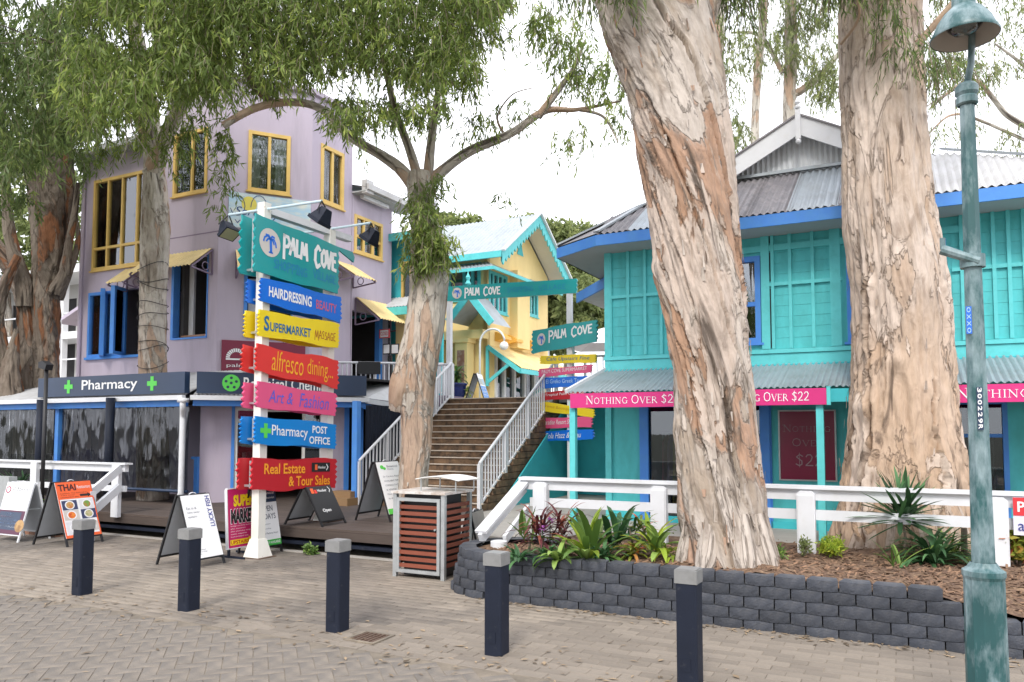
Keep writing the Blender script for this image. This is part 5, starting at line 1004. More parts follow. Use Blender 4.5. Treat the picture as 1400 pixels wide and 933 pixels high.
for c_i in range(5):
    z_ = -.02 + c_i * .1; d = .13 * (c_i % 2) + .05; tot = 9 + 4.02 + .68 * 3.6
    while d < tot:
        s_, t_, a_ = wall_path(d); d += .268
        if (c_i == 4 and s_ > .2) or (c_i == 3 and s_ > .75): continue
        bat = (4 - c_i) * .024; ns_, nt_ = sin(a_), -cos(a_)
        if s_ > 4.8: continue
        o_ = pl.piece('block', random.choice(bm), (s_ + ns_ * bat, t_ + nt_ * bat, z_), (0, 0, a_ + random.uniform(-.02, .02)))
def soil_z(s, t):
    z = .425 + .05 * noise.noise(Vector((s * 1.3, t * 1.6, 4))) + .02 * noise.noise(Vector((s * 6, t * 6, 1)))
    z += .07 * math.exp(-((s + 1.68) ** 2 + (t - 8.05) ** 2) / .5) + .06 * math.exp(-((s + .05) ** 2 + (t - 10.2) ** 2) / .7)
    if s > -.1: z -= min(.2, (s + .1) * .16) * max(0, min(1, (8.4 - t)))
    return z
V = []; Fq = []; ns_, nt_ = 260, 60
for j in range(nt_ + 1):
    for i in range(ns_ + 1):
        s = -4.6 + (6.5) * (i / ns_) * 1.6; t = 7.5 + 2.9 * j / nt_
        dl = -4.02 - s
        if dl > 0:
            lim = sqrt(max(.0, .5 ** 2 - dl ** 2)) if dl < .5 else 0; t = max(8.08 - lim, min(t, 8.08 + lim)) if dl < .5 else 8.08
        z = soil_z(s, t) + .012 * random.random()
        if t > 9.0: z = min(z, .37) if s < -1.6 or s > 2.4 else z - (t - 9) * .03
        V.append((s, t, z))
for j in range(nt_):
    for i in range(ns_): o = j * (ns_ + 1) + i; Fq.append((o, o + 1, o + ns_ + 2, o + ns_ + 1))
pl.part('mulch_bed', np_mesh('mulch_bed', V, Fq, M['mulch'], pl.loc, True), None)
b = MB()
for i in range(5200):
    s = random.uniform(-4.4, 3.5); t = random.uniform(7.52, 9.2 if random.random() < .7 else 10.2)
    if s < -4.02 and (s + 4.02) ** 2 + (t - 8.08) ** 2 > .25: continue
    if t > 9.1 and (s < -1.5): continue
    z = soil_z(s, t) + .01; a = random.uniform(0, pi); l = random.uniform(.012, .05); q = random.uniform(.004, .012); ca_, sa_ = cos(a), sin(a); h1 = random.uniform(-.01, .018)
    b.add([(s - ca_ * l + sa_ * q, t - sa_ * l - ca_ * q, z - h1), (s + ca_ * l + sa_ * q, t + sa_ * l - ca_ * q, z + h1), (s + ca_ * l - sa_ * q, t + sa_ * l + ca_ * q, z + h1 + .006), (s - ca_ * l - sa_ * q, t - sa_ * l + ca_ * q, z - h1 + .006)], [(0, 1, 2, 3)], random.random())
pl.part('mulch_chips', b, M['mulchbit'], kind='stuff')

# street lamp
lt = 5.55; ls = at_t(1349, 900, lt)[0]; Lc = (ls, lt, 0)
T = Thing('street_lamp', 'tall weathered green street lamp with a bell shaped shade and thick fluted base', 'street lamp', Lc)
def octp(mb, prof, n=8, ph=pi / 8): 
    vs_ = []; fs = []
    for r_, z_, dx in prof:
        for k in range(n): th = 2 * pi * k / n + ph; vs_.append((ls + dx + r_ * cos(th), lt + r_ * sin(th), z_))
    for i in range(len(prof) - 1):
        for k in range(n): k2 = (k + 1) % n; fs.append((i * n + k, i * n + k2, (i + 1) * n + k2, (i + 1) * n + k))
    mb.add(vs_, fs)
zj = at_t(1344, 780, lt)[2]; ztop = at_t(1326, 140, lt)[2]
b = MB(); octp(b, [(.15, -.05, 0), (.15, .02, 0), (.116, .06, 0), (.11, zj - .05, 0), (.118, zj - .03, 0), (.118, zj, 0), (.09, zj + .02, 0), (.07, zj + .05, 0)], 12); T.part('base', b, M['lamp_green'])
b = MB(); octp(b, [(.067, zj + .05, 0), (.062, zj + .5, 0), (.043, ztop, 0)]); T.part('pole', b, M['lamp_green'])
for k in range(4): 
    th = k * pi / 4 + .2
b = MB(); b.lathe((ls, lt, ztop - .02), [(.05, 0), (.062, .01), (.062, .05), (.054, .06), (.066, .08), (.066, .12), (.05, .14), (.03, .15), (0, .15)], 16); T.part('collar', b, M['lamp_green'], smooth=False)
sh0 = Vector(at_t(1319, 52, lt - .12)); zs0 = sh0.z
pa = [(ls + .0, lt, ztop + .1), (ls + .03, lt + .0, ztop + .25), (ls + .05, lt + .02, zs0 + .2), (ls + .05, lt, zs0 + .55), (ls + .02, lt - .05, zs0 + .72), (sh0.x + .01, lt - .1, zs0 + .7), (sh0.x, sh0.y, zs0 + .5)]
b = MB(); b.tube(pa, .02, 10); T.part('arm', b, M['lamp_green'], smooth=True)
b = MB(); r_ = .19; b.lathe((sh0.x, sh0.y, zs0), [(r_, 0), (r_ + .004, .01), (r_ * .93, .04), (r_ * .8, .1), (r_ * .6, .155), (r_ * .4, .19), (r_ * .35, .2), (r_ * .34, .34), (r_ * .28, .36), (r_ * .26, .5), (0, .52)], 32); shd = T.part('lamp_shade', b, M['lamp_green'], smooth=True)
b = MB(); b.lathe((sh0.x, sh0.y, zs0), [(r_ - .003, .003), (r_ * .9, .04), (r_ * .76, .1), (r_ * .55, .15), (r_ * .3, .175), (0, .18)], 32); T.part('reflector', b, M['lamp_in'], shd, smooth=True)
b = MB(); b.lathe((sh0.x, sh0.y, zs0 + .02), [(0, 0), (.06, .01), (.1, .05), (.1, .1), (.04, .15)], 20); T.part('lamp_lens', b, M['shopglass'], shd, smooth=True)
zc = at_t(1328, 358, lt)[2]; pe = at_t(1286, 344, lt); b = MB(); b.tube([(ls + .03, lt - .05, zc - .01), (pe[0], lt - .06, pe[2])], [.026, .032], 10); b.tube([(ls, lt, zc - .04), (ls, lt, zc + .04)], .07, 12); b.tube([(pe[0] + .01, lt - .06, pe[2]), (pe[0] + .01, lt - .06, pe[2] + .07)], .016, 8); T.part('bracket', b, M['lamp_green'])
face = lambda x, y, o=0.: None
zb0, zb1 = at_t(1322, 458, lt)[2], at_t(1322, 421, lt)[2]
vd = Vector((-ls, -lt, 0)).normalized(); vr_ = Vector((-vd.y, vd.x, 0)) ; vr_ = Vector((vd.y * -1, vd.x, 0)); 
if (Vector(world(ls + vr_.x, lt + vr_.y, 0)).x - Vector(world(ls, lt, 0)).x) < 0: vr_ = -vr_
def stick(name, off, w_, z0, z1, m, txt, tm, rr_=.063):
    c = Vector((ls, lt, 0)) + vd * (rr_) + vr_ * off + vd * .002
    fn = lambda x, y, o=0.: tuple(c + vr_ * (w_ * (x - .5)) + Vector((0, 0, z0 + (z1 - z0) * y)) + vd * o)
    b = MB(); rect(b, fn, 0, 1, 0, 1, .0); T.part(name, b, m)
    b = MB(); n_ = len(txt)
    for i, ch in enumerate(txt): 
        # letters stacked sideways down the pole
        f2 = lambda x, y, o=0., i=i: fn(.15 + .7 * y, 1 - (i + .12 + .76 * x) / n_, o)
        text(b, ch, f2, 0, 1, 0, 1, bold=.02, off=.002)
    T.part('lettering', b, tm)
stick('blue_sticker', -.03, .03, zb0, zb1, P('sticker_blue', (.02, .15, .65)), 'OXXO', P('sticker_pale', (.35, .55, .9)), .056)
stick('number_plate', .012, .032, at_t(1335, 588, lt)[2], at_t(1335, 530, lt)[2], M['navy'], '300229R', P('sign_white', (.8, .8, .8)), .063)

# ------------------------------------------------------------------ painted boards
def board(T, cf, out, cor, m, seed, name='board', teeth=.035, th=.03, tab=None, wav=.012, nt_=7, off=0.):
    # cf(a, z) -> point on the board plane; cor = (a0, zb0, zt0, a1, zb1, zt1)
    a0, zb0_, zt0_, a1, zb1_, zt1_ = cor; rd = random.Random(seed); Hh = zt0_ - zb0_; Wd = abs(a1 - a0)
    bil = lambda x, y: (a0 + (a1 - a0) * x, (zb0_ + (zb1_ - zb0_) * x) * (1 - y) + (zt0_ + (zt1_ - zt0_) * x) * y)
    pts = []; n_ = 14; ph = rd.uniform(0, 6)
    for i in range(n_ + 1): x = i / n_; pts.append((x, 0 + wav / Hh * (sin(x * 9 + ph) + rd.uniform(-.4, .4))))
    for i in range(nt_ * 2): pts.append((1 + (teeth if i % 2 else -teeth * .2) / Wd * rd.uniform(.5, 1.2), (i + 1) / (nt_ * 2 + 1)))
    ph = rd.uniform(0, 6)
    for i in range(n_ + 1):
        x = 1 - i / n_
        if tab and i == 0: pts += [(1 + tab, .78), (1 + tab * 1.05, .9), (1 + tab * .9, 1.0)]
        pts.append((x, 1 + wav / Hh * (sin(x * 8 + ph) + rd.uniform(-.4, .4))))
    for i in range(nt_ * 2): pts.append((0 - (teeth if i % 2 else -teeth * .2) / Wd * rd.uniform(.5, 1.2), 1 - (i + 1) / (nt_ * 2 + 1)))
    P3 = [Vector(cf(*bil(x, y))) + out * (off - th) for x, y in pts]; n = len(P3)
    b = MB(); b.add([tuple(p) for p in P3] + [tuple(p + out * th) for p in P3], [tuple(range(n))[::-1], tuple(range(n, 2 * n))] + [(i, (i + 1) % n, (i + 1) % n + n, i + n) for i in range(n)])
    o = T.part(name, b, m)
    pf = lambda x, y, o_=0.: tuple(Vector(cf(*bil(x, y))) + out * (off + o_))
    return o, pf, Wd / Hh
def lets(T, o, build, m, nm='lettering'): b = MB(); build(b); T.part(nm, b, m, o)
WHT = P('sign_white', (.8, .8, .8)); GRN = P('sign_green', (.1, .6, .08))
C_teal = P('board_teal', (.004, .31, .32), .35, c2=(.03, .3, .28), c2amt=.4, c2scale=3); C_blue = P('board_blue', (.004, .15, .66), .35); C_yel = P('board_yellow', (.82, .62, .01), .4); C_red = P('board_red', (.68, .035, .03), .4); C_pink = P('board_pink', (.72, .09, .22), .4); C_blue2 = P('board_sky_blue', (.005, .21, .6), .35); C_crim = P('board_crimson', (.48, .01, .02), .4)
SX = -8.1; T = Thing('village_sign', 'tall double-sided stack of jagged colourful painted boards on two white posts with floodlights', 'sign', (-8.24, 8.28, 0))
cf = lambda a, z: (SX, a, z); out = Vector((1, 0, 0))
def cors(l, r, lt_, lb_, rt_, rb_): A = at_s(l, lt_, SX); B = at_s(l, lb_, SX); C = at_s(r, rt_, SX); D = at_s(r, rb_, SX); return (A[1], B[2], A[2], C[1], D[2], C[2])
def backb(cor, m, sd_, tb_=7): 
    board(T, lambda a, z: (SX - .29, a, z), Vector((-1, 0, 0)), cor, m, sd_, 'back_board', teeth=.045, nt_=tb_)
    b = MB(); b.box(SX - .17, SX - .14, cor[0] + .1, cor[0] + .13, cor[1] + .03, cor[2] - .03); T.part('end_bracket', b, M['steel'])
    b = MB(); b.box(SX - .29, SX - .03, cor[0] + .1, cor[0] + .13, cor[1] + .05, cor[1] + .08); T.part('cross_bracket', b, M['steel'])
cr1 = cors(350, 463, 292, 372, 337, 402); o, pf, ap = board(T, cf, out, cr1, C_teal, 1, tab=.22, teeth=.03, nt_=6); backb(cr1, C_teal, 2, 6)
def _l(b): disc(b, pf, .155, .58, .25, ap, .004)
lets(T, o, _l, P('emblem_disc', (.6, .56, .52)), 'emblem_disc'); lets(T, o, lambda b: palm(b, pf, .155, .58, .22, ap), C_blue, 'palm_emblem')
lets(T, o, lambda b: (hand(b, 'PALM', pf, .3, .6, .44, .82, .17, (0,), ap, .03), hand(b, 'COVE', pf, .68, .97, .42, .84, .17, (0,), ap, .03, seed=4)), WHT)
lets(T, o, lambda b: (hand(b, 'SHOPPING', pf, .2, .6, .13, .33, .14, (), ap, .05, seed=5), hand(b, 'VILLAGE', pf, .67, .97, .16, .36, .14, (), ap, .05, seed=6)), P('faded_blue_paint', (.01, .24, .42)))
cr2 = cors(358, 466, 379, 413, 407, 441); o, pf, ap = board(T, cf, out, cr2, C_blue, 3, teeth=.04, nt_=5); backb(cr2, C_blue, 4, 5)
lets(T, o, lambda b: text(b, 'HAIRDRESSING', pf, .08, .6, .3, .72, bold=.03), WHT); lets(T, o, lambda b: text(b, 'BEAUTY', pf, .66, .94, .3, .66, bold=.015), P('salmon_paint', (.6, .12, .2)))
cr3 = cors(355, 463, 424, 459, 443, 476); o, pf, ap = board(T, cf, out, cr3, C_yel, 5, teeth=.03, nt_=6); backb(cr3, C_yel, 6, 6)
lets(T, o, lambda b: (text(b, 'S', pf, .05, .11, .22, .82, bold=.03), text(b, 'UPERMARKET', pf, .12, .62, .24, .6, bold=.02)), P('petrol_paint', (.01, .13, .3)))
lets(T, o, lambda b: hand(b, 'MASSAGE', pf, .67, .96, .2, .6, .07, (0,), ap, .08), P('dark_red_paint', (.35, .03, .02)))
cr4 = cors(352, 462, 471, 508, 493, 530); o, pf, ap = board(T, cf, out, cr4, C_red, 7, teeth=.04, nt_=5, wav=.02); backb(cr4, C_red, 8, 5)
lets(T, o, lambda b: text(b, 'alfresco', pf, .16, .54, .16, .9, .15, -.005), P('orange_yellow_paint', (.85, .42, .02))); lets(T, o, lambda b: text(b, 'dining...', pf, .59, .93, .1, .86, .05, -.005), P('orange_yellow_paint', (.85, .42, .02)))
cr5 = cors(353, 459, 522, 557, 539, 568); o, pf, ap = board(T, cf, out, cr5, C_pink, 9, teeth=.045, nt_=4); backb(cr5, C_pink, 10, 4)
lets(T, o, lambda b: text(b, 'Art &', pf, .12, .42, .25, .75, .25), P('violet_blue_paint', (.1, .12, .6))); lets(T, o, lambda b: text(b, 'Fashion', pf, .5, .9, .2, .8, .25), P('violet_blue_paint', (.1, .12, .6)))
cr6 = cors(350, 459, 569, 607, 580, 613); o, pf, ap = board(T, cf, out, cr6, C_blue2, 11, teeth=.03, nt_=6); backb(cr6, C_blue2, 12, 6)
lets(T, o, lambda b: cross(b, pf, .11, .5, .27, ap), GRN, 'green_cross'); lets(T, o, lambda b: (text(b, 'Pharmacy', pf, .18, .62, .24, .74, bold=.008), text(b, 'POST', pf, .68, .88, .55, .85, bold=.02), text(b, 'OFFICE', pf, .64, .92, .12, .42, bold=.02)), WHT)
cr7 = cors(346, 459, 628, 672, 628, 666); o, pf, ap = board(T, cf, out, cr7, C_crim, 13, teeth=.04, nt_=5, wav=.02); backb(cr7, C_crim, 14, 5)
lets(T, o, lambda b: text(b, 'Real Estate', pf, .12, .6, .52, .86, bold=.02), P('amber_paint', (.85, .33, .02))); lets(T, o, lambda b: text(b, '& Tour Sales', pf, .4, .92, .1, .44, bold=.02), P('amber_paint', (.85, .33, .02)))
def hooker(o, pf, x0, x1, y0, y1, white=WHT):
    lets(T, o, lambda b: (rect(b, pf, x0 + (x1 - x0) * .17, x0 + (x1 - x0) * .3, y0 + (y1 - y0) * .2, y1 - (y1 - y0) * .2, .006)), P('logo_orange', (.8, .12, .03)), 'logo')
    lets(T, o, lambda b: text(b, 'Hooker', pf, x0 + (x1 - x0) * .34, x0 + (x1 - x0) * .76, y0 + (y1 - y0) * .35, y0 + (y1 - y0) * .65, off=.006, bold=.01), white)
    lets(T, o, lambda b: strokes(b, [[(x0 + (x1 - x0) * .8, y1 - (y1 - y0) * .18), (x0 + (x1 - x0) * .88, (y0 + y1) / 2), (x0 + (x1 - x0) * .8, y0 + (y1 - y0) * .18)]], pf, .03, .006, 3), white)
lets(T, o, lambda b: rect(b, pf, .68, .92, .56, .88, .003), M['black'], 'black_label'); hooker(o, pf, .68, .92, .56, .88)
ztp = at_t(366, 282, 8.28)[2]
def spost(t_, z0_, nm='post'):
    b = MB(); q = .068; b.box(-8.24 - q, -8.24 + q, t_ - q, t_ + q, z0_, ztp + (.05 if t_ < 9 else -.02)); o = T.part(nm, b, M['white_old'])
    b = MB(); b.add([(-8.24 + x * .14, t_ + y * .14, z0_ + .01) for x, y in ((-1, -1), (1, -1), (1, 1), (-1, 1))] + [(-8.24 + x * .08, t_ + y * .08, z0_ + .26) for x, y in ((-1, -1), (1, -1), (1, 1), (-1, 1))], [(0, 1, 5, 4), (1, 2, 6, 5), (2, 3, 7, 6), (3, 0, 4, 7), (4, 5, 6, 7)]); T.part('post_foot', b, M['white_old'], o)
    b = MB(); b.box(-8.24 - .2, -8.24 + .2, t_ - .16, t_ + .16, z0_, z0_ + .012); T.part('foot_plate', b, P('rusty_iron', (.1, .06, .04), .8), o)
P2t = at_s(447, 600, -8.24)[1]; spost(8.28, 0); spost(P2t, .36)
b = MB(); b.box(-8.3, -8.18, 8.36, P2t + .5, ztp - .1, ztp + .0); T.part('top_beam', b, M['white'])
for t_, l_, r_ in ((8.28, (313, 294), (440, 275)), (P2t, None, (507, 305))):
    R3 = Vector(at_t(*r_, t_)); L3 = Vector(at_t(*l_, t_)) if l_ else R3 + Vector((-1.9, 0, 0)); b = MB(); b.tube([L3, R3], .02, 8); T.part('lamp_arm', b, P('arm_pale_blue', (.55, .68, .75)))
    for e_, sg in ((R3, 1), (L3, -1)):
        F_ = T.o
        c = e_ + Vector((.03 * sg, -.0, -.2)); ax = Vector((-sg * .55, -.1 , -.8)).normalized(); sd2 = Vector((0, 1, 0)); u2 = ax.cross(sd2).normalized(); sd2 = u2.cross(ax).normalized()
        def fr2(w0, w1, d0, d1, b): 
            v = [tuple(c + ax * d + u2 * w * x + sd2 * w * 1.25 * y) for d, w in ((d0, w0), (d1, w1)) for x, y in ((-1, -1), (1, -1), (1, 1), (-1, 1))]; b.add(v, [(3, 2, 1, 0), (4, 5, 6, 7), (0, 1, 5, 4), (1, 2, 6, 5), (2, 3, 7, 6), (3, 0, 4, 7)])
        b = MB(); fr2(.05, .1, -.1, .08, b); fr2(.11, .11, .08, .13, b); hs = T.part('floodlight', b, M['darkpost'])
        b = MB(); fr2(.095, .095, .131, .134, b); T.part('lens', b, P('floodlight_lens', (.45, .42, .25), .2), hs)
        b = MB(); b.tube([e_, c + sd2 * .15 - ax * .02], .01, 6); b.tube([e_, c - sd2 * .15 - ax * .02], .01, 6); T.part('yoke', b, M['black'], hs)
# banner sign over the stairs
TB = 15.75; T = Thing('overhead_village_sign', 'long turquoise board with palm emblem and white lettering spanning the stairs on two posts', 'sign', (-8, TB, .36))
cf2 = lambda a, z: (a, TB - .06, z); o2 = Vector((0, -1, 0)); A, B = at_t(611, 392, TB - .06), at_t(611, 412, TB - .06); C, D = at_t(788, 381, TB - .06), at_t(788, 401, TB - .06)
o, pf, ap = board(T, cf2, o2, (A[0], B[2], A[2], C[0], D[2], C[2]), C_teal, 20, teeth=.02, nt_=3, wav=.004, th=.05)
e = lambda px: (px - 611) / 177
lets(T, o, lambda b: disc(b, pf, e(626), .5, .38, ap, .004), P('emblem_disc', (.6, .56, .52)), 'emblem_disc'); lets(T, o, lambda b: palm(b, pf, e(626), .5, .33, ap), C_blue, 'palm_emblem')
lets(T, o, lambda b: (hand(b, 'PALM', pf, e(637), e(659), .22, .82, .16, (0,), ap, .03), hand(b, 'COVE', pf, e(664), e(688), .22, .82, .16, (0,), ap, .03, seed=4)), WHT)
lets(T, o, lambda b: (hand(b, 'SHOPPING', pf, e(697), e(733), .3, .7, .1, (), ap), hand(b, 'VILLAGE', pf, e(740), e(775), .3, .7, .1, (), ap)), P('faded_blue_paint', (.01, .24, .42)))
for px, zb_ in ((614.5, 2.52), (779, .36)):
    s_ = at_t(px, 450, TB)[0]; b = MB(); b.box(s_ - .055, s_ + .055, TB - .055, TB + .055, zb_, at_t(px, 400, TB)[2]); T.part('post', b, M['white'])
# second stack of boards
S2 = at_t(778, 520, 14.6)[:2]; D2 = (cos(radians(-24)), sin(radians(-24))); N2 = Vector((D2[1], -D2[0], 0))
T = Thing('small_village_sign', 'smaller stack of jagged painted boards on a white post right of the stairs', 'sign', (S2[0], S2[1] + .1, .36))
cf3 = lambda a, z: (S2[0] + D2[0] * a, S2[1] + D2[1] * a, z)
def c3(l, r, lt_, lb_, rt_, rb_):
    g_ = lambda px, py: (lambda p: ((p[0] - S2[0]) / D2[0], p[2]))(at_v(px, py, S2, D2)); A, B, C, D = g_(l, lt_), g_(l, lb_), g_(r, rt_), g_(r, rb_); return (A[0], B[1], A[1], C[0], D[1], C[1])
b = MB(); b.box(S2[0] - .06, S2[0] + .06, S2[1] + .04, S2[1] + .16, .36, at_t(778, 470, 14.7)[2]); T.part('post', b, M['white'])
o, pf, ap = board(T, cf3, N2, c3(728, 815, 452, 484, 437, 468), C_teal, 31, teeth=.05, nt_=5)
lets(T, o, lambda b: disc(b, pf, .15, .55, .26, ap, .004), P('emblem_disc', (.6, .56, .52)), 'emblem_disc'); lets(T, o, lambda b: palm(b, pf, .15, .55, .23, ap), C_blue, 'palm_emblem')
lets(T, o, lambda b: (hand(b, 'PALM', pf, .27, .56, .42, .86, .17, (0,), ap, .03), hand(b, 'COVE', pf, .63, .95, .42, .86, .17, (0,), ap, .03, seed=4)), WHT)
for i, (cc, m_, tx, tm_, bx_, shr) in enumerate([((739, 814, 487, 498, 484, 496), C_yel, 'Cafe Upstairs Fine', P('petrol_paint', (.01, .13, .3)), (.12, .9, .25, .8), .2), ((737, 808, 505, 516, 499, 509), C_pink, 'PALM COVE SUPERMARKET', WHT, (.06, .93, .4, .85), 0),
     ((740, 811, 517, 531, 514, 528), C_blue, 'El Greko Greek Taverna', P('pale_blue_paint', (.45, .65, .85)), (.1, .92, .42, .82), 0), ((740, 812, 537, 548, 531, 543), C_crim, 'Tropical Palm Cove Tours', WHT, (.08, .9, .4, .8), 0),
     ((740, 811, 549, 562, 560, 571), C_yel, 'Venus Boutique', P('ochre_paint', (.55, .3, .02)), (.08, .6, .35, .75), .3), ((736, 808, 572, 586, 570, 584), C_pink, 'Paradise Resort Shop', WHT, (.1, .7, .2, .8), .3), ((737, 810, 590, 604, 587, 601), C_blue, 'Cola Hazz & Beau', WHT, (.12, .8, .25, .8), .3)]):
    o, pf, ap = board(T, cf3, N2, c3(*cc), m_, 40 + i, teeth=.04, nt_=3, wav=.006); lets(T, o, lambda b: text(b, tx, pf, *bx_, shr), tm_)

# ------------------------------------------------------------------ sandwich boards
def aframe(label, s0, t0, z0, yaw, wd, h, spread, content, framem='black', facem=WHT, drop=.1, group='sandwich boards outside the shops', backm='grey_ply', fw_=.03, handle=True):
    global T
    T = Thing('sandwich_board', label, 'sandwich board', (s0, t0, z0), group); W_ = Vector((sin(-yaw) , cos(yaw), 0)); Nn = Vector((W_.y, -W_.x, 0)); c = Vector((s0, t0, z0))
    for sg in (1, -1):
        ft = c + Nn * sg * spread / 2; ap_ = c + Vector((0, 0, h)) + Nn * sg * .015; up = ap_ - ft; nn = (W_.cross(up)).normalized() 
        if nn.dot(Nn * sg) < 0: nn = -nn
        b = MB()
        for q in (-wd / 2, wd / 2 - fw_): b.obox(ft + W_ * q, W_ * fw_, nn * .022, up)
        for q in (drop, 1 - fw_ / h): b.obox(ft + W_ * (-wd / 2 + fw_) + up * q, W_ * (wd - 2 * fw_), nn * .021, up.normalized() * fw_)
        fo = T.part('frame', b, M[framem])
        b = MB(); pt = .006; O_ = ft + W_ * (-wd / 2 + .012) + up * (drop + .02) + nn * (.022 if sg > 0 else .012); X_ = W_ * (wd - .024); Y_ = up * (1 - drop - .035); b.obox(O_, X_, Y_, nn * pt); pn = T.part('panel', b, facem if sg > 0 else M[backm], fo)
        b = MB(); b.obox(ft + W_ * (-wd / 2 + .02) + up * (drop + .02) + nn * (.004), W_ * (wd - .04), up * (1 - drop - .04), nn * .006); T.part('backing', b, M[backm], fo)
        if sg > 0:
            O2, X2, Y2, n2 = O_ + nn * (pt + .0005), X_, Y_, nn
            pf = lambda x, y, o=0.: tuple(O2 + X2 * x + Y2 * y + n2 * o)
            content(pn, pf)
    b = MB(); b.bar(c + Nn * spread * .2 + Vector((0, 0, h * .55)) + W_ * (wd / 2 - .04), c - Nn * spread * .2 + Vector((0, 0, h * .55)) + W_ * (wd / 2 - .04), .01); T.part('stay', b, M['steel'])
    if handle: b = MB(); b.tube([c + W_ * (.06 * cos(q)) + Vector((0, 0, h - .01 + .035 * sin(q))) for q in np.linspace(0, pi, 7)], .008, 6); T.part('handle', b, M['white'])
    return T
L2 = lambda pn, tx, pf, bx_, m_, **k: (lambda b: (text(b, tx, pf, *bx_, off=.002, **k), T.part('lettering', b, m_, pn)))(MB())
INK = P('grey_ink', (.12, .13, .16)); NAVY = P('navy_ink', (.02, .03, .25))
def c_lucky(pn, pf):
    g = lambda x, y, o=0.: pf(.78 + y * .14, .97 - x * .5, o)     # runs down the right side
    g = lambda x, y, o=0.: pf(.96 - y * .16, .47 + x * .5, o)
    L2(pn, 'LUCKY FISH', g, (0, 1, 0, 1), NAVY, bold=.02)
    for i, tx in enumerate(('Eat in &', 'take away', 'upstairs')): L2(pn, tx, pf, (.1, .1 + [.34, .42, .3][i], .77 - i * .07, .81 - i * .07), INK)
    for i, tx in enumerate(('The waterfront', 'Palm Cove Village', 'Upstairs')): L2(pn, tx, pf, (.08, .08 + [.36, .4, .2][i], .12 - i * .035, .14 - i * .035), INK)
aframe('leaning white sandwich board with blue lettering up its right side behind the second bollard', -8.62, 7.45, 0, 0, .5, .93, .72, c_lucky)
def c_thai(pn, pf):
    b = MB(); rect(b, pf, 0, 1, .69, 1, .001); rect(b, pf, 0, 1, 0, .05, .001); rect(b, pf, 0, .04, .05, .69, .001); rect(b, pf, .96, 1, .05, .69, .001); T.part('orange_print', b, P('orange_print', (.85, .13, .03)), pn)
    L2(pn, 'THAI', pf, (.06, .55, .84, .96), P('dark_print', (.06, .01, .01)), bold=.035); L2(pn, 'Restaurant', pf, (.58, .96, .87, .93), WHT)
    for i, tx in enumerate(('Authentic Thai food eat in', 'Take away', 'Licensed BYO wine')): L2(pn, tx, pf, (.08, .08 + [.75, .4, .5][i], .785 - i * .035, .805 - i * .035), P('dark_print', (.06, .01, .01)))
    b = MB(); rect(b, pf, .62, .84, .725, .765, .002); b.add([pf(.84, .705, .002), pf(.95, .745, .002), pf(.84, .785, .002)], [(0, 1, 2)]); T.part('black_arrow', b, M['black'], pn)
    for i, (x, y, c1, c2_) in enumerate([(.28, .58, (.55, .35, .12), (.5, .12, .03)), (.76, .58, (.15, .35, .06), (.5, .15, .05)), (.28, .4, (.8, .25, .03), (.6, .05, .02)), (.76, .4, (.6, .5, .3), (.2, .3, .05)), (.28, .17, (.75, .76, .78), (.6, .6, .65)), (.76, .17, (.6, .35, .15), (.3, .4, .1))]):
        b = MB(); rect(b, pf, x - .21, x + .21, y - .085, y + .085, .0012) if i != 4 else rect(b, pf, x - .21, x + .21, y - .11, y + .11, .0012); T.part('photo_ground', b, P('photo_ground_%d' % (i % 3), [(.04, .05, .12), (.7, .7, .72), (.6, .55, .5)][i % 3]), pn)
        b = MB(); disc(b, pf, x, y, .078, .58, .002); T.part('plate', b, WHT, pn); b = MB(); disc(b, pf, x, y, .06, .58, .003); T.part('dish', b, P('dish_%d' % i, c1, .5, c2=c2_, c2amt=.9, c2scale=22), pn)
aframe('orange topped food sandwich board with six round dish photos beside the leftmost bollard', -11.93, 7.92, 0, .1, .66, .98, .72, c_thai)
def c_forno(pn, pf):
    b = MB(); rect(b, pf, 0, 1, 0, .46, .001); T.part('maroon_print', b, P('dark_maroon_print', (.09, .02, .05)), pn); b = MB(); rect(b, pf, .05, .88, .08, .43, .002); T.part('blackboard', b, M['navy'], pn)
    L2(pn, 'il forno', pf, (.3, .93, .84, .93), INK); b = MB(); disc(b, pf, .12, .86, .07, .7, .002, 16); T.part('half_oven_emblem', b, P('maroon_print', (.3, .02, .07)), pn)
    b = MB(); disc(b, pf, .12, .86, .045, .7, .003, 16); T.part('emblem_centre', b, WHT, pn)
    for i, tx in enumerate(('Authentic Italian Pizza', 'Eat in or Take Away', 'Phone 4055 1440')): L2(pn, tx, pf, (.15, .8, .7 - i * .06, .725 - i * .06), INK)
    for i, (tx, m_) in enumerate((('Est 1992', P('chalk_blue', (.3, .5, .9))), ('We also make', P('chalk_pink', (.8, .4, .5))), ('Gluten free pizza', P('chalk_blue', (.3, .5, .9))), ('Dairy free pizza', P('chalk_blue', (.3, .5, .9))), ('Vegan friendly pizza', P('chalk_white', (.7, .75, .8))))): L2(pn, tx, pf, (.08 if i else .3, .6 if i < 2 else .78, .375 - i * .063, .415 - i * .063), m_, shear=.15, bold=.005)
    b = MB(); disc(b, pf, .92, .17, .12, .7, .003, 18); T.part('bread_print', b, P('bread_print', (.45, .28, .12), .6, c2=(.2, .1, .04), c2amt=.8, c2scale=12), pn)
p_ = at_z(14, 752, 0); aframe('white pizza sandwich board with a chalk menu at the left edge of the photo', at_t(20, 752, 7.75)[0], 7.85, 0, -pi / 2 , .72, .93, .5, c_forno, 'white')
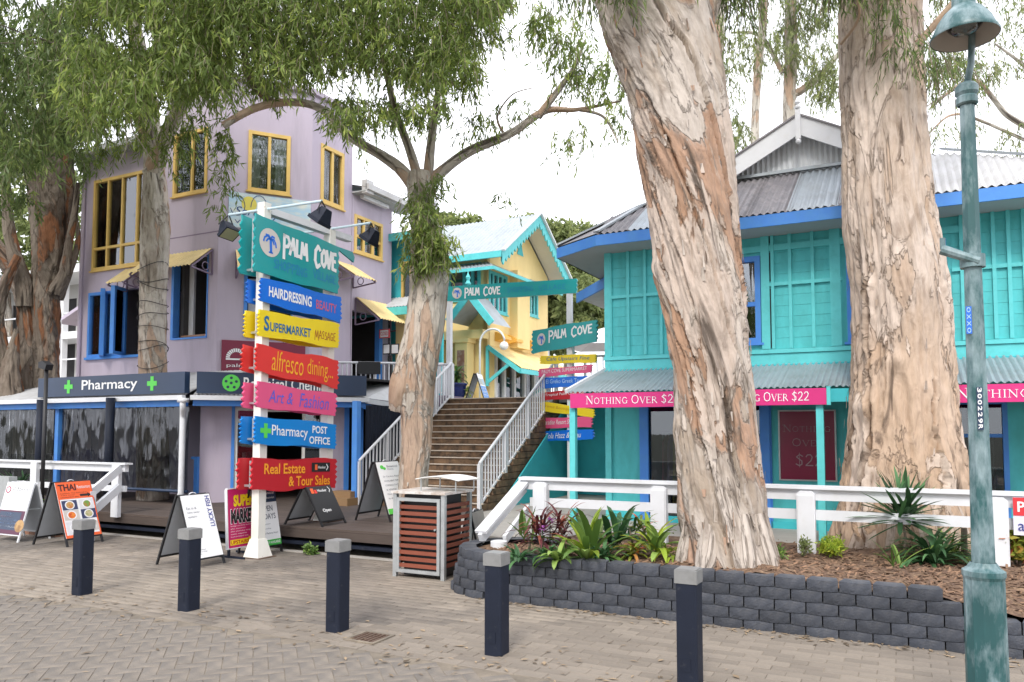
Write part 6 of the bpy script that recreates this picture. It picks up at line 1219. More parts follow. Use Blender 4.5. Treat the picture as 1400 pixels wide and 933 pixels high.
def c_open(pn, pf):
    b = MB(); rect(b, pf, 0, 1, .76, 1, .001); T.part('navy_print', b, M['navy'], pn); b = MB(); rect(b, pf, 0, 1, 0, .1, .001); T.part('green_print', b, P('sign_green2', (.05, .4, .06)), pn)
    L2(pn, 'Botanical', pf, (.3, .92, .9, .95), WHT); L2(pn, 'chemist', pf, (.5, .92, .82, .86), WHT); L2(pn, 'OPEN', pf, (.25, .78, .6, .7), INK, bold=.015); L2(pn, '7 DAYS', pf, (.2, .88, .46, .56), INK, bold=.015)
    for i, tx in enumerate(('Prescriptions', 'Compounding', 'Natural Medicine Room')): L2(pn, tx, pf, (.1, [.6, .6, .9][i], .36 - i * .08, .39 - i * .08), INK)
    L2(pn, 'DELIVERY AVAILABLE', pf, (.08, .95, .03, .075), WHT, bold=.01)
sO = at_t(386, 745, 8.84)[0] - .05; aframe('white sandwich board with OPEN 7 DAYS text behind the foot of the big sign post', sO - .15, 8.6, 0, .0, .46, at_s(370, 668, sO)[2], .4, c_open)
def c_hook(pn, pf):
    global T
    hooker(pn, pf, .05, 1.0, .78, 1.0) if False else None
    b = MB(); rect(b, pf, .1, .22, .8, .95, .002); T.part('logo', b, P('logo_orange', (.8, .12, .03)), pn); b = MB(); rect(b, pf, .24, .34, .8, .9, .002); T.part('logo', b, P('logo_red', (.7, .04, .03)), pn)
    L2(pn, 'Hooker', pf, (.38, .76, .83, .91), WHT, bold=.01); b = MB(); strokes(b, [[(.84, .96), (.9, .88), (.84, .8)]], pf, .02, .002, 1); T.part('chevron', b, WHT, pn); L2(pn, 'Open', pf, (.25, .6, .22, .34), WHT, bold=.02)
aframe('black sandwich board reading Open standing at the edge of the timber deck', -8.12, 9.34, .36, 0, .56, .57, .72, c_hook, facem=P('black_print', (.02, .02, .022), .45), backm='grey_ply')
def c_bot(pn, pf):
    b = MB(); rect(b, pf, 0, 1, 0, .1, .001); T.part('green_print', b, GRN, pn); b = MB(); disc(b, pf, .2, .9, .04, .5, .002, 10); disc(b, pf, .3, .87, .03, .5, .002, 10); T.part('leaf_emblem', b, GRN, pn)
    L2(pn, 'Botanical', pf, (.42, .9, .89, .93), INK); L2(pn, 'Chemist', pf, (.42, .7, .84, .87), INK)
    for i, tx in enumerate(('Dr Caroline Penzoni', 'AVAILABLE FOR', 'CONSULTATIONS', '& ADVICE', 'Mon - Fri', 'Ph 4055 3350')): L2(pn, tx, pf, (.15, [.95, .8, .95, .6, .55, .65][i], .7 - i * .085, .73 - i * .085), INK)
aframe('white sandwich board with a green leaf emblem on the deck left of the slim tree', -7.55, 10.32, .36, 0, .62, .93, .66, c_bot)
T_ = at_z(655, 541, 2.52)
zt2 = 17.2; sB = at_t(657, 530, zt2)[0]
def c_blue(pn, pf):
    b = MB(); rect(b, pf, 0, 1, 0, .5, .001); T.part('blue_print', b, C_blue2, pn); b = MB(); rect(b, pf, .05, .95, .55, .8, .0012); T.part('photo_print', b, P('blue_photo_print', (.35, .5, .6)), pn)
    for i in range(3): L2(pn, ('FRESH FOOD', 'UPSTAIRS', 'OPEN NOW')[i], pf, (.15, .85, .36 - i * .13, .42 - i * .13), WHT)
aframe('blue and white sandwich board on the upper landing at the top of the stairs', sB - .2, zt2 + .2, 2.52, .25, .55, .72, .5, c_blue)
b0 = at_t(646, 745, 9.0); aframe('black edged board mostly hidden between the bin and the planter', b0[0] - .03, 9.1, .1, .2, .5, .62, .3, lambda a, b_: None, facem=M['concrete'])
# supermarket sign on steel feet
T = Thing('supermarket_sign', 'narrow magenta sign with yellow and black lettering left of the big sign post', 'sign', (-8.95, 8.6, 0)); A = Vector(at_t(311, 755, 8.05)); A.z = .12; D_ = Vector((.02, .62, 0)); A = Vector((at_t(310, 740, 8.0)[0], 8.0, .12)); up = Vector((-.05, 0, .02 + at_t(313, 672, 8.0)[2] - .12)); nn = Vector((1, 0, .05)).normalized(); D_ = Vector((-.0, .55, 0))
D_ = Vector(at_s(347, 740, A.x)) - Vector(at_s(309, 740, A.x)); D_.z = 0
b = MB(); b.obox(A, D_, nn * .04, up); T.part('panel', b, P('magenta_print', (.5, .01, .12))); b = MB(); o_ = nn * .02
for O_, X_, Y_ in ((A, D_, Vector((0, 0, .015))), (A + up, D_, Vector((0, 0, .015))), (A - D_ * .025, D_ * .025, up), (A + D_, D_ * .025, up)): b.obox(O_ - nn * .003, X_, nn * .046, Y_)
T.part('edge_frame', b, M['white']); pf = lambda x, y, o=0.: tuple(A + D_ * x + up * y + nn * (.0405 + o)); pn = T.o
b = MB(); text(b, 'SUPER', pf, .2, .94, .7, .9, bold=.05, off=.003); T.part('lettering', b, C_yel); b = MB(); text(b, 'MARKET', pf, .1, .95, .42, .66, bold=.055, off=.003); T.part('lettering', b, M['black'])
b = MB(); text(b, 'MARKET', pf, .085, .965, .41, .67, bold=.085, off=.002); T.part('lettering_outline', b, WHT)
b = MB(); [text(b, tx, pf, .08, [.9, .6, .8, .65, .7][i], .365 - i * .045, .39 - i * .045, off=.003) for i, tx in enumerate(('foreign currency exchange', 'gifts, souvenirs', 'after pharmacy range', 'snacks, magazines', 'food and beach toys'))]; T.part('lettering', b, WHT)
b = MB(); rect(b, pf, .06, .72, .06, .15, .002); b.add([pf(.72, .03, .002), pf(.95, .105, .002), pf(.72, .18, .002)], [(0, 1, 2)]); T.part('yellow_arrow', b, C_yel); b = MB(); text(b, 'UPSTAIRS', pf, .08, .72, .075, .135, bold=.02, off=.004); T.part('lettering', b, C_crim)
for q in (.08, .9): p = A + D_ * q; b = MB(); b.box(p.x - .3, p.x + .3, p.y - .015, p.y + .015, .0, .03); b.box(p.x - .015, p.x + .015, p.y - .015, p.y + .015, .03, .14); T.part('steel_foot', b, M['darkpost'])
# black pole with small floodlight at far left
pp = at_t(57, 690, 8.75); zq = at_t(64, 505, 8.75)[2]; T = Thing('black_pole', 'thin black pole with a small black floodlight in front of the pharmacy sign', 'pole', (pp[0], 8.75, 0)); b = MB(); b.tube([(pp[0], 8.75, 0), (pp[0], 8.75, zq)], .035, 10); T.part('pole', b, M['black'], smooth=True)
b = MB(); b.bar((pp[0], 8.75, zq), (pp[0] - .02, 8.7, zq + .08), .02); b.prism([(0, 0), (.2, -.05), (.24, .05), (.1, .12), (0, .1)], (pp[0] - .14, 8.68, zq + .03), (1, 0, 0), (0, 0, 1), (0, .14, 0)); T.part('floodlight', b, M['black'])
# brick planter box
bp = (at_t(40, 740, 8.25)[0], 8.25); T = Thing('brick_planter', 'small brown brick planter with a leafy plant between the two left sandwich boards', 'planter', (bp[0], bp[1], 0)); bm2 = paver_mesh('brick', .19, .09, M['brick'])
for c_i in range(7):
    for k in range(4):
        x_ = bp[0] + k * .2 + (.1 if c_i % 2 else 0) - .1; T.piece('brick', bm2, (x_, bp[1] - .0, .035 + c_i * .068), (pi / 2, 0, 0))
        T.piece('brick', bm2, (bp[0] + .72, bp[1] + .1 + k * .2 - (.1 if c_i % 2 else 0), .035 + c_i * .068), (pi / 2, 0, pi / 2))
b = MB(); b.box(bp[0] - .2, bp[0] + .7, bp[1] + .02, bp[1] + .6, 0, .46); T.part('soil_fill', b, M['mulch'])
b = MB(); a_ = at_t(0, 668, 8.6); b.box(a_[0] - .4, at_t(12, 660, 8.6)[0], 8.6, 8.75, .36, at_t(5, 652, 8.6)[2]); single('menu_lectern', b, M['steel'], 'grey metal menu box at the left edge above the pizza board', 'menu box', (a_[0], 8.6, .36))
# pots on the upper landing
pt = at_t(623, 541, 17.0); T = Thing('blue_pot', 'large glazed cobalt blue pot on the upper landing beside the stair railing', 'pot', (pt[0], 17, 2.52)); r_ = .27; b = MB(); b.lathe((pt[0], 17, 2.52), [(.0, 0), (r_ * .6, 0), (r_ * .85, .15), (r_, .33), (r_ * .98, .4), (r_ * 1.1, .42), (r_ * 1.1, .47), (r_ * .95, .47), (r_ * .9, .4), (0, .4)], 28); T.part('pot', b, M['potblue'], smooth=True)
potpos = (pt[0], 17, 2.92)

# ================================================================== VEGETATION
def spline(pts, n):
    P_ = [Vector(p) for p in pts]; out = []
    m = len(P_) - 1
    for i in range(n + 1):
        u = i / n * m; k = min(int(u), m - 1); f_ = u - k; p0 = P_[max(k - 1, 0)]; p1 = P_[k]; p2 = P_[k + 1]; p3 = P_[min(k + 2, m)]
        out.append(.5 * ((2 * p1) + (p2 - p0) * f_ + (2 * p0 - 5 * p1 + 4 * p2 - p3) * f_ * f_ + (3 * p1 - p0 - 3 * p2 + p3) * f_ ** 3))
    return out
def trunk(T, name, pts, rad, mt, nseg=72, step=.03, flute=.06, rough=.03, twist=.0, seed=0, knobs=(), parent=None, lob=5, grooves=()):
    P4 = spline([(*p, r_) if False else p for p, r_ in zip(pts, rad)], 40); Ltot = sum((P4[i + 1] - P4[i]).length for i in range(40)); n_ = max(6, int(Ltot / step))
    C_ = spline(pts, n_); rr_ = [v.x for v in spline([(r_, 0, 0) for r_ in rad], n_)]
    V = []; BV = []; acc = 0.
    prev = Vector((1, 0, 0))
    for i, c in enumerate(C_):
        d = (C_[min(i + 1, n_)] - C_[max(i - 1, 0)]).normalized(); a = (prev - d * prev.dot(d)).normalized(); prev = a; b_ = d.cross(a)
        if i: acc += (c - C_[i - 1]).length
        for k in range(nseg):
            th = 2 * pi * k / nseg; tw = th + twist * acc; cx_, sy_ = cos(tw), sin(tw); r0 = max(rr_[i], .004)
            q = Vector((cx_ * 1.3 + seed * 3.7, sy_ * 1.3, acc * .35 + seed)); fl = noise.noise(q)
            q2 = Vector((cx_ * 4.5, sy_ * 4.5 + seed, acc * .6)); f2 = noise.noise(q2); q3 = Vector((cx_ * 3.2 * max(r0 / .3, .4) * 3, sy_ * 3.2 * max(r0 / .3, .4) * 3, acc * 3.5 + seed)); f3 = noise.noise(q3)
            ridge = 1 - abs(noise.noise(Vector((cx_ * 2.6, sy_ * 2.6, acc * .22 + seed * 2)))) * 2
            groove = -max(0, ridge - .8) * 1.6
            r_ = r0 * (1 + flute * 2 * fl + flute * f2 + groove * flute * 4) + rough * f3 * min(1, r0 / .25)
            for (kz, kth, kr, ks) in knobs:
                dd = ((acc - kz) / ks) ** 2 + ((atan2(sin(th - kth), cos(th - kth))) * r0 / ks) ** 2
                if dd < 4: r_ += kr * math.exp(-dd)
            for (gth, gw, gd, g0, g1) in grooves:
                if g0 < acc < g1:
                    wob = .16 * noise.noise(Vector((acc * 1.3, gth * 5, seed))) + .05 * noise.noise(Vector((acc * 6, gth * 5, seed)))
                    dth = atan2(sin(tw - gth - wob), cos(tw - gth - wob)) / gw * (1.6 - .6 * noise.noise(Vector((acc * 2.2, gth, 1)))); env = min(1, (acc - g0) / .4, (g1 - acc) / .4)
                    if abs(dth) < 3: r_ += -gd * env * math.exp(-dth * dth * 2.5) + gd * .35 * env * math.exp(-(abs(dth) - 1.3) ** 2 * 2)
            p = c + (a * cos(th) + b_ * sin(th)) * r_; V.append(p[:]); BV.append((cx_ * r0, sy_ * r0, acc))
    Fq = [(i * nseg + k, i * nseg + (k + 1) % nseg, (i + 1) * nseg + (k + 1) % nseg, (i + 1) * nseg + k) for i in range(n_) for k in range(nseg)]
    me = np_mesh(name, V, Fq, mt, T.loc, True, vec=BV); return T.part(name, me, None, parent), C_, rr_
def flakes(T, C_, rr_, n, mt, parent, seed=0, size=.09):      # curling strips of loose bark
    rd = random.Random(seed); V = []; Fq = []; BV = []
    for _ in range(n):
        i = rd.randrange(1, len(C_) - 2); c = C_[i]; d = (C_[i + 1] - C_[i]).normalized(); th = rd.uniform(0, 2 * pi); a = d.orthogonal().normalized(); b_ = d.cross(a); o = a * cos(th) + b_ * sin(th); sdv = d.cross(o)
        L_ = size * rd.uniform(.6, 2.4); w_ = size * rd.uniform(.25, .6); base = c + o * rr_[i] * 1.03; k0 = len(V); cu = rd.choice((.03, .06, .1, .28)); side = rd.choice((-1, 1))
        for u in range(4):
            f_ = u / 3
            for sgn in (-1, 1):
                p = base - d * side * L_ * f_ + sdv * (w_ / 2 * sgn * (1 - .5 * f_)) + o * (cu * L_ * f_ * f_ + .004); V.append(p[:]); BV.append((cos(th) + sgn * .02, sin(th), i * .03 + f_ * L_))
        for u in range(3): Fq.append((k0 + 2 * u, k0 + 2 * u + 1, k0 + 2 * u + 3, k0 + 2 * u + 2))
    me = np_mesh('loose_bark', V, Fq, mt, T.loc, False, vec=BV); T.part('loose_bark', me, None, parent, kind='stuff')
def leaves(starts, dirs, Ls, per, lsize, lwid, seed, droop=.9, spread=.5, arrays=None):
    g_ = np.random.default_rng(seed); n = len(starts); S = np.repeat(starts, per, 0); D = np.repeat(dirs, per, 0); LL = np.repeat(Ls, per)[:, None]; u = np.tile(np.linspace(.12, 1, per), n)[:, None]
    down = np.array([[0, 0, -1.]]); pos = S + D * u * LL * (1 - .45 * u) + down * LL * u * u * .75 * droop + g_.normal(0, .012, (len(S), 3))
    ld = down * droop + D * .25 + g_.normal(0, spread * .6, (len(S), 3)); ld /= np.linalg.norm(ld, axis=1, keepdims=True)
    wv = np.cross(ld, g_.normal(0, 1, (len(S), 3))); wv /= np.linalg.norm(wv, axis=1, keepdims=True) + 1e-9
    ln_ = lsize * g_.uniform(.65, 1.3, (len(S), 1)); ww = lwid * g_.uniform(.7, 1.25, (len(S), 1)); bend = g_.normal(0, .12, (len(S), 3)) * ln_
    a = pos; m_ = pos + ld * ln_ * .45 + bend * .5; t_ = pos + ld * ln_ + bend * .2
    V = np.stack([a, m_ + wv * ww / 2, t_, m_ - wv * ww / 2], 1).reshape(-1, 3); Fq = np.arange(len(V)).reshape(-1, 4)
    R = np.clip(np.repeat(g_.normal(.45, .2, n), per) + g_.normal(0, .16, len(S)), 0, 1)
    # twigs as thin ribbons
    us = np.linspace(0, 1, 4); tv = []; 
    for k in range(4):
        uu = us[k]; p = starts + dirs * uu * Ls[:, None] * (1 - .45 * uu) + down * (Ls * uu * uu * .75 * droop)[:, None]; tv.append(p)
    return V, Fq, R, tv
def crown(T, name, clusters, mt, per=13, lsize=.13, lwid=.017, seed=1, droop=.9, spread=.5, tw=True, Lt=(.35, .8)):
    g_ = np.random.default_rng(seed); St = []; 
    for (c, r_, n) in clusters:
        c = np.array(c); r_ = np.array(r_); v = g_.normal(0, 1, (n, 3)); v /= np.linalg.norm(v, axis=1, keepdims=True); v *= g_.uniform(.15, 1, (n, 1)) ** .5; St.append(c + v * r_)
    St = np.concatenate(St); n = len(St); D = g_.normal(0, 1, (n, 3)); D[:, 2] *= .35; D /= np.linalg.norm(D, axis=1, keepdims=True); Ls = g_.uniform(*Lt, n)
    V, Fq, R, tv = leaves(St, D, Ls, per, lsize, lwid, seed, droop, spread)
    me = np_mesh(name, V, Fq, mt, T.loc, False, rnd=R); T.part(name, me, None, kind='stuff')
    if tw:
        w_ = .004; off = np.array([[w_, 0, 0]]); VV = []; 
        for p in tv: VV += [p - off, p + off]
        VV = np.stack(VV, 1).reshape(-1, 3); base = (np.arange(n) * 8)[:, None]; FF = np.concatenate([base + np.array([[0, 1, 3, 2]]) + 2 * k for k in range(3)])
        T.part('twigs', np_mesh('twigs', VV, FF, M['twig'], T.loc), None, kind='stuff')
def C(px, py, Y, rx, ry, rd, n):                           # a clump of foliage at a surveyed direction and distance
    c = atY(px, py, Y); k = Y / F; return (c, (rx * k * .9, rd, ry * k), n)
def limb(T, pts, rads, mt, seed=0, parent=None, **k): return trunk(T, 'limb', pts, rads, mt, 14, .06, .05, .012, .5, seed, parent=parent, **k)
def twiggy(T, mt, origins, seed, n=6, L_=1.2, r0=.02):
    rd = random.Random(seed)
    for o in origins:
        for _ in range(n):
            p = Vector(o); d = Vector((rd.gauss(0, 1), rd.gauss(0, 1), rd.gauss(.2, .5))).normalized(); pts = [p[:]]; 
            for k in range(4): d = (d + Vector((rd.gauss(0, .35), rd.gauss(0, .35), -.12 + rd.gauss(0, .2)))).normalized(); p = p + d * L_ / 4; pts.append(p[:])
            limb(T, pts, [r0, r0 * .8, r0 * .6, r0 * .4, r0 * .2], mt, rd.randrange(99))

# ---- big leaning paperbark in the planter
def cpath(rows, base_t=None, Yf=None):                     # rows: (py, left px, right px) at distance Y -> centre, radius
    pts = []; rad = []
    for py, l, r_, Y in rows: pts.append(atY((l + r_) / 2, py, Y)); rad.append((r_ - l) / 2 * Y / F * .97)
    return pts, rad
T1 = Thing('leaning_paperbark_tree', 'huge leaning grey and orange paperbark trunk rooted in the block planter', 'tree', (-1.68, 8.05, .4))
rows = [(812, 928, 1070, 7.95), (779, 932, 1060, 7.95), (735, 933, 1050, 7.97), (690, 928, 1046, 8.0), (600, 926, 1036, 8.05), (500, 920, 1026, 8.1), (400, 902, 1018, 8.2), (300, 888, 1011, 8.3), (200, 868, 1002, 8.4), (110, 848, 991, 8.5), (30, 822, 975, 8.6), (-80, 792, 950, 8.7), (-260, 740, 910, 8.8)]
pts, rad = cpath(rows); tk, Cc_, Rr_ = trunk(T1, 'trunk', pts, rad, M['bark1'], 190, .02, .042, .03, .42, 2.3, knobs=[(1.6, 3.5, .03, .2), (3.4, 3.7, .05, .15)], grooves=[(5.0 + .2, .07, .07, .2, 3.2), (5.9, .06, .06, .5, 4.5), (4.3, .06, .06, 2.2, 5.2), (6.6, .07, .08, 2., 6.5), (7.6, .07, .1, 2.6, 7.5), (5.45, .04, .04, 1.2, 3.6), (6.2, .04, .04, 3., 6)])
flakes(T1, Cc_, Rr_, 420, M['bark1'], tk, 5, .08)
for i, th in enumerate((3.6, 4.4, 5.3, 6.0, .5)):          # root flare
    p0 = Vector(atY(994, 700, 7.95)); d = Vector((cos(th), sin(th), 0)); limb(T1, [p0 + d * .3, p0 + d * .38 + Vector((0, 0, -.36)), p0 + d * .5 + Vector((0, 0, -.66))], [.1, .12, .08], M['bark1'], i, tk)
limb(T1, [atY(940, 40, 8.6), atY(985, -60, 8.8), atY(1040, -180, 9.0)], [.28, .2, .15], M['bark1'], 4, tk)
crown(T1, 'crown', [C(790, -70, 8.6, 50, 24, .7, 120), C(880, -62, 8.0, 70, 14, .5, 110), C(990, -62, 8.6, 55, 26, .8, 150), C(1000, -15, 9.2, 20, 24, .5, 30), C(870, -180, 9, 260, 90, 2, 600), C(835, -35, 7.9, 16, 14, .25, 22)], M['leafdark'], seed=3)
# ---- straight cream paperbark behind the rail
T2 = Thing('straight_paperbark_tree', 'massive straight cream paperbark trunk behind the white rail in front of the turquoise shop', 'tree', (-.05, 10.3, .36))
rows = [(775, 1130, 1345, 9.45), (752, 1138, 1328, 9.45), (700, 1147, 1320, 9.45), (640, 1153, 1314, 9.45), (560, 1163, 1302, 9.45), (480, 1168, 1297, 9.5), (400, 1166, 1292, 9.5), (300, 1156, 1275, 9.55), (200, 1155, 1266, 9.6), (100, 1151, 1260, 9.65), (0, 1149, 1257, 9.7), (-120, 1146, 1250, 9.8), (-300, 1140, 1240, 9.9)]
pts, rad = cpath(rows); tk2, Cc_, Rr_ = trunk(T2, 'trunk', pts, rad, M['bark2'], 190, .022, .045, .03, .0, 6.1, knobs=[(1.9, 4.0, .09, .14), (2.4, 4.6, .05, .12)], grooves=[(4.12, .08, .24, .05, 3.8), (3.7, .06, .15, .1, 2.8), (5.35, .06, .17, .0, 2.4), (4.75, .05, .06, .0, 1.3), (4.45, .04, .05, 1.5, 3.0), (5.9, .05, .07, .3, 3.4), (3.9, .05, .05, 3., 6.5), (5.0, .04, .03, 2.8, 4.2)])
flakes(T2, Cc_, Rr_, 360, M['bark2'], tk2, 8, .07)
for i, th in enumerate((3.3, 3.9, 4.5, 5.0, 5.6, 6.2)): p0 = Vector(atY(1235, 690, 9.4)); d = Vector((cos(th), sin(th), 0)); limb(T2, [p0 + d * .5 + Vector((0, 0, .25)), p0 + d * .62 + Vector((0, 0, -.2)), p0 + d * .78 + Vector((0, 0, -.55))], [.13, .16, .12], M['bark2'], i + 20, tk2)
limb(T2, [atY(1255, 60, 9.3), atY(1290, 20, 9.1), atY(1350, -50, 8.8)], [.05, .04, .03], M['bark2'], 4, tk2)
limb(T2, [atY(1150, 60, 9.5), atY(1175, 20, 8.9), atY(1160, -30, 8.6)], [.02, .015, .012], M['bark2'], 5, tk2)
crown(T2, 'crown', [C(1190, -62, 8.8, 80, 14, .5, 110), C(1160, -25, 8.8, 14, 20, .3, 16), C(1220, 10, 8.8, 16, 24, .3, 14), C(1240, 60, 8.8, 22, 14, .3, 14), C(1265, 70, 8.9, 24, 12, .4, 16), C(1300, 85, 9.4, 34, 25, .5, 44), C(1330, -55, 9.4, 40, 20, .8, 50), C(1225, -150, 9.3, 200, 70, 1.8, 450), C(1130, -60, 9, 36, 16, .5, 70)], M['leafdark'], seed=5)
# ---- slim paperbark in the deck by the stairs
T3 = Thing('forked_paperbark_tree', 'slim pale paperbark growing through the deck before the stairs, forking above the roofs', 'tree', (-7.0, 10.4, .3))
rows = [(740, 538, 592, 12.45), (700, 541, 588, 12.45), (655, 544, 584, 12.45), (600, 546, 590, 12.5), (545, 545, 594, 12.5), (500, 548, 600, 12.5), (450, 553, 608, 12.55), (400, 559, 612, 12.6), (350, 563, 612, 12.6), (300, 561, 597, 12.6), (262, 556, 594, 12.65), (240, 556, 592, 12.7)]
pts, rad = cpath(rows); tk3, Cc_, Rr_ = trunk(T3, 'trunk', pts, rad, M['bark3'], 96, .025, .06, .02, .2, 3.3)
flakes(T3, Cc_, Rr_, 60, M['bark3'], tk3, 4, .05)
pts, rad = cpath([(560, 533, 556, 12.5), (535, 534, 562, 12.4), (505, 541, 566, 12.4), (470, 552, 580, 12.4), (430, 560, 590, 12.5)]); trunk(T3, 'burl', pts, [x * 1.1 for x in rad], M['bark3'], 40, .03, .12, .03, .3, 8.8, parent=tk3)
def pl_(l, Y): return [atY(x, y, Y + (dy if dy else 0)) for x, y, dy in l]
K = 12.7 / F
limb(T3, pl_([(580, 262, 0), (598, 240, 0), (640, 208, .1), (700, 182, .2), (745, 152, .3), (790, 150, .3), (850, 138, .5)], 12.7), [10 * K, 8 * K, 7 * K, 6 * K, 5 * K, 3 * K, 1.2 * K], M['bark3'], 1, tk3)
limb(T3, pl_([(735, 160, .3), (762, 125, .2), (785, 92, .2), (800, 55, .1)], 12.7), [6 * K, 4.5 * K, 3 * K, 1.5 * K], M['bark3'], 2, tk3)
limb(T3, pl_([(572, 262, 0), (548, 232, 0), (520, 212, -.2), (480, 188, -.5), (440, 150, -.7), (400, 140, -.9), (350, 148, -1.0), (305, 172, -1.1)], 12.7), [11 * K, 8.5 * K, 7 * K, 5.5 * K, 5 * K, 5 * K, 4.8 * K, 4.5 * K], M['bark3'], 3, tk3)
limb(T3, pl_([(375, 143, -.9), (345, 115, -.9), (335, 70, -.9), (340, 10, -.9)], 12.7), [5 * K, 4.5 * K, 4 * K, 2 * K], M['bark4'], 4, tk3)
limb(T3, pl_([(574, 250, 0), (560, 205, .2), (540, 150, .3), (520, 60, .4), (500, -40, .4)], 12.7), [8 * K, 6.5 * K, 5.5 * K, 4 * K, 2.5 * K], M['bark3'], 5, tk3)
limb(T3, pl_([(584, 250, 0), (590, 190, -.2), (600, 120, -.2), (620, 20, -.3), (650, -60, -.3)], 12.7), [8 * K, 6 * K, 4.5 * K, 4 * K, 2.5 * K], M['bark3'], 6, tk3)
limb(T3, pl_([(790, 150, .3), (825, 160, .3), (845, 195, .2)], 12.7), [2.5 * K, 2 * K, 1 * K], M['bark3'], 7, tk3)
limb(T3, pl_([(690, 185, .2), (680, 160, .2), (700, 130, .2), (730, 120, .3)], 12.7), [2 * K, 1.5 * K, 1 * K, .7 * K], M['bark3'], 8, tk3)
def fill(x0, x1, bot, ytop, n, Y0, Y1, seed, thr=-.12, sc_=90., per_=1):
    rd = random.Random(seed); out = []
    while len(out) < n:
        x = rd.uniform(x0, x1); yb = bot(x); y = yb - (yb - ytop) * rd.random()
        if noise.noise(Vector((x / sc_, y / sc_ * 1.2, seed))) + .35 * noise.noise(Vector((x / 28, y / 28, seed))) < thr + (.0 if y < yb - 40 else .1): continue
        Y = rd.uniform(Y0, Y1); out.append((atY(x, y, Y), (.14, .2, .12), per_))
    return out
interp = lambda tab: (lambda x: float(np.interp(x, [a for a, _ in tab], [b_ for _, b_ in tab])))
b3 = interp([(300, 115), (330, 108), (360, 122), (400, 145), (440, 160), (480, 175), (520, 155), (560, 158), (600, 150), (640, 125), (660, 70), (685, 30), (700, -10)])
cl = fill(300, 690, b3, -95, 4200, 10.8, 13.8, 21, -.22)
cl += [C(608, 335, 12.2, 10, 24, .2, 20), C(580, 300, 12.15, 16, 40, .25, 60), C(592, 335, 12.2, 18, 30, .2, 50), C(572, 330, 12.1, 12, 26, .2, 26), C(565, 352, 12.1, 12, 8, .15, 16), C(575, 262, 12.3, 12, 22, .2, 26), C(603, 250, 12.4, 12, 16, .2, 14)]
cl += [C(788, 85, 12.9, 40, 45, .6, 80), C(760, 30, 12.8, 60, 25, .6, 60), C(835, 105, 13, 25, 40, .5, 40), C(800, 180, 13, 14, 24, .3, 10), C(770, 195, 13, 12, 18, .3, 8), C(700, 150, 12.9, 35, 20, .4, 16), C(650, 170, 12.7, 20, 30, .3, 22), C(640, 90, 12.7, 22, 40, .4, 50), C(690, 270, 13, 6, 9, .1, 4), C(735, 25, 12.8, 26, 22, .3, 22), C(850, 160, 13, 15, 25, .4, 16), C(665, 30, 12.7, 22, 34, .4, 40)]
crown(T3, 'crown', cl, M['leaf'], seed=22, per=12, lsize=.15, lwid=.027, Lt=(.15, .6), spread=.75)
# ---- trunk through the verandah roof with broad drooping crown
T4 = Thing('verandah_paperbark_tree', 'paperbark trunk wrapped in thin wire rising through the pharmacy verandah roof', 'tree', (-13.9, 11.3, .3))
YT4 = 16.2
rows = [(690, 188, 230, YT4), (560, 189, 229, YT4), (510, 190, 228, YT4), (450, 191, 227, YT4), (400, 192, 227, YT4), (340, 193, 230, YT4), (300, 194, 231, YT4), (260, 196, 228, YT4), (220, 197, 223, YT4), (180, 196, 220, YT4 - .1), (120, 190, 212, YT4 - .3), (20, 170, 190, YT4 - .6)]
pts, rad = cpath(rows); tk4, Cc_, Rr_ = trunk(T4, 'trunk', pts, rad, M['bark3'], 72, .04, .05, .025, .15, 12.3, knobs=[(5.2, 4.9, .05, .1)])
flakes(T4, Cc_, Rr_, 40, M['bark3'], tk4, 14, .07)
for i in range(9):                                       # wires wound round the trunk
    p = Vector(atY(209, 500 - i * 17 - 5 * sin(i * 2.3), YT4)); r_ = 19 * YT4 / F * 1.04; b = MB(); b.tube([(p.x + cos(q) * r_, p.y + sin(q) * r_, p.z + .07 * sin(q + i * 1.7) + .04 * sin(2 * q + i)) for q in np.linspace(0, 2 * pi, 17)], .008, 4); T4.part('wire', b, M['black'], tk4)
limb(T4, [atY(208, 240, YT4), atY(225, 190, YT4 - .4), atY(262, 120, YT4 - 1.5), atY(300, 60, YT4 - 3)], [.2, .15, .11, .07], M['bark3'], 31, tk4); limb(T4, [atY(205, 200, YT4), atY(180, 120, YT4 - .8), atY(120, 60, YT4 - 2)], [.18, .13, .08], M['bark3'], 32, tk4)
b4 = interp([(95, 150), (130, 175), (160, 185), (190, 170), (205, 130), (225, 110), (250, 130), (290, 130), (310, 95)])
cl = fill(95, 315, b4, -95, 3400, 10.5, 14.8, 31, -.36)
cl += [C(238, 190, 14, 12, 60, .2, 34), C(308, 205, 13, 9, 60, .15, 34), C(265, 165, 14, 20, 20, .2, 18), C(150, 205, 14.2, 14, 24, .2, 14), C(200, 190, 14, 20, 18, .2, 14), C(304, 268, 12.9, 4, 20, .1, 6)]
crown(T4, 'crown', cl, M['leaf'], seed=32, per=12, lsize=.155, lwid=.028, Lt=(.15, .6), spread=.75)
twiggy(T4, M['bark3'], [atY(150, 90, 12.5), atY(230, 80, 12), atY(180, 120, 12.2)], 77, 4, 1.3)
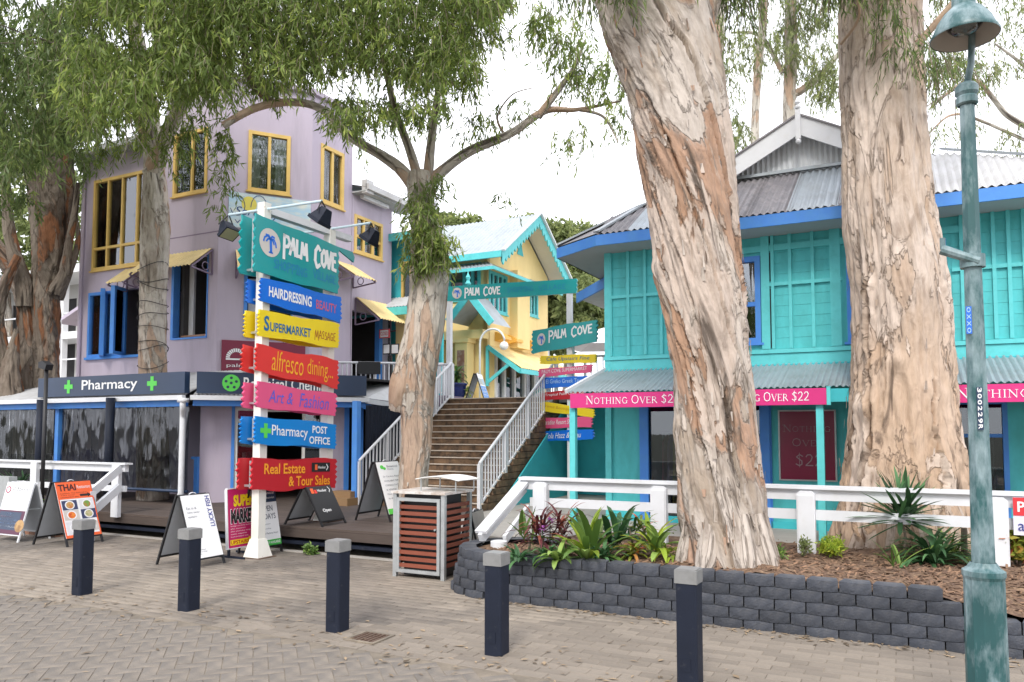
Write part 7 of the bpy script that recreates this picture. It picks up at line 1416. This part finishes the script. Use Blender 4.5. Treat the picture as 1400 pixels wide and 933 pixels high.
# ---- brown multi-stemmed tree far left
T5 = Thing('brown_paperbark_tree', 'dark brown many-stemmed paperbark behind the verandah roof at the far left', 'tree', atY(60, 600, 19)[:2] + (0,))
def T5t(rows, s_, nm='trunk', **k): p_, r_ = cpath(rows); return trunk(T5, nm, p_, r_, M['bark4'], 48, .05, .1, .05, .2, s_, **k)
m5 = T5t([(620, 44, 84, 19), (510, 46, 80, 19), (440, 44, 80, 19), (390, 46, 81, 19), (320, 45, 90, 19), (250, 42, 98, 19), (180, 55, 95, 18.7), (60, 65, 95, 18)], 41)[0]
T5t([(620, 20, 55, 18.8), (510, 25, 50, 18.8), (440, 24, 48, 18.8), (400, 18, 42, 18.9), (370, 4, 28, 19), (340, -16, 6, 19), (300, -40, -22, 19.2), (200, -70, -55, 19.4)], 42, 'trunk')
T5t([(420, 24, 44, 18.7), (385, 22, 42, 18.7), (340, 10, 26, 18.7), (300, 4, 18, 18.7), (230, 2, 12, 18.6), (150, -5, 6, 18)], 43, 'limb'); T5t([(400, 66, 86, 18.9), (375, 80, 95, 18.8), (340, 88, 98, 18.8), (290, 98, 106, 18.7), (250, 104, 110, 18.6)], 44, 'limb'); T5t([(410, 76, 86, 19.1), (370, 90, 100, 19.2), (345, 100, 108, 19.3), (320, 104, 110, 19.3), (280, 98, 103, 19.3)], 45, 'limb')
T5t([(560, -20, 18, 18.3), (500, -12, 15, 18.3), (440, -14, 4, 18.3), (400, -5, 10, 18.3), (350, 20, 30, 18.4)], 46, 'limb'); T5t([(560, 0, 34, 18.2), (510, 3, 27, 18.2), (470, 14, 26, 18.2), (450, 20, 25, 18.2)], 47, 'stump')
b5 = interp([(-160, 250), (0, 235), (40, 225), (75, 210), (105, 195), (125, 170)])
cl = fill(-160, 120, b5, -95, 3500, 11.5, 17.5, 41, -.25) + [C(25, 270, 15, 20, 25, .4, 26), C(5, 230, 15, 20, 40, .4, 30), C(120, 225, 15, 14, 22, .3, 20)]
crown(T5, 'crown', cl, M['leafdark'], seed=42, per=12, lsize=.165, lwid=.03, Lt=(.15, .65), spread=.75)
twiggy(T5, M['bark4'], [atY(40, 120, 14), atY(80, 60, 13)], 78, 4, 1.4)
# ---- thin trunks and far crowns
bgs = [('slim_background_tree', 'slim pale trunk behind the left slope of the turquoise shop roof', [(240, 972, 990, 24), (150, 978, 992, 24), (80, 972, 990, 24), (0, 975, 992, 24), (-150, 980, 992, 24)], [C(985, 100, 24, 26, 60, 1, 90), C(1005, 180, 24, 18, 30, .6, 60), C(960, 20, 23, 30, 40, 1, 90)]),
 ('slim_background_tree', 'thinnest straight trunk rising left of the gable finial', [(330, 1024, 1037, 26), (190, 1026, 1038, 26), (100, 1030, 1042, 26), (20, 1038, 1049, 26), (-150, 1046, 1056, 26)], [C(1030, 60, 26, 40, 50, 1.2, 120), C(1010, 190, 26, 12, 18, .6, 12), C(1045, -30, 26, 70, 40, 1.5, 120)]),
 ('slim_background_tree', 'mossy trunk straight behind the gable, thicker than its neighbour', [(330, 1070, 1090, 27), (150, 1070, 1088, 27), (80, 1072, 1090, 27), (0, 1073, 1088, 27), (-150, 1070, 1085, 27)], [C(1080, 60, 27, 26, 60, 1, 150), C(1110, 20, 27, 40, 30, 1, 150), C(1130, 110, 26, 25, 34, .8, 130), C(1105, 85, 26.5, 26, 26, .8, 50), C(1100, -40, 26, 90, 30, 1.5, 130), C(1135, 65, 26, 18, 30, .8, 40)])]
for i, (nm, lab, rows, cl) in enumerate(bgs):
    T = Thing(nm, lab, 'tree', atY(rows[0][1], 588, rows[0][3])[:2] + (0,)); p_, r_ = cpath(rows); p_ = [(p_[0][0], p_[0][1], 0)] + p_; r_ = [r_[0] * 1.2] + r_
    tk, _, _ = trunk(T, 'trunk', p_, r_, M['bark3'], 24, .12, .05, .03, .2, 50 + i); crown(T, 'crown', cl, M['leafbg'], seed=60 + i, per=14, lsize=.17, lwid=.035, Lt=(.4, .9))
    if i == 2: limb(T, [atY(1085, 130, 27), atY(1115, 110, 26.8), atY(1150, 70, 26.5)], [.14, .12, .08], M['bark3'], 9, tk); limb(T, [atY(1070, 100, 27), atY(1040, 50, 27), atY(1000, 45, 27)], [.09, .07, .03], M['bark3'], 9, tk)
T = Thing('right_background_tree', 'sparse tree with thin grey branches behind the street lamp', 'tree', atY(1460, 588, 20)[:2] + (0,)); p_ = [atY(1460, 700, 20), atY(1455, 400, 20), atY(1440, 200, 20), atY(1430, 0, 20)]; p_[0] = (p_[0][0], p_[0][1], 0)
tk, _, _ = trunk(T, 'trunk', p_, [.3, .25, .2, .12], M['bark3'], 24, .1, .05, .03, .2, 71); limb(T, [atY(1440, 190, 20), atY(1380, 160, 19.6), atY(1330, 110, 19.3), atY(1270, 150, 19)], [.1, .07, .05, .02], M['bark3'], 3, tk); limb(T, [atY(1330, 110, 19.3), atY(1300, 125, 19.2), atY(1268, 145, 19)], [.05, .04, .02], M['bark3'], 5, tk); limb(T, [atY(1440, 130, 20), atY(1400, 90, 19.6), atY(1360, 60, 19.3)], [.08, .05, .02], M['bark3'], 6, tk)
limb(T, [atY(1440, 210, 20), atY(1340, 165, 19.5), atY(1300, 158, 19.2), atY(1268, 185, 19)], [.05, .04, .03, .015], M['bark3'], 7, tk)
crown(T, 'crown', [C(1300, 90, 19.2, 36, 26, .7, 70), C(1275, 100, 19, 14, 40, .4, 30), C(1350, 95, 19.3, 26, 14, .5, 34), C(1385, 90, 19.5, 14, 14, .5, 16), C(1280, 178, 19, 14, 12, .3, 16), C(1390, 180, 19.6, 24, 12, .5, 20), C(1330, 175, 19.3, 16, 14, .4, 12), C(1420, 20, 19.5, 90, 60, 1.2, 160), C(1310, -20, 19, 60, 30, 1, 120), C(1385, 200, 19.5, 20, 10, .4, 8)], M['leafbg'], seed=72, per=11, lsize=.13, lwid=.03)
for i, (lab, cl) in enumerate([('broad green tree behind the yellow building and the turquoise shop', [C(770, 330, 42, 40, 26, 3, 520), C(735, 330, 41, 28, 30, 3, 420), C(760, 400, 40, 60, 40, 3, 1000), C(805, 350, 42, 36, 40, 3, 520), C(800, 420, 39, 40, 40, 3, 500), C(740, 460, 40, 40, 30, 2, 250)]), ('pale green treetop peeping over the lilac wing and link roof', [C(600, 296, 44, 22, 6, 2, 60), C(640, 310, 44, 40, 12, 2, 140)]), ('pale foliage mass above the white apartment block', [C(100, 330, 40, 34, 40, 3, 130), C(20, 320, 40, 60, 60, 3, 260), C(-60, 260, 40, 60, 90, 3, 300), C(90, 250, 40, 40, 40, 3, 120)])]):
    T = Thing('background_tree', lab, 'tree', atY(770 if i == 0 else (620 if i == 1 else 20), 588, 42)[:2] + (0,)); 
    p0 = atY([770, 620, 10][i], 400, 42); trunk(T, 'trunk', [(p0[0], p0[1], 0), (p0[0] + .3, p0[1], p0[2] * .6), (p0[0], p0[1], p0[2])], [.35, .28, .15], M['bark3'], 16, .3, .05, .03, .2, 80 + i)
    crown(T, 'crown', cl, M['leafbg'], seed=90 + i, per=14, lsize=.34, lwid=.15, droop=.35, spread=.9, tw=False, Lt=(.5, 1.3))
# trees across the road behind the camera: they show only as reflections in the glass
for i, (x, y) in enumerate([(-9, -13), (-3, -15), (5, -12), (11, -16), (-16, -14)]):
    T = Thing('seafront_tree', ['paperbark across the road mirrored in the shop glass, left of the middle', 'tall paperbark across the road mirrored in the middle windows', 'shorter paperbark across the road mirrored in the turquoise shop windows', 'paperbark across the road mirrored at the far right', 'paperbark across the road mirrored at the far left'][i], 'tree', (x, y, 0), 'trees across the road'); h = 8 + i % 3; trunk(T, 'trunk', [(x, y, 0), (x + .3, y, h * .4), (x - .2, y + .3, h)], [.5, .4, .2], M['bark3'], 16, .4, .05, .03, .2, 100 + i)
    g_ = random.Random(i); crown(T, 'crown', [((x + g_.gauss(0, 2), y + g_.gauss(0, 1.6), h + g_.uniform(-3, 2.5)), (1.5, 1.5, 1.1), 90) for _ in range(12)], M['leafdark'], seed=110 + i, per=9, lsize=.35, lwid=.09, tw=False, Lt=(.6, 1.2))

# ---- garden plants
def strap(T, base, th, el, L_, w_, m, curve=.6, fold=.15, name='leaf', n=6, taper=.5):
    V = []; p = Vector(base); e = el; d0 = Vector((cos(th), sin(th), 0)); sd_ = Vector((-sin(th), cos(th), 0)); st = L_ / n; b = MB()
    for i in range(n + 1):
        f_ = i / n; ww = w_ * (sin(pi * min(1, f_ * .92 + .08)) ** taper) * (1 if f_ < .98 else .1)
        d = d0 * cos(e) + Vector((0, 0, sin(e))); nrm = sd_.cross(d)
        V += [tuple(p - sd_ * ww / 2 - nrm * 0 + nrm * fold * ww * -1), tuple(p), tuple(p + sd_ * ww / 2 + nrm * fold * ww * -1)]
        p = p + d * st; e -= curve / n * (1 + f_)
    fs = []
    for i in range(n): fs += [(3 * i, 3 * i + 1, 3 * i + 4, 3 * i + 3), (3 * i + 1, 3 * i + 2, 3 * i + 5, 3 * i + 4)]
    r = random.random(); b.add(V, fs, r * .999 + .001); T.part(name, b, m, smooth=True)
def plant(nm, label, px, py, Y, n, L_, w_, m, el=(.5, 1.4), curve=1., stemh=0., cat='plant', spr=.03, group=None, m2=None, taper=.5, z=None, sf=.55):
    c = atY(px, py, Y); c = (c[0], c[1], soil_z(c[0], c[1]) - .01 if z is None else z); T = Thing(nm, label, cat, c, group)
    if stemh: b = MB(); b.tube([c, (c[0] + .02, c[1], c[2] + stemh * .5), (c[0] - .01, c[1], c[2] + stemh)], [.018, .014, .01], 7); T.part('stem', b, M['twig'])
    for i in range(n):
        f_ = i / max(1, n - 1); e = el[1] + (el[0] - el[1]) * f_ + random.gauss(0, .08); zb_ = c[2] + stemh * (1 - sf * f_) if stemh else c[2]
        strap(T, (c[0] + random.gauss(0, spr), c[1] + random.gauss(0, spr), zb_), i * 2.4 + random.gauss(0, .25), e, L_ * random.uniform(.7, 1.1), w_ * random.uniform(.8, 1.15), (m2 if m2 and i % 3 == 0 else m), curve * random.uniform(.6, 1.3), taper=taper)
    return T, c
S_ = M['strap']
plant('cordyline', 'burgundy leaved cordyline at the left end of the planter', 738, 738, 8.45, 44, .4, .036, M['burg'], (.1, 1.3), 1.1, .32)
plant('cordyline', 'second burgundy cordyline just right of the first, half hidden by the pale strap leaves', 768, 735, 8.6, 36, .38, .036, M['burg'], (.2, 1.3), 1., .3)
plant('cordyline', 'yellow green upright cordyline among the burgundy leaves', 722, 730, 8.6, 10, .34, .045, S_, (.8, 1.45), .4, .25)
plant('strap_leaf_plant', 'large pale green strap leaved plant in the middle of the planter', 806, 748, 8.3, 30, .7, .085, S_, (.35, 1.45), .75, 0, spr=.035, m2=M['straplime'])
plant('dracaena', 'dark green tall broad leaved plant behind the pale strap leaved one', 842, 742, 8.6, 16, .5, .075, M['yucca'], (.5, 1.4), .8, .22)
plant('hosta_clump', 'low rounded green clump at the front edge of the planter', 763, 752, 8.1, 26, .3, .06, S_, (.3, 1.3), 1.3)
plant('dark_lily_clump', 'dark green lily clump at the left nose of the planter beside the rail post', 708, 750, 8.2, 26, .27, .04, M['yucca'], (.2, 1.3), 1.1)
plant('variegated_plant', 'pale variegated broad leaved plant beside the leaning trunk', 897, 757, 8.15, 26, .44, .065, S_, (.25, 1.4), 1., .12, m2=M['straplime'])
plant('tangled_shrub', 'tangled reddish green shrub left of the leaning trunk', 880, 748, 8.5, 26, .26, .03, M['croton'], (.1, 1.2), 1., .34)
plant('leaning_lily', 'thin green plant with long leaves between the dark plant and the trunk', 862, 745, 8.5, 14, .42, .035, M['yucca'], (.2, 1.1), .9, .3)
plant('undergrowth_clump', 'dark tangled undergrowth between the pale strap leaves and the dark tall plant', 826, 756, 8.2, 30, .26, .035, M['yucca'], (.1, 1.2), 1.4, .08)
plant('bronze_clump', 'small bronze leaved clump in front of the thin lily near the trunk', 868, 760, 8.1, 26, .22, .035, M['croton'], (.1, 1.2), 1.2, .1)
plant('dry_leaf_clump', 'drooping half dry clump at the foot of the variegated plant', 915, 765, 8.05, 22, .26, .03, M['straplime'], (-.1, .9), 1.2, .06)
plant('fern_clump', 'low dark clump under the burgundy cordylines', 745, 748, 8.25, 34, .22, .03, M['yucca'], (.1, 1.2), 1.3, .05)
plant('yucca', 'spiky green yucca in front of the straight cream trunk', 1236, 765, 8.3, 90, .52, .05, M['yucca'], (-.3, 1.5), .15, .46, sf=.12, taper=.35)
plant('grassy_clump', 'arching grassy clump right of the yucca', 1275, 772, 8.1, 90, .7, .042, M['yucca'], (.15, 1.3), 1.3)
plant('grassy_clump', 'smaller pale grassy tuft just left of the lamp post', 1300, 772, 8.4, 40, .5, .026, S_, (.2, 1.3), 1.2)
plant('thin_lily', 'thin upright leaves at the foot of the yucca', 1228, 782, 7.9, 10, .36, .022, S_, (.7, 1.4), .6)
b = MB(); c = atY(1318, 760, 8.4); b.tube([(c[0], c[1], .3), (c[0] + .01, c[1], .75)], [.035, .03], 9); single('cut_stump', b, M['bark4'], 'short dark cut stump in the grassy clump beside the lamp post', 'stump', (c[0], c[1], .3))
def bush(nm, label, px, py, Y, r_, n, m, ls=.05, lw=.028, h=.2, cat='shrub', zz=None):
    c = atY(px, py, Y); z = soil_z(c[0], c[1]) if zz is None else zz; T = Thing(nm, label, cat, (c[0], c[1], z)); 
    for k in range(6): a_ = k * 1.05; b = MB(); b.tube([(c[0], c[1], z - .02), (c[0] + cos(a_) * r_ * .3, c[1] + sin(a_) * r_ * .3, z + h * .6), (c[0] + cos(a_) * r_ * .7, c[1] + sin(a_) * r_ * .7, z + h * 1.1)], [.007, .005, .003], 5); T.part('stem', b, M['twig'])
    crown(T, 'foliage', [((c[0], c[1], z + h), (r_, r_, h * .7), n)], m, per=7, lsize=ls, lwid=lw, droop=-.15, spread=1., tw=False, Lt=(.03, .12), seed=int(px)); return T
bush('lime_shrub', 'bright lime shrub at the foot of the nearest white fence post', 1136, 772, 8.3, .13, 150, M['straplime'], .05, .016, .11)
bush('variegated_shrub', 'small cream and green shrub touching the white post, left of the lime one', 1100, 772, 8.4, .07, 26, M['leafbg'], .05, .02, .12)
bush('croton_shrub', 'mottled red and yellow shrub at the right edge of the planter', 1392, 800, 7.9, .26, 260, M['croton'], .085, .05, .2)
bush('green_tuft', 'small green tuft against the right root of the leaning trunk', 1062, 765, 8.1, .1, 60, S_, .05, .015, .06)
bush('footing_weed', 'small green weed under the edge of the timber deck', 423, 757, 11.3, .1, 24, S_, .07, .03, .08, zz=0)
for px, py, Y, lab in ((752, 712, 8.5, 'purple orchid flower spike, upper of the two'), (742, 725, 8.35, 'purple orchid flower spike, lower and larger of the two')):
    c = atY(px, py, Y); T = Thing('orchid', lab, 'flower', (c[0], c[1], .42)); b = MB(); b.tube([(c[0], c[1], .42), c], .006, 5); T.part('stem', b, M['yucca'])
    for k in range(14): strap(T, (c[0] + random.gauss(0, .022), c[1] + random.gauss(0, .02), c[2] + random.gauss(0, .02)), k * 2.4, random.uniform(-.5, 1.3), .035, .03, M['flower'], .5, name='petal', n=3)
plant('pot_plant', 'bushy green plant growing in the blue pot', 1, 1, 1, 1, .01, .01, S_, z=-9) if False else None
def plant_at(nm, label, c, n, L_, w_, m, el, curve, stemh=0., m2=None):
    T = Thing(nm, label, 'plant', c)
    for i in range(n): f_ = i / max(1, n - 1); strap(T, (c[0] + random.gauss(0, .05), c[1] + random.gauss(0, .05), c[2] + stemh * random.random()), i * 2.4, el[1] + (el[0] - el[1]) * f_ + random.gauss(0, .1), L_ * random.uniform(.6, 1.1), w_, m2 if m2 and i % 2 else m, curve)
plant_at('pot_plant', 'bushy green plant growing in the blue pot', potpos, 60, .38, .07, S_, (.0, 1.4), 1.3, .35, M['yucca'])
plant_at('box_plant', 'bright green leafy plant in the brick planter', (bp[0] + .25, bp[1] + .22, .46), 34, .34, .06, S_, (.1, 1.4), 1.0)
c = at_t(27, 668, 9.25); plant_at('deck_plant', 'spiky green plant behind the white rail above the pizza board', (c[0], c[1], .5), 30, .62, .045, M['yucca'], (.7, 1.5), .5)
c = at_t(655, 541, 17.3)
plant_at('landing_plant', 'yellow green plant beside the blue pot on the upper landing', (c[0] - .35, 17.1, 2.6), 30, .3, .06, M['straplime'], (.1, 1.3), 1.2, .3)
# white marquee roof and grey railing beyond the small sign
b = MB(); p0 = at_t(745, 470, 30); p1 = at_t(840, 470, 30); zm = at_t(800, 448, 30)[2]; cx_ = (p0[0] + p1[0]) / 2 + .8
b.add([(p0[0], 30, p0[2]), (p1[0] + 1, 30, p1[2]), (p1[0] + 1, 34, p1[2]), (p0[0], 34, p0[2]), (cx_, 32, zm + .3)], [(0, 1, 4), (1, 2, 4), (2, 3, 4), (3, 0, 4)]); T = Thing('white_marquee', 'white peaked marquee roof far behind the small village sign', 'marquee', (cx_, 32, 2.5)); T.part('canopy', b, M['white'])
for x_ in (p0[0] + .1, p1[0] + .9): b = MB(); b.box(x_ - .05, x_ + .05, 30.05, 30.15, 2.5, p0[2]); T.part('pole', b, M['white'])
b = MB(); b.box(p0[0], p1[0] + 1, 33.8, 33.9, 2.5, 4.2); T.part('back_panel', b, P('display_pink', (.5, .12, .12), .6))
balustrade('landing_railing', 'grey metal railing of the upper level between the small sign and the turquoise shop', at_t(800, 500, 16.45)[:2] + (2.52,), (-3.6, 16.45, 2.52), .95, m='steel', group=None, gap=.14)

# stock on racks inside the turquoise shop
for i, (a0, a1) in enumerate(((gl_h[0][0] + .1, gl_h[0][0] + 1.0), (gl_h[0][0] + 1.1, gl_h[0][1] - .15), (gl_h[1][0] + .1, gl_h[1][1] - .1))):
    T = Thing('clothes_rack', ['rack of clothes behind the shop glass left of the leaning trunk', 'rack of clothes behind the shop glass hidden mostly by the leaning trunk', 'rack of clothes behind the shop glass right of the straight trunk'][i], 'clothes rack', ((a0 + a1) / 2, 12.9, .36), 'clothes racks in the turquoise shop')
    b = MB(); b.tube([(a0, 12.9, 1.75), (a1, 12.9, 1.75)], .015, 6); b.tube([(a0, 12.9, .36), (a0, 12.9, 1.75)], .015, 6); b.tube([(a1, 12.9, .36), (a1, 12.9, 1.75)], .015, 6); T.part('rail', b, M['steel'])
    n_ = int((a1 - a0) / .09)
    for k in range(n_):
        x_ = a0 + .05 + k * .09; h_ = random.uniform(.7, 1.1); b = MB(); b.prism([(-.2, 1.6), (-.03, 1.72), (.03, 1.72), (.2, 1.6), (.24, 1.62 - h_), (-.24, 1.62 - h_)], (x_, 12.9, 0), (.05, 1, 0), (0, 0, 1), (.035, 0, 0)); T.part('garment', b, P('garment_%d' % random.randrange(6), random.choice([(.6, .1, .15), (.1, .2, .5), (.7, .65, .6), (.7, .5, .1), (.05, .3, .3), (.5, .2, .4)]), .8))
